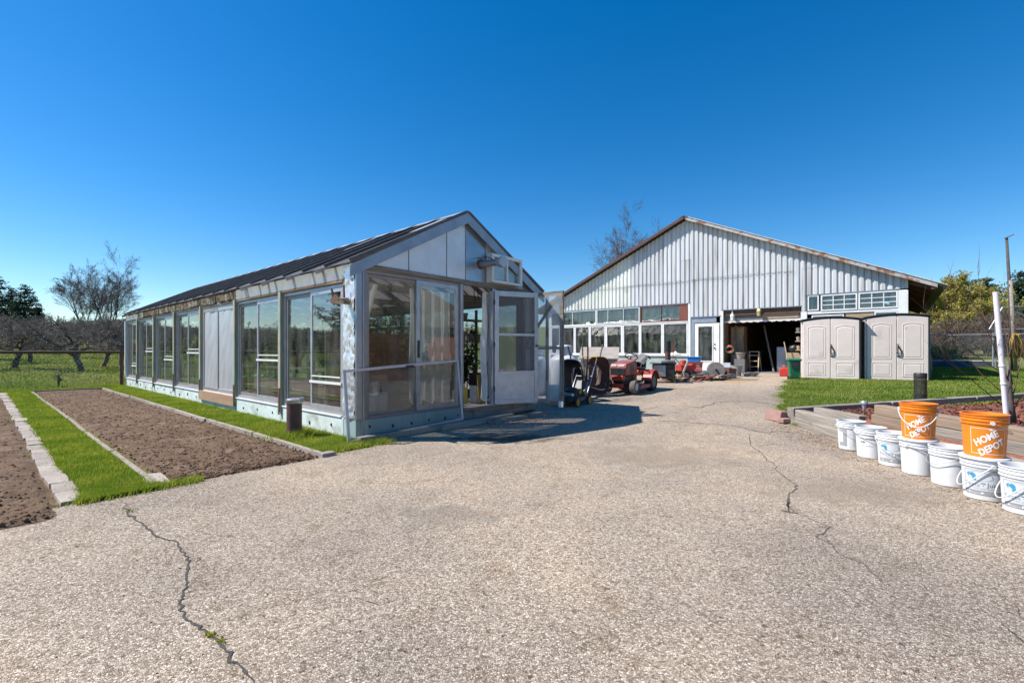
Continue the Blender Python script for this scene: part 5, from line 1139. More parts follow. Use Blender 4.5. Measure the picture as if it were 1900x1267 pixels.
def bail(t, ang, drop=.12, mat='bucket_white', rad=.004, at=.30):
    R0 = br(at)+.014; pts = []
    for k in range(21):
        a = math.pi*k/20; x = R0*math.cos(a); y = math.sin(a)*(R0+.012); z = at-drop*math.sin(a)**1.3
        pts.append((x*math.cos(ang)-y*math.sin(ang), x*math.sin(ang)+y*math.cos(ang), z))
    MB().tube(pts, rad, 6).build('bail_handle', mat, t, smooth=180)
    for sgn in (-1, 1): MB().cyl((sgn*(R0-.02)*math.cos(ang), sgn*(R0-.02)*math.sin(ang), at), (sgn*(R0+.004)*math.cos(ang), sgn*(R0+.004)*math.sin(ang), at), .016, n=12).build('ear', mat if mat == 'bucket_orange' else 'bucket_white', t, smooth=40)
def mk_bucket(x, y, z, white, label, group, fill=None):
    t = thing('white_bucket' if white else 'orange_bucket', (x, y, z), 0, label, 'bucket', group)
    o = bpy.data.objects.new('body', bw_me if white else bo_me); COL.objects.link(o); o.parent = t
    if fill:
        MB().grid(lambda i, j: ((br(.29)-.01)*j*math.cos(6.2832*i), (br(.29)-.01)*j*math.sin(6.2832*i), fill+.025*vnoise(np.array(3*j*math.cos(6.28*i)+x*9), np.array(3*j*math.sin(6.28*i)), 3)), 24, 6).build('contents', 'dirt_fill', t)
    return t, math.atan2(-y, -x)
GB = 'white buckets lined up along the timber bed'
def juice_label(t, th):
    wrap_rect(-.135, .135, .045, .262, th, .0012, 'label', 'ink_silver', t)
    wrap_rect(-.128, .12, .085, .255, th, .0022, 'label_paper', 'label_paper', t)
    wrap_rect(-.128, .128, .05, .083, th, .0022, 'label_band', 'ink_silver', t)
    V, F = ell(-.045, .212, .085, .04, 32, .003); wrap_build(rot2(V, -.10, .0, -.006), F, th, 0, .003, 'label_oval', 'ink_pale', t)
    V, F = ell(-.045, .212, .082, .037, 32); wrap_build(rot2(V, -.10, .0, -.006), F, th, 0, .0026, 'label_oval_fill', 'ink_silver', t)
    V = [(-.115, .222), (-.098, .232), (-.086, .228), (-.074, .236), (-.060, .234), (-.050, .222), (-.048, .19), (-.047, .168), (-.068, .170), (-.070, .19), (-.078, .205), (-.094, .214), (-.108, .206), (-.098, .218)]
    m = [(0, 1, 2, 12, 13), (2, 3, 11, 12), (3, 4, 10, 11), (4, 5, 6, 9, 10), (6, 7, 8, 9)]; wrap_build(V, m, th, 0, .004, 'label_emblem', 'ink_blue', t)
    V, F = text2d('Festa', .10); wrap_build(rot2(V, 0, -.072, .135), F, th, 0, .0034, 'lettering', 'ink_silver', t)
    V, F = text2d('Juice', .095); wrap_build(rot2(V, 0, .066, .135), F, th, 0, .0034, 'lettering', 'ink_grey', t)
    V, F = text2d('make your great wine', .17); wrap_build(rot2(V, 0, .02, .103), F, th, 0, .0034, 'lettering', 'ink_pale', t)
    wrap_build([(-.022, .150), (-.004, .155), (.014, .150), (.010, .143), (-.004, .147), (-.018, .143)], [(0, 1, 4, 5), (1, 2, 3, 4)], th, 0, .0034, 'label_leaf', 'ink_teal', t)
    wrap_build([(-.012, .136), (.004, .136), (-.004, .122)], [(0, 2, 1)], th, 0, .0034, 'label_drop', 'ink_pale', t)
    wrap_rect(.020, .115, .1185, .1195, th, .0034, 'label_rule', 'ink_pale', t)
    V, F = ell(-.05, .066, .055, .013, 26, .002); wrap_build(V, F, th, 0, .003, 'label_oval', 'ink_grey', t); V, F = ell(-.05, .066, .053, .011, 26); wrap_build(V, F, th, 0, .0028, 'label_oval_fill', 'ink_white', t)
BPOS = [(4.44, 5.96), (4.38, 5.56), (4.34, 5.18), (4.30, 4.82), (4.25, 4.42), (4.17, 4.02), (4.13, 3.655)]
LB = ['open white bucket farthest along the row, striped label', 'white bucket printed with black lettering, second from the far end', 'small-looking white bucket with a blue emblem, third from the far end', 'plain white lidded bucket under the farther orange bucket', 'plain white bucket of dirt between the two stacked pairs', 'white juice-label bucket under the nearer orange bucket', 'white juice-label bucket full of earth at the frame edge']
BK = []
for k, (x, y) in enumerate(BPOS):
    t, th = mk_bucket(x, y, gz(x, y)+.002, True, LB[k], GB, .30 if k in (4, 6) else (.24 if k in (0, 1, 2) else None)); BK.append((t, th))
    if k in (3, 5): MB().lathe([(0, .372), (RT+.012, .372), (RT+.016, .366), (RT+.016, .352), (RT+.013, .350), (RT+.013, .366), (0, .362)], 40).build('lid', 'bucket_white', t, smooth=35)
t, th = BK[0]; wrap_rect(-.13, -.03, .05, .27, th-.1, .0012, 'label', 'ink_silver', t); wrap_rect(-.13, -.075, .10, .23, th-.1, .002, 'label_paper', 'ink_white', t)
for z in np.linspace(.06, .24, 9): wrap_rect(.02, .14, z, z+.004, th, .0015, 'label_rule', 'ink_silver', t)
bail(t, th-math.pi/2+.2, .10, 'galvanised', .003)
t, th = BK[1]; V, F = text2d('e Consumator!', .19, .015); wrap_build(rot2(V, -.05, .0, .235), F, th, 0, .0015, 'lettering', 'ink_black', t); V, F = text2d('bulk', .05, .02); wrap_build(rot2(V, -.05, -.075, .195), F, th, 0, .0015, 'lettering', 'ink_black', t); V, F = text2d('store in cool dry place', .12); wrap_build(rot2(V, -.04, -.03, .15), F, th, 0, .0015, 'lettering', 'ink_black', t)
bail(t, th-math.pi/2, .055, 'galvanised', .003)
t, th = BK[2]; juice_label(t, th-.05); bail(t, th-math.pi/2, .14, 'bucket_white', .003)
t, th = BK[3]; bail(t, th-math.pi/2+.9, .03)
t, th = BK[4]; bail(t, th-math.pi/2-.9, .10, 'galvanised', .003)
t, th = BK[5]; juice_label(t, th-.02); bail(t, th-math.pi/2-1.2, .2, 'bucket_white', .0045)
t, th = BK[6]; juice_label(t, th-.05); bail(t, th-math.pi/2-1.15, .2, 'bucket_white', .0045)
def depot(t, th):
    for r_ in ((-.115, -.112, .03, .252), (.112, .115, .03, .252), (-.112, .112, .03, .0335), (-.112, .112, .2485, .252)): wrap_rect(*r_, th, .0015, 'logo_frame', 'ink_white', t)
    for s, dx, dz in (('HOME', -.016, .170), ('DEPOT', .020, .094)):
        V, F = text2d(s, .175 if s == 'HOME' else .195, .032, 1.22); V = [(x+.22*z, z) for x, z in V]; wrap_build(rot2(V, .62, dx, dz), F, th, 0, .0018, 'lettering', 'ink_white', t)
    V = [(-.006, .236), (.0, .252), (.006, .236), (.016, .244), (.010, .230), (-.010, .230), (-.016, .244)]; wrap_build(rot2(V, 0, .012, .006), [(0, 2, 1), (2, 4, 3), (0, 6, 5), (0, 5, 4, 2)], th, 0, .0016, 'logo_mark', 'ink_white', t)
GO = 'orange buckets stacked on white ones'
for k, lab, da, dr in ((3, 'orange store bucket on the fourth white bucket, white handle across its logo', -.04, True), (5, 'orange store bucket nearest the frame edge, logo fully visible', .20, False)):
    x, y = BPOS[k]; t, th = mk_bucket(x+.005, y+.004, gz(x, y)+.002+.373, False, lab, GO); depot(t, th+da); bail(t, th-math.pi/2+(-.05 if dr else 1.9), .17 if dr else .1, 'bucket_white' if dr else 'galvanised', .0045 if dr else .003)

# ================================================================ yard junk between greenhouse and barn
def wheel(parent, c, r, w, axis, tm='tyre', rm='grey_metal', name='wheel', rim=.55):
    a = Vector(axis).normalized(); q = a.to_track_quat('Z', 'Y').to_euler()
    pr = [(r*rim, -w*.42), (r*.82, -w*.5), (r*.95, -w*.42), (r, -w*.2), (r, w*.2), (r*.95, w*.42), (r*.82, w*.5), (r*rim, w*.42)]
    o = MB().lathe(pr, 28).build(name, tm, parent, smooth=40, loc=c, rot=q)
    MB().lathe([(0, -w*.25), (r*.2, -w*.35), (r*.25, -w*.18), (r*rim*.95, -w*.3), (r*rim*1.02, -w*.44), (r*rim*1.02, w*.44), (r*rim*.95, w*.3), (r*.25, w*.18), (r*.2, w*.35), (0, w*.25)], 24).build('rim', rm, o, smooth=40)
    return o
def at(name, x, y, ang, label, cat, group=None, dz=0.): return thing(name, (x, y, gz(x, y)+dz), ang, label, cat, group)
# --- riding mower; local x forward, y left
F = math.atan2(-.80, -.60)
t = at('riding_mower', 3.12, 12.1, F, 'red riding mower with a grey cloth over its seat', 'mower')
for sx, r, w, x in ((1, .19, .16, .6), (-1, .19, .16, .6)): wheel(t, (x, sx*.39, r), r, w, (0, 1, 0), 'tyre_dusty', 'cloth_white')
for sx in (1, -1): wheel(t, (-.55, sx*.42, .27), .27, .24, (0, 1, 0), 'tyre', 'cast_stone')
hood = MB().prism([(.12, .50), (.78, .50), (.80, .72), (.74, .82), (.12, .90)], 'y', -.24, .24).build('hood', 'faded_red', t, bevel=.035)
MB().prism([(.79, .52), (.815, .52), (.825, .69), (.80, .70)], 'y', -.20, .20).build('grille', 'black_plastic', hood)
for sy in (-.11, .11): MB().box(.775, .80, sy-.075, sy+.075, .735, .79).build('headlight', 'cloth_white', hood, bevel=.01)
for sy in (-.242, .242):
    MB().prism([(.2+.16*math.cos(a)*.8+.2, .66+.13*math.sin(a)) for a in np.linspace(0, 6.28, 17)[:-1]], 'y', sy-.004, sy+.004).build('louvre', 'black_plastic', hood)
MB().box(.05, .78, -.16, .16, .30, .498).build('engine', 'black_iron', t, bevel=.02)
MB().box(.70, .84, -.17, .17, .36, .50).build('bumper', 'red_paint', t, bevel=.02); MB().box(.72, .86, -.15, .15, .17, .28).build('front_weight', 'red_paint', t, bevel=.02)
MB().box(-.7, .75, -.15, .15, .24, .30).build('chassis', 'black_iron', t); MB().beam((.6, -.38, .2), (.6, .38, .2), .06, .06).build('axle', 'black_iron', t)
MB().prism([(-.30, .12), (.42, .12), (.46, .17), (.40, .24), (-.28, .24)], 'y', -.48, .52).build('cutting_deck', 'faded_red', t, bevel=.03)
MB().prism([(-.02, .30), (.12, .30), (.12, .92), (.02, .90), (-.06, .70)], 'y', -.22, .22).build('dashboard', 'faded_red', t, bevel=.03)
MB().cyl((-.0, 0, .88), (-.14, 0, 1.0), .018, n=10).build('steering_column', 'black_iron', t)
MB().tube([(-.14+.16*math.cos(a)*.85, .18*math.sin(a), 1.0+.10*math.cos(a)*.9) for a in np.linspace(0, 6.2832, 25)], .015, 8).build('steering_wheel', 'black_plastic', t, smooth=180)
MB().beam((-.14, -.17, 1.0), (-.14, .17, 1.0), .02, .02).build('spoke', 'black_plastic', t)
for sy in (-.42, .42):
    pts = [(-.55+.36*math.cos(a), .27+.36*math.sin(a)) for a in np.linspace(.15, 2.95, 12)]; pts2 = [(-.55+.33*math.cos(a), .27+.33*math.sin(a)) for a in np.linspace(2.95, .15, 12)]
    MB().prism(pts+pts2, 'y', sy-.15, sy+.15).build('fender', 'red_paint', t, bevel=.01)
MB().box(-.86, -.2, -.27, .27, .46, .62).build('rear_body', 'red_paint', t, bevel=.05)
MB().prism([(-.75, .62), (-.3, .62), (-.3, .70), (-.66, .72), (-.74, 1.02), (-.82, 1.0)], 'y', -.22, .22).build('seat', 'black_plastic', t, bevel=.04)
def clo(i, j):
    y = -.30+.6*i; x = -.9+.62*j; z = 1.06-.33*max(0, j-.35)**.8-.25*max(0, .12-j)*3-.5*max(0, abs(i-.5)-.38)*1.2+.02*math.sin(i*19+j*7)
    return (x, y, z)
MB().grid(clo, 16, 12).build('seat_cloth', 'cloth_grey', t, smooth=180)
MB().beam((.1, .30, .55), (-.05, .36, .82), .02, .02).build('lever', 'black_iron', t)
t.scale = (.93, .93, .93)
# --- push mower
F = math.atan2(-.8, -.6)
t = at('push_mower', 1.36, 10.32, F, 'black push mower with yellow wheels beside the plastic door', 'mower')
MB().prism([(-.34, -.20), (-.22, -.27), (.26, -.27), (.36, -.15), (.36, .15), (.26, .27), (-.22, .27), (-.34, .20)], 'z', .075, .19).build('deck', 'black_plastic', t, bevel=.035)
for x in (.28, -.28):
    for sy in (-1, 1): wheel(t, (x, sy*.29, .10), .10, .055, (0, 1, 0), 'tyre', 'yellow_plastic', rim=.8)
MB().cyl((.02, 0, .19), (.02, 0, .30), .15, .13, n=18).build('engine', 'black_iron', t, smooth=40); MB().lathe([(.16, .30), (.165, .33), (.12, .38), (.05, .40), (0, .40)], 20).build('engine_cover', 'black_plastic', t, loc=(.02, 0, 0), smooth=40)
MB().box(.12, .24, -.13, .13, .20, .28).build('muffler', 'galvanised', t, bevel=.02); MB().cyl((-.1, .14, .24), (-.1, .14, .36), .045, n=14).build('fuel_cap', 'yellow_plastic', t, smooth=40)
for sy in (-.21, .21): MB().tube([(-.30, sy, .16), (-.36, sy, .28), (-.84, sy*.95, 1.02)], .013, 8).build('handle_bar', 'grey_metal', t, smooth=180)
MB().tube([(-.84, -.20, 1.02), (-.88, -.18, 1.08), (-.88, .18, 1.08), (-.84, .20, 1.02)], .014, 8).build('grip', 'yellow_plastic', t, smooth=180)
MB().tube([(-.58, -.205, .62), (-.58, .205, .62)], .010, 8).build('cross_bar', 'grey_metal', t)
MB().tube([(-.62, .1, .66), (-.72, .08, .6), (-.5, .05, .35), (-.2, .1, .25)], .007, 5).build('cable', 'black_plastic', t, smooth=180)
MB().prism([(-.38, .14), (-.34, .30), (-.50, .52), (-.55, .48)], 'y', -.14, .14).build('rear_flap', 'grey_plastic', t)
# --- wheelbarrows stood on their noses
def barrow(x, y, ang, label, mat, hmat, tilt=.0):
    t = at('wheelbarrow', x, y, ang, label, 'wheelbarrow', 'wheelbarrows stood on end')
    def tray(i, j):   # dish: i round the rim, j from rim to bottom
        a = 2*math.pi*i; c, s = math.cos(a), math.sin(a); e = .55; ex = abs(c)**e*math.copysign(1, c); ez = abs(s)**e*math.copysign(1, s)
        k = 1-.42*j; return (ex*.33*k, -.24*(1-j)**1.0+.02*0, .52+ez*.46*k)
    m = MB(); m.grid(tray, 32, 6); n = len(m.v); m.add([(p[0]*.62, .0, .52+(p[2]-.52)) for p in [tray(i/32, 1) for i in range(32)]], [tuple(range(32))]); m.build('tray', mat, t, smooth=50)
    MB().tube([tray(i/32, 0) for i in range(33)], .014, 6).build('rim', mat, t, smooth=180)
    for sx in (-1, 1): MB().tube([(sx*.10, .16, .06), (sx*.2, .07, .5), (sx*.27, .05, 1.05), (sx*.31, .0, 1.30)], .018, 6).build('handle', hmat, t); MB().tube([(sx*.22, .05, .75), (sx*.24, .3, .80), (sx*.12, .3, .45)], .012, 6).build('leg', 'black_iron', t)
    wheel(t, (0, .22, .20), .19, .09, (1, 0, 0), 'tyre', 'galvanised'); return t
barrow(1.58, 10.95, math.radians(-48), 'black plastic wheelbarrow stood on end beside the mower', 'black_plastic', 'black_iron')
barrow(2.05, 11.55, math.radians(24), 'dull red steel wheelbarrow stood on end behind the mower', 'rust_brown', 'weathered_wood')
# --- propane tanks
def tank(x, y, label, ang):
    t = at('propane_tank', x, y, ang, label, 'propane tank', 'upright propane tanks'); r = .37
    pr = [(0, .06), (r*.75, .06), (r, .16), (r, .88)]+[(r*math.cos(a), .88+.2*math.sin(a)) for a in np.linspace(.2, 1.35, 8)]+[(0, 1.085)]
    MB().lathe(pr, 32).build('tank_body', 'tank_white', t, smooth=45); MB().lathe([(r*.7, 0), (r*.72, 0), (r*.72, .08), (r*.7, .08)], 28).build('foot_ring', 'tank_white', t, smooth=45)
    h = MB().lathe([(.21, 1.04), (.215, 1.06), (.205, 1.25), (.212, 1.26), (.19, 1.29), (0, 1.305)], 28).build('valve_hood', 'tank_white', t, smooth=45)
    V, Fc = ell(0, 0, .05, .022, 20); m = MB(); m.add([(.214*math.cos(-1.9+x_/.21), .214*math.sin(-1.9+x_/.21), 1.16+z_) for x_, z_ in V], Fc); m.build('emblem', 'ink_black', h)
    MB().tube([(-.05, -.21, 1.08), (-.04, -.25, 1.05), (.0, -.26, 1.03), (.03, -.24, 1.06)], .010, 6).build('valve', 'black_iron', h)
tank(1.36, 11.85, 'white propane tank with a domed valve hood behind the mower', 0); tank(.62, 12.15, 'white propane tank mostly hidden behind the plastic door', .4)
t = at('plastic_tub', .98, 10.55, .2, 'pale teal plastic tub beside the open plastic door', 'tub'); MB().lathe([(0, 0), (.17, 0), (.20, .36), (.22, .36), (.22, .41), (.2, .43), (0, .43)], 22).build('body', 'teal_plastic', t, smooth=40); MB().lathe([(.222, .34), (.226, .35), (.226, .37), (.222, .38)], 22).build('rim', 'teal_plastic', t)
# --- pale box with a sloping lid
t = at('lidded_box', 2.72, 14.2, math.radians(-15), 'pale plywood box with a sloping lid behind the red mower', 'box')
MB().prism([(-.3, 0), (.35, 0), (.35, 1.08), (-.3, .78)], 'x', -.55, .55).build('box_body', 'cast_stone', t, bevel=.01); MB().add([(-.6, -.36, .78), (.6, -.36, .78), (.6, .38, 1.13), (-.6, .38, 1.13), (-.6, -.36, .81), (.6, -.36, .81), (.6, .38, 1.16), (-.6, .38, 1.16)], [(0, 3, 2, 1), (4, 5, 6, 7), (0, 1, 5, 4), (1, 2, 6, 5), (2, 3, 7, 6), (3, 0, 4, 7)]).build('lid', 'cast_stone', t)
# --- wood stove with its flue
t = at('wood_stove', 4.82, 14.45, math.radians(-20), 'black cast iron stove on legs with a flue stub', 'stove')
MB().box(-.34, .34, -.22, .24, .15, .60).build('firebox', 'black_iron', t, bevel=.03); MB().box(-.40, .38, -.28, .28, .605, .65).build('top_plate', 'black_iron', t, bevel=.015); MB().box(-.42, -.05, -.34, -.1, .60, .655).build('hearth_shelf', 'cast_stone', t, bevel=.02)
MB().box(-.30, .06, -.245, -.222, .20, .56).build('fire_door', 'grey_metal', t, bevel=.02)
dm = MB()
for k in range(16): a = rng.uniform(0, 6); dm.tube([(-.12+rng.uniform(-.13, .13), -.252, .38+rng.uniform(-.14, .14)) for _ in range(3)], .008, 5)
dm.build('door_relief', 'galvanised', t)
for x in (-.3, .3):
    for y in (-.18, .2): MB().tube([(x, y, .16), (x*1.1, y*1.1, .08), (x*1.2, y*1.25, .0)], [.04, .025, .03], 7).build('leg', 'black_iron', t)
MB().cyl((.12, .05, .65), (.12, .05, 1.06), .085, n=18).build('flue', 'rust_brown', t, smooth=40); MB().cyl((.12, .05, 1.0), (.12, .05, 1.32), .095, n=18).build('flue_top', 'black_iron', t, smooth=40); MB().lathe([(0, .66), (.2, .66), (.2, .69), (.1, .72), (.1, .69)], 18).build('flue_collar', 'grey_metal', t, loc=(.12, .05, 0))
p = thing('fire_poker', (5.06, 14.3, gz(5.06, 14.3)+.655), 0, 'red handled poker standing on the stove top', 'poker'); MB().tube([(0, 0, 0), (.0, 0, .62)], .013, 6).build('rod', 'red_paint', p); MB().tube([(0, 0, .5), (.02, 0, .66), (.12, 0, .68), (.15, 0, .58), (.06, 0, .45)], .012, 6).build('hook', 'black_iron', p, smooth=180)
# --- folding table under the barn windows
t = bthing('folding_table', -1.15, -1.1, 'white folding table under the barn windows', 'table', z=-.01)
MB().box(-1.2, 1.2, -.36, .36, .71, .745).build('top', 'white_paint', t, bevel=.01)
for x in (-.95, .95): MB().tube([(x, -.28, .70), (x*.98, -.30, 0)], .014, 6).tube([(x, .28, .70), (x*.98, .30, 0)], .014, 6).tube([(x*.98, -.3, .1), (x*.98, .3, .1)], .012, 6).build('leg', 'black_iron', t)
t = bthing('crumpled_cloth', -.05, -1.15, 'crumpled white cloth lying on the folding table', 'cloth', z=.737)
MB().grid(lambda i, j: (-.28+.56*i, -.2+.4*j, .012+(.14*max(0, 1-((i-.45)**2+(j-.5)**2)*6))*(.7+.3*math.sin(i*17+j*11))), 16, 12).build('cloth', 'cloth_white', t, smooth=180)
# --- red tiller, scrap pile, totes, reel
t = at('rotary_tiller', 5.75, 15.2, math.radians(10), 'old red engine tiller beside the black stove', 'tiller')
MB().box(-.22, .18, -.2, .2, .30, .52).build('engine', 'red_paint', t, bevel=.04); MB().cyl((-.05, 0, .52), (-.05, 0, .66), .14, .10, n=16).build('engine_cowl', 'red_plastic', t, smooth=40); MB().cyl((.22, -.2, .45), (.22, .2, .45), .10, n=16).build('fuel_tank', 'red_plastic', t, smooth=40)
for sy in (-.24, .24): wheel(t, (-.08, sy, .17), .17, .09, (0, 1, 0), 'tyre', 'grey_metal')
MB().tube([(.1, 0, .4), (.3, 0, .2), (.35, 0, .05)], .03, 8).build('tine_shaft', 'grey_metal', t); MB().tube([(-.2, -.15, .5), (-.45, -.2, .75), (-.52, -.2, .8)], .016, 6).tube([(-.2, .15, .5), (-.45, .2, .75), (-.52, .2, .8)], .016, 6).build('handle_bar', 'grey_metal', t)
MB().tube([(-.02, -.24, .62), (-.2, -.3, .3), (-.16, -.3, .06)], .035, 7).build('guard', 'cast_stone', t)
sc_l = [('weathered_wood_x', 'weathered grey'), ('ply', 'brown'), ('faded_red', 'dull red painted'), ('tan_board', 'yellow new'), ('grey_timber_x', 'split grey'), ('beam_brown', 'dark brown')]
plk = []
for k in range(44):
    x0 = 5.15+1.95*rng.random(); y0 = 14.75+.28*rng.random()+.10*(x0-5.2); mt, adj = rng.choice(sc_l if x0 > 5.6 else sc_l[1:4]); L = rng.uniform(.35, .95); a = math.radians(rng.choice((12, 20, 30, 36, 42, -10)))+rng.uniform(-.2, .2)
    z = .03+.20*rng.random()*(1-abs((x0-6.1)/1.4)**2)
    o = thing('scrap_board', (x0, y0, gz(x0, y0)+z), a, adj+' scrap board in the lumber heap before the barn door', 'board', 'boards in the scrap lumber heap')
    MB().box(-L/2, L/2, -rng.uniform(.03, .06), .045, -.015, .02).build('board', mt, o, rot=(rng.uniform(-.3, .3), rng.uniform(-.25, .12), 0))
for (x, y, a, L, lab) in ((7.3, 15.0, -.05, 1.5, 'long yellow batten lying in front of the scrap heap'), (7.6, 15.15, .0, 1.2, 'shorter pale batten lying by the garage threshold')):
    o = thing('batten', (x, y, gz(x, y)+.012), a, lab, 'board'); MB().box(-L/2, L/2, -.03, .03, -.01, .015).build('board', 'tan_board', o)
t = at('cable_reel', 7.05, 15.75, math.radians(-15), 'round wooden cable reel standing in the scrap heap', 'reel')
for y in (-.10, .10): MB().lathe([(0, -.012), (.27, -.012), (.275, 0), (.27, .012), (0, .012)], 28).build('flange', 'cast_stone', t, loc=(0, y, .30), rot=(math.radians(90), 0, 0), smooth=40)
MB().cyl((0, -.1, .30), (0, .1, .30), .10, n=18).build('drum', 'card', t, smooth=40); MB().cyl((0, -.13, .30), (0, -.09, .30), .04, n=12).build('hub', 'black_iron', t); MB().tube([(-.0, -.13, .3), (.1, -.14, .12), (.0, -.15, .03)], .02, 6).build('strap', 'black_plastic', t)
def tote(x, y, a, w, d_, h, mat, label, dz=0., name='storage_tote'):
    t = at(name, x, y, a, label, 'tote', dz=dz); m = MB(); k = .86
    m.add([(-w*k/2, -d_*k/2, 0), (w*k/2, -d_*k/2, 0), (w*k/2, d_*k/2, 0), (-w*k/2, d_*k/2, 0), (-w/2, -d_/2, h), (w/2, -d_/2, h), (w/2, d_/2, h), (-w/2, d_/2, h)], [(3, 2, 1, 0), (0, 1, 5, 4), (1, 2, 6, 5), (2, 3, 7, 6), (3, 0, 4, 7), (4, 5, 6, 7)]); m.build('bin_body', mat, t, bevel=.02)
    MB().box(-w/2-.02, w/2+.02, -d_/2-.02, d_/2+.02, h, h+.03).build('lid', mat, t, bevel=.01); return t
tote(6.75, 16.9, -.6, .55, .4, .5, 'faded_red', 'dull red crate under the bright blue tote'); tote(6.75, 16.85, -.5, .46, .34, .17, 'blue_plastic', 'bright blue plastic tote stacked by the barn door', .532)
tote(6.55, 16.0, -.3, .50, .35, .22, 'pale_blue_plastic', 'pale blue crate behind the scrap heap'); tote(6.85, 16.1, .2, .35, .3, .16, 'pale_blue_plastic', 'small pale blue crate beside the cable reel', .0)
t = at('tarred_drum', 6.2, 15.6, 0, 'dark red metal drum lying behind the scrap heap', 'drum'); MB().cyl((-.25, 0, .2), (.25, 0, .2), .2, n=20).build('drum', 'faded_red', t, smooth=40); MB().cyl((-.03, 0, .2), (.03, 0, .2), .207, n=20).build('hoop', 'faded_red', t, smooth=40)
t = at('metal_pail', 8.35, 16.9, 0, 'green grey metal pail at the garage threshold', 'bucket'); MB().lathe([(0, 0), (.14, 0), (.19, .40), (.2, .40), (.18, .39), (.13, .02), (0, .02)], 20).build('body', 'cast_stone', t, smooth=40)
t = at('tilted_box', 7.6, 15.9, .5, 'brown metal box tilted at the end of the heap', 'box'); MB().prism([(-.2, 0), (.2, .0), (.22, .32), (-.17, .38)], 'y', -.12, .12).build('box_body', 'rust_brown', t, bevel=.01); MB().box(-.18, .19, -.135, -.122, .02, .16).build('lip', 'cast_stone', t)
t = at('hose_coil', 8.7, 16.6, 0, 'grey crumpled hose heap on the garage apron', 'hose')
m = MB()
for k in range(5): m.tube([((.18+.03*k)*math.cos(a+k), (.12+.02*k)*math.sin(a+k), .03+.025*k+.02*math.sin(3*a)) for a in np.linspace(0, 6.28, 22)], .02, 6)
m.build('coil', 'grey_plastic', t, smooth=180)
for k, (x, y) in enumerate(((8.0, 17.0), (8.12, 17.1))):
    t = at('steel_sheet', x, y, -.7, ('leaning steel sheet beside the garage jamb', 'second steel sheet beside the garage jamb')[k], 'sheet'); MB().box(-.12, .12, -.006, .006, 0, .5-.08*k).build('sheet', 'galvanised', t, rot=(-.2, 0, .2*k))
# --- fuel can and green bin by the shed
t = at('fuel_can', 9.92, 16.55, -.5, 'red plastic fuel can at the garage threshold', 'fuel can')
MB().prism([(-.17, 0), (.17, 0), (.17, .24), (.08, .31), (-.12, .31), (-.17, .26)], 'y', -.10, .10).build('can_body', 'red_plastic', t, bevel=.03); MB().tube([(-.1, 0, .30), (-.08, 0, .37), (.06, 0, .37), (.09, 0, .29)], .018, 8).build('handle', 'red_plastic', t, smooth=180); MB().cyl((.13, 0, .26), (.16, 0, .34), .03, n=12).build('spout', 'yellow_plastic', t, smooth=40)
t = at('green_bin', 9.28, 14.98, math.radians(-20), 'green plastic bin standing against the left resin shed', 'bin')
m = MB(); m.add([(-.13, -.13, .04), (.13, -.13, .04), (.13, .14, .04), (-.13, .14, .04), (-.17, -.17, .62), (.17, -.17, .62), (.17, .19, .62), (-.17, .19, .62)], [(3, 2, 1, 0), (0, 1, 5, 4), (1, 2, 6, 5), (2, 3, 7, 6), (3, 0, 4, 7), (4, 5, 6, 7)]); m.build('bin_body', 'green_plastic', t, bevel=.025)
MB().prism([(-.20, .62), (.22, .62), (.22, .66), (.0, .71), (-.20, .67)], 'x', -.19, .19).build('lid', 'green_plastic', t, bevel=.015); MB().box(-.1, .1, -.185, -.165, .40, .58).build('front_recess', 'black_plastic', t)
for sx in (-.15, .15): wheel(t, (sx, .1, .06), .06, .04, (1, 0, 0), 'tyre', 'black_plastic')
MB().tube([(-.14, .2, .62), (-.14, .25, .66), (.14, .25, .66), (.14, .2, .62)], .014, 6).build('handle', 'green_plastic', t)
for (dx, dy) in ((.10, -.16),): MB().box(-.16, -.06, -.15, -.13, .02, .10).build('foot', 'black_plastic', t)

# ================================================================ trees
def tubes_np(PL, RL, sides, name, mat, parent=None):
    """many tapering branches of equal point count as one mesh"""
    P = np.array(PL, np.float32); R = np.array(RL, np.float32); N, m, _ = P.shape
    d = P[:, -1]-P[:, 0]; d /= np.linalg.norm(d, axis=1)[:, None]+1e-9
    ref = np.where(np.abs(d[:, 2:3]) > .9, np.array([[1., 0, 0]]), np.array([[0, 0, 1.]])); a = np.cross(d, ref); a /= np.linalg.norm(a, axis=1)[:, None]+1e-9; b = np.cross(d, a)
    q = np.arange(sides)*2*np.pi/sides
    V = P[:, :, None, :]+R[:, :, None, None]*(a[:, None, None, :]*np.cos(q)[None, None, :, None]+b[:, None, None, :]*np.sin(q)[None, None, :, None])
    base = (np.arange(N)*m*sides)[:, None, None]+(np.arange(m-1)*sides)[None, :, None]; k = np.arange(sides)[None, None, :]; k2 = (k+1) % sides
    F = np.stack([base+k, base+k2, base+sides+k2, base+sides+k], -1).reshape(-1, 4)
    return npmesh(name, V.reshape(-1, 3), F, mat, parent, smooth=True)
def perp_dir(r, d, ang):
    d = Vector(d).normalized(); a = d.orthogonal().normalized(); b = d.cross(a); q = r.uniform(0, 2*math.pi)
    return (d*math.cos(ang)+(a*math.cos(q)+b*math.sin(q))*math.sin(ang)).normalized()
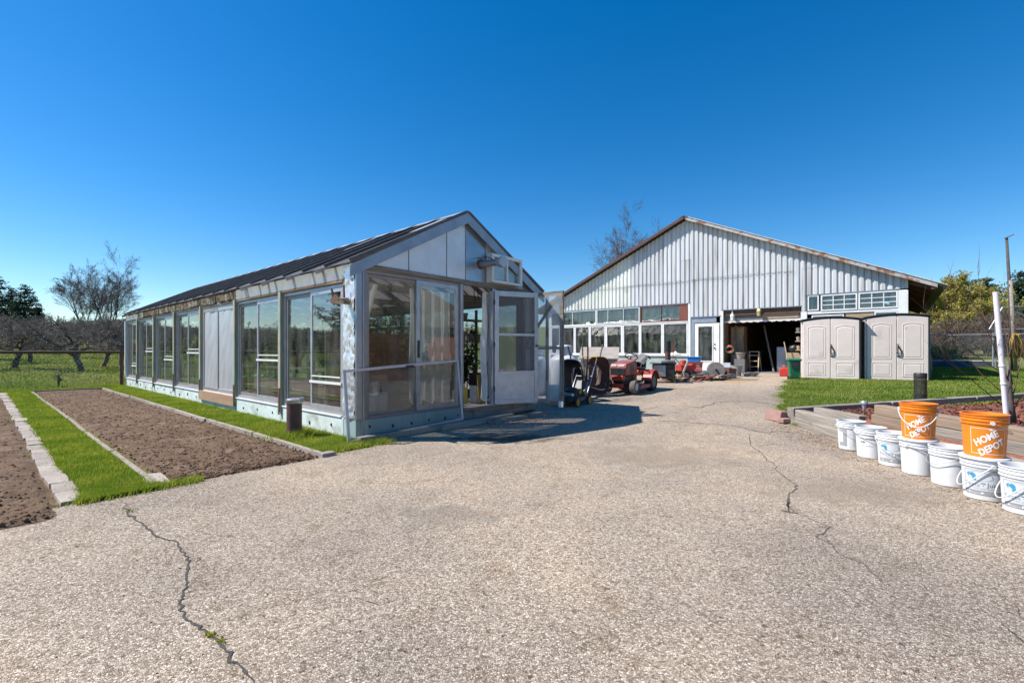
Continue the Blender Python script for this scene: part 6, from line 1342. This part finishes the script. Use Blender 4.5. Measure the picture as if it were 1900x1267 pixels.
def grow(seed, S):
    r = random.Random(seed); out = {k: ([], []) for k in range(len(S['n'])+1)}
    def br_(p, d, L, rad, lev):
        m = S['pts'][lev]; pts = [Vector(p)]; rr = [rad]; dd = Vector(d).normalized(); q = Vector(p); w = S['wig'][lev]; tr = S['trop'][lev]
        for k in range(m-1):
            dd = (dd+Vector((r.gauss(0, w), r.gauss(0, w), r.gauss(0, w)+tr))).normalized(); q = q+dd*L/(m-1)
            if lev and q.z < S.get('floor', -9): q.z = S['floor']; dd.z = abs(dd.z)*.3
            if q.z > S.get('ceil', 999): q.z = S['ceil']-r.uniform(0, .12)
            pts.append(q.copy()); rr.append(rad*(1-(1-S['tap'][lev])*(k+1)/(m-1)))
        out[lev][0].append([tuple(x) for x in pts]); out[lev][1].append(rr)
        if lev < len(S['n']):
            n = S['n'][lev]; n = max(1, int(n*r.uniform(.75, 1.25)+.5)) if lev else n
            for k in range(n):
                u = S['start'][lev]+(1-S['start'][lev])*(k+r.random())/n; f = u*(m-1); i = min(int(f), m-2); f -= i
                pp = pts[i].lerp(pts[i+1], f); dl = (pts[i+1]-pts[i]).normalized()
                br_(pp, perp_dir(r, dl, S['ang'][lev]*r.uniform(.6, 1.3)), L*S['len'][lev]*r.uniform(.6, 1.2)*(1.15-.45*u), max(.0015, (rr[i]*(1-f)+rr[i+1]*f)*S['rr'][lev]), lev+1)
    for (p, d, L, rad) in S['stems']: br_(p, d, L, rad, 0)
    return out
def tree_from(out, name, label, group, loc, rz, split, bark='bark', twig='twig_grey', sides=(9, 7, 5, 4, 3, 3), smin=0., cat='tree'):
    t = thing(name, loc, rz, label, cat, group)
    def join(levels, nm, mat):
        m = []
        for l in levels:
            if out[l][0]: m.append((out[l], sides[l]))
        V = []; Fq = []; base = 0; objs = [tubes_np(o[0], [[max(q, smin) for q in rr] for rr in o[1]], s, nm, mat) for o, s in m]
        vs = []; fs = []
        for ob in objs:
            me = ob.data; n = len(me.vertices); a = np.empty(n*3, np.float32); me.vertices.foreach_get('co', a); vs.append(a.reshape(-1, 3))
            f = np.empty(len(me.loops), np.int32); me.loops.foreach_get('vertex_index', f); fs.append(f.reshape(-1, 4)+base); base += n
            bpy.data.objects.remove(ob); bpy.data.meshes.remove(me)
        return npmesh(nm, np.concatenate(vs), np.concatenate(fs), mat, t, smooth=True)
    lv = sorted(out); join([l for l in lv if l < split], 'trunk', bark); join([l for l in lv if l >= split], 'crown', twig); return t
def apple_spec(seed):
    r = random.Random(seed); ln = r.uniform(-.35, .35)
    return dict(stems=[((0, 0, -.1), (ln, r.uniform(-.3, .3), 1), 1.45, .135)], n=[8, 7, 8, 7], pts=[4, 6, 5, 4, 3], wig=[.14, .28, .30, .28, .2], trop=[.0, .05, .04, .05, .12], tap=[.75, .35, .35, .35, .5],
                start=[.55, .25, .15, .1], ang=[1.0, .85, .85, .8], len=[1.75, .50, .5, .55], rr=[.62, .5, .5, .6], floor=1.05, ceil=3.2)
apples = []
for k in range(4):
    o = grow(100+k, apple_spec(100+k)); apples.append(tree_from(o, 'apple_tree', 'x', 'apple trees in the orchard', (0, 0, 0), 0, 2, smin=.006))
def place(px, d): return Vector(((px-950)/844*d, d, 0))
def put(proto, x, y, rz, label, used=[], sc=1., dz=-.03):
    o = proto if proto not in used else clone(proto); used.append(proto); o.location = (x, y, gz(x, y)+dz); o.rotation_euler = (0, 0, rz); o.scale = (sc, sc, sc); o['label'] = label; return o
p = place(152, 24.5); put(apples[0], p.x, p.y, 1.0, 'gnarled bare apple tree standing nearest behind the pipe fence, right of centre')
p = place(26, 25); put(apples[1], p.x, p.y, 2.2, 'gnarled bare apple tree at the frame edge behind the wooden fence post')
p = place(225, 29); put(apples[2], p.x, p.y, .3, 'bare apple tree behind the far corner of the greenhouse')
lab = 'bare apple tree in the crowded rows deeper in the orchard'
n = 0
for row, t in enumerate(np.arange(31, 78, 5.8)):
    for s in np.arange(-38, 26, 4.9):
        ss = s+rng.uniform(-.8, .8)+2.4*(row % 2); tt = t+rng.uniform(-.9, .9); x, y = xy_of(ss, tt); u = x/max(y, .1)*844+950
        vis = -60 < u < 330 and y > 0
        refl = (row < 4 and u < 0 and -30 < y < 40 and ss > -36) or (330 <= u < 640 and y > 0 and row < 4 and row % 2 == 0)
        if not (vis or refl): continue
        put(apples[n % 4], x, y, rng.uniform(0, 6.28), lab, sc=rng.uniform(.9, 1.08)); n += 1
for k, t in enumerate((26.5, 27.5, 26., 27.5)):   # first row continues to the left, seen in the greenhouse glass
    x, y = xy_of(-8.5-6.2*k, t); put(apples[(k+1) % 4], x, y, k*1.3, 'bare apple tree in the first orchard row, mirrored in the greenhouse glass')
# taller bare trees
def tall_spec(h, nst, r0, spread=.3, nn=(9, 7, 6, 5)):
    st = [((random.Random(k).uniform(-.4, .4)*nst*.3, 0, -.3), (math.cos(k*2.4)*spread, math.sin(k*2.4)*spread, 1), h*(.8+.2*((k*7) % 3)/2), r0) for k in range(nst)]
    return dict(stems=st, n=list(nn), pts=[7, 6, 4, 3, 3], wig=[.07, .10, .14, .16, .15], trop=[.03, .06, .05, .04, .04], tap=[.25, .3, .3, .4, .5], start=[.30, .2, .15, .15], ang=[.62, .6, .6, .6], len=[.5, .5, .5, .5], rr=[.45, .5, .5, .6])
M('twig_far', (.17, .14, .14), (.12, .10, .098), 2, .95, island=.3)
M('bark_dark', (.06, .052, .048), (.10, .085, .075), 5, .95)
def tall(seed, h, nst, r0, px, d, label, group, smin=.02, sp=.28, twig='twig_far', nn=(9, 7, 6, 5)):
    p = place(px, d); return tree_from(grow(seed, tall_spec(h, nst, r0, sp, nn)), 'bare_tree', label, group, (p.x, p.y, gz(p.x, p.y)-.3), seed, 2, 'bark_dark', twig, (8, 6, 4, 3, 3), smin)
tall(1, 11.0, 5, .13, 165, 88, 'tall bare tree clump left of the greenhouse eave', 'tall bare trees beyond the orchard', .008, .28, 'twig_far', (11, 9, 7, 6)); tall(2, 12., 4, .15, 203, 86, 'tall bare tree with spreading limbs beside the greenhouse eave', 'tall bare trees beyond the orchard', .008, .24, 'twig_far', (11, 9, 7, 6))
tall(3, 7.0, 2, .12, 372, 80, 'small bare treetop showing left above the greenhouse roof', 'tall bare trees beyond the orchard', .014); tall(4, 7.8, 2, .12, 420, 76, 'bare treetop showing above the greenhouse roof', 'tall bare trees beyond the orchard', .014)
tall(5, 12.6, 4, .13, 1172, 52, 'bare purplish tree rising behind the barn roof', None, .006, .30, 'twig_brown', (10, 9, 8, 6)); tall(7, 11.6, 3, .12, 1205, 54, 'bare tree crown showing at the barn roof slope', None, .006, .32, 'twig_brown', (10, 9, 8, 6)); tall(6, 6.4, 2, .10, 1100, 50, 'low bare treetop behind the barn eave', None, .012)
# conifers: trunk and drooping needle boughs
def conifer(seed, h, r0, px, d, label, group, dens=1., mat='needle', w=.30):
    r = random.Random(seed); p = place(px, d); t = thing('conifer', (p.x, p.y, gz(p.x, p.y)-.3), seed, label, 'tree', group)
    MB().tube([(0, 0, 0), (.1, .05, h*.5), (0, .1, h)], [r0, r0*.6, .03], 7).build('trunk', 'bark_dark', t, smooth=180); P = []; m = MB(); z = h*.12
    while z < h*.99:
        k = 1-(z/h); R = h*w*(k**.8)*r.uniform(.7, 1.2)+.25; nb = r.randint(4, 6)
        for q in range(nb):
            a = r.uniform(0, 6.28); L = R*r.uniform(.55, 1.1); up = r.uniform(.0, .35); end = Vector((L*math.cos(a), L*math.sin(a), z+L*up))
            m.tube([(0, 0, z), end*.5+Vector((0, 0, z*.5)), end], [.05, .03, .012], 3)
            for c in range(int(L*26*dens)):
                f = r.random()**.6; c0 = Vector((0, 0, z)).lerp(end, f); s = .13+.22*f*(1-.3*f)
                P.append((c0.x+r.gauss(0, s), c0.y+r.gauss(0, s), c0.z+r.gauss(0, s*.5)+.05))
        z += h*r.uniform(.03, .06)
    m.build('boughs', 'bark_dark', t); leaves(P, .42, mat, 'crown', t, .28, .3); return t
conifer(1, 10.6, .25, -4, 80, 'dark pine at the left frame edge beyond the orchard', 'pines beyond the orchard', 1.3, w=.34); conifer(2, 8.6, .22, 22, 80, 'dark pine second from the left frame edge', 'pines beyond the orchard', 1.3, w=.36); conifer(3, 9.2, .22, 48, 80, 'dark pine with open tiers nearest the bare trees', 'pines beyond the orchard', 1.2, w=.38); conifer(4, 5.6, .15, 70, 82, 'small pine at the right of the pine group', 'pines beyond the orchard', 1.2, w=.38)
x, y = -42, 20; o = conifer(5, 10.5, .25, 0, 50, 'dark pine mirrored in the near greenhouse pane', 'pines beyond the orchard', 1.2, w=.36); o.location = (-40, 13.5, gz(-40, 13.5))
conifer(6, 7.2, .25, 1830, 52, 'dark spruce rising behind the yellow willow', None, 1.6, w=.40); conifer(7, 7.6, .25, 1893, 50, 'dark spruce at the right frame edge', None, 1.6, w=.36)
# willow and spring brush beyond the right fence
def leafy(seed, px, d, h, R, n, size, leafm, label, group, name='leafy_tree', droop=.0, stems=4, twig='twig_brown', cat='tree', base=.1, smin=.01):
    r = random.Random(seed); p = place(px, d); t = thing(name, (p.x, p.y, gz(p.x, p.y)-.1), seed, label, cat, group)
    st = [((r.uniform(-.3, .3)*R*.4, r.uniform(-.3, .3)*R*.4, 0), (r.uniform(-.5, .5), r.uniform(-.5, .5), 1), h*r.uniform(.7, .95), .02*h) for k in range(stems)]
    S = dict(stems=st, n=[8, 7, 6], pts=[6, 5, 4, 4], wig=[.12, .16, .2, .2], trop=[.02, .02, -.02-droop*.2, -droop], tap=[.25, .3, .3, .4], start=[base, .15, .15], ang=[.8, .7, .7], len=[.55, .55, .5], rr=[.45, .5, .5])
    out = grow(seed, S); tm = [tubes_np(out[l][0], [[max(q, smin) for q in rr] for rr in out[l][1]], s, 'branches', 'bark_dark' if l == 0 else twig, t) for l, s in ((0, 6), (1, 4), (2, 3), (3, 3))]
    tm[0].name = 'trunk'
    if n:
        tips = out[3][0]; P = []
        for k in range(n): c = r.choice(tips); q = r.choice(c[1:]); s = .05*h**.5; P.append((q[0]+r.gauss(0, s), q[1]+r.gauss(0, s), max(.05, q[2]+r.gauss(0, s)-droop*abs(r.gauss(0, .3)))))
        leaves(P, size, leafm, 'crown', t, .5)
    return t
GBR = 'spring brush beyond the chain-link fence'
leafy(11, 1750, 42, 6.3, 3, 30000, .19, 'leaf_willow', 'yellow green willow behind the barn eave', None, 'willow_tree', .35, 5, twig='twig_willow' if 'twig_willow' in MATS else 'twig_brown')
leafy(12, 1790, 40, 5.3, 3, 22000, .17, 'leaf_willow', 'lower yellow green willow left of the dark spruce', None, 'willow_tree', .3, 5)
leafy(21, 1722, 46, 6.0, 3, 5000, .14, 'leaf_bud', 'pale budding tree just right of the barn eave', None, 'budding_tree', .1, 4)
leafy(22, 1770, 60, 7.6, 4, 4500, .16, 'leaf_bud', 'thin budding tree standing tallest behind the willow', None, 'budding_tree', .05, 4)
for k, (px, d, h, nl, mat, labl) in enumerate(((1718, 31, 3.2, 0, None, 'bare brown shrub right behind the resin shed'), (1745, 33, 3.6, 1500, 'leaf_bud', 'budding brown shrub left of the forsythia'), (1772, 32, 3.6, 0, None, 'bare brown shrub above the forsythia'), (1800, 34, 3.4, 900, 'leaf_bud', 'budding shrub midway along the fence'), (1832, 33, 3.8, 0, None, 'bare brown shrub behind the white pole'), (1862, 35, 4.2, 1200, 'leaf_bud', 'budding shrub behind the metal trellis'), (1890, 32, 4.4, 0, None, 'bare brown shrub at the right frame edge'), (1925, 34, 4.6, 0, None, 'bare brown shrub half outside the right frame edge'))):
    leafy(31+k, px, d, h*.72, 2, nl, .10, mat, labl, GBR, 'shrub', .02, 8, cat='shrub', base=.05, smin=.009)
leafy(51, 1748, 25.6, 1.15, 1.4, 4200, .09, 'leaf_forsythia', 'rounded yellow green bush behind the fence', None, 'yellow_bush', .0, 12, cat='bush', base=.02, smin=.004)
leafy(52, 1738, 25.9, 1.0, 1.2, 2600, .09, 'leaf_dark', 'dark green bush beside the yellow one', None, 'evergreen_bush', .0, 10, cat='bush', base=.02, smin=.004)
# rough brush behind the greenhouse, seen through its glass
BR = [leafy(71+k, 700, 20, 2.6+.3*k, 2, 1500, .10, 'leaf_bud' if k else 'leaf_dark', 'x', 'brush behind the greenhouse', 'shrub', .02, 7, cat='shrub', base=.05, smin=.008) for k in range(3)]
for k, (s, t) in enumerate(((7.5, 9.5), (9.5, 12.0), (8, 14.5), (11, 15.5), (13, 12.5), (7, 18), (10, 19), (14, 17.5), (6.5, 22), (12, 22.5))):
    x, y = xy_of(s, t); o = BR[k] if k < 3 else clone(BR[k % 3]); o.location = (x, y, gz(x, y)-.05); o.rotation_euler = (0, 0, k*1.7); o['label'] = 'bushy shrub behind the greenhouse, seen only through its glass'
# woodland mass closing the view on both sides
def wood(name, pts, h, mat, size, label, n):
    P = []
    for k in range(n):
        q = rng.random()*(len(pts)-1); i = int(q); a = Vector(pts[i]).lerp(Vector(pts[i+1]), q-i); x = a.x+rng.gauss(0, 2.5); y = a.y+rng.gauss(0, 2.5); hh = h*(.6+.55*float(vnoise(np.array(x*.16), np.array(y*.16), 71)))
        P.append((x, y, gz(x, y)+hh*rng.random()**.8))
    return tag(leaves(P, size, mat, name, None, .18, 0), label, 'woodland', kind='stuff')
wood('far_woodland', [xy_of(-55, 96), xy_of(-20, 98), xy_of(20, 100), xy_of(60, 96)], 2.6, 'twig_far', .9, 'distant brown hedge line closing the orchard', 26000)
wood('right_woodland', [(38, 60), (52, 56), (66, 50), (80, 40)], 4.6, 'twig_brown', .9, 'brown leafless woodland far behind the right fence', 20000)

# ================================================================ fences
# pipe-rail fence at the orchard: rusty posts and rail, wire netting below
FO = thing('orchard_fence', (*xy_of(-3., 15.95), 0), GH_ROT, 'rusty brown pipe-rail fence with wire netting along the orchard', 'fence')
for s in (3.2, -.0, -2.95, -7.2, -11.5): pass
for s in (2.92, -3.35, -9.6, -15.9): MB().cyl((s, 0, -.1), (s, 0, 1.36), .055, n=12).build('fence_post', 'rust_brown', FO, smooth=40)
MB().cyl((-16, 0, 1.235), (2.95, 0, 1.235), .048, n=12).build('top_rail', 'rust_brown', FO, smooth=40)
m = MB()
for k in range(150): x = -16+k*.12; m.beam((x, -.02, .02), (x+.9, -.02, 1.2), .0035, .0035); m.beam((x+.9, -.024, .02), (x, -.024, 1.2), .0035, .0035)
m.build('wire_netting', 'galvanised', FO)
t = thing('wooden_post', (*xy_of(-5.35+.0, 15.75), 0), GH_ROT, 'grey wooden post standing just inside the pipe fence', 'post'); MB().cyl((0, 0, -.1), (.01, 0, 1.17), .075, .065, n=12).build('post', 'grey_timber', t, smooth=40); MB().cyl((.01, 0, 1.171), (.01, 0, 1.178), .05, n=10).build('post_top', 'weathered_wood', t)
c = survey(109, 719); t = thing('cut_sapling', (c.x, c.y, c.z), 0, 'small dark clipped sapling stump at the end of the bed', 'stump')
MB().tube([(0, 0, -.02), (.0, 0, .2), (.02, 0, .32), (-.05, 0, .5)], [.035, .03, .04, .02], 7).tube([(.02, 0, .25), (.12, 0, .30), (.16, 0, .3)], [.03, .035, .01], 6).build('stem', 'black_iron', t, smooth=180)
leaves([(rng.gauss(-.02, .04), rng.gauss(0, .04), rng.uniform(.25, .52)) for _ in range(60)], .06, 'leaf_dark', 'foliage', t)
# chain-link fence beyond the sheds
p0 = place(1842, 23.2); FC = thing('chain_link_fence', (p0.x, p0.y, gz(p0.x, p0.y)), BARN_ROT, 'galvanised chain-link fence at the back of the lawn', 'fence')
for x in (-11.2, -7.5, -3.74, 0, 3.74, 7.5): MB().cyl((x, 0, -.1), (x, 0, 1.75), .034, n=10).build('fence_post', 'galvanised', FC, smooth=40); MB().lathe([(.04, 1.74), (.036, 1.78), (0, 1.80)], 10).build('post_cap', 'galvanised', FC, loc=(x, 0, 0))
MB().cyl((-11.2, 0, 1.72), (7.5, 0, 1.72), .019, n=8).build('top_rail', 'galvanised', FC)
m = MB(); H = 1.68; k = 0
while True:
    x = -11.2-H+k*.085
    if x > 7.5: break
    for sg in (1, -1):
        xa, xb = (x, x+H) if sg > 0 else (x+H, x); za, zb = .04, H
        def clip(xa, za, xb, zb):
            for lo, hi in ((-11.2, 7.5),):
                if xa < lo: f = (lo-xa)/(xb-xa); za = za+(zb-za)*f; xa = lo
                if xb < lo: f = (lo-xb)/(xa-xb); zb = zb+(za-zb)*f; xb = lo
                if xa > hi: f = (xa-hi)/(xa-xb); za = za+(zb-za)*f; xa = hi
                if xb > hi: f = (xb-hi)/(xb-xa); zb = zb+(za-zb)*f; xb = hi
            return (xa, 0, za), (xb, 0, zb)
        if max(xa, xb) > -11.2+.05 and min(xa, xb) < 7.45: a, b = clip(xa, za, xb, zb); m.beam(a, b, .004, .004)
    k += 1
m.build('wire_netting', 'galvanised', FC)
# low things behind that fence
p = place(1765, 24.2); t = thing('cold_frame', (p.x, p.y+1.0, gz(p.x, p.y)), BARN_ROT, 'low white-topped cold frame behind the chain-link fence', 'cold frame'); MB().box(-2.6, 2.4, -.3, .5, 0, .32).build('frame_box', 'dark_tarp', t); MB().box(-2.65, 2.45, -.34, -.22, .32, .37).build('top_rail', 'white_paint', t)
p = place(1772, 24.0); t = thing('tarp_heap', (p.x, p.y+.3, gz(p.x, p.y)), BARN_ROT, 'dark tarpaulin heap at the foot of the fence', 'tarp'); MB().grid(lambda i, j: ((i-.5)*1.9, (j-.5)*1.2, .36*max(0, 1-((i-.5)*2)**2)*max(0, 1-((j-.5)*2)**2)+.02*math.sin(i*20)), 16, 12).build('tarp', 'dark_tarp', t, smooth=180)
# masts and trellis at the right
p = place(1875, 19.5); z0 = gz(p.x, p.y)
t = thing('dark_mast', (p.x, p.y, z0), 0, 'tall dark wooden mast with a cross stub on top', 'mast'); MB().tube([(.1, 0, -.1), (-.02, 0, 3), (-.18, 0, 5.72)], [.07, .06, .045], 8).build('pole', 'bark_dark', t, smooth=180); MB().beam((-.26, 0, 5.70), (.02, -.1, 5.84), .06, .05).build('cross_stub', 'weathered_wood', t)
p = place(1879, 18.8); t = thing('grey_post', (p.x, p.y, gz(p.x, p.y)), 0, 'slim grey wooden post in front of the dark mast', 'post'); MB().tube([(.12, 0, -.1), (-.1, 0, 3.8)], [.07, .055], 8).build('pole', 'grey_timber', t, smooth=180); MB().beam((-.2, 0, 3.6), (.2, 0, 3.8), .03, .03).build('stub', 'galvanised', t)
t = thing('rope_bundle', (p.x, p.y-.12, gz(p.x, p.y)+1.05), 0, 'yellow brown rope bundle hung on the grey post', 'rope'); m = MB()
for k in range(26): a = rng.uniform(-.28, .28); m.tube([(a*.4, rng.uniform(-.05, .05), .55), (a, rng.uniform(-.08, .08), .2), (a*rng.uniform(.5, 1.1), rng.uniform(-.08, .08), -.25-rng.random()*.25)], .014, 4)
m.build('strands', 'rope', t, smooth=180)
p = place(1885, 20.5); t = thing('metal_trellis', (p.x, p.y, gz(p.x, p.y)), -.1, 'silver pipe trellis frame at the right frame edge', 'trellis')
for a, b in (((-1.1, 0, 1.85), (3, 0, 1.88)), ((-.55, 0, 2.85), (3, 0, 2.95)), ((-1.1, 0, 1.85), (-.55, 0, 2.85)), ((-.5, .4, 0), (-.5, .4, 2.85)), ((.9, 0, 0), (.9, 0, 2.9)), ((-.5, 0, 2.85), (.9, 0, 2.2)), ((.9, 0, 2.2), (2.2, 0, 2.9)), ((2.2, 0, 0), (2.2, 0, 2.9))): MB().cyl(a, b, .028, n=8).build('pipe', 'galvanised', t)
MB().box(-1.3, 3, -.4, .4, 1.5, 1.54).build('roof_board', 'dark_tarp', t)
# brick house outside the frame to the right: it shows mirrored in the front panes
HS = thing('brick_house', (15.5, 5.6, .0), 0, 'orange brick house mirrored in the greenhouse front panes', 'house')
MB().box(0, 8, -6, 4.5, 0, 2.55).build('wall', 'brick', HS); MB().prism([(-6.6, 2.5), (5.1, 2.5), (-.75, 5.7)], 'x', -.4, 8.4).build('roof', 'shingle', HS)
for y in (-3.5, .8): w = MB().box(-.03, .02, y-.7, y+.7, 1.0, 2.2).build('window', 'white_paint', HS); MB().box(-.05, -.035, y-.6, y+.6, 1.08, 2.12).build('pane', 'glass_barn', w)
hb = leafy(61, 950, 30, 4.0, 2.4, 7000, .17, 'leaf_dark', 'dark shrub in front of the brick house', None, 'evergreen_bush', 0, 8, cat='bush', base=.05); hb.location = (14.2, 5.3, .1)
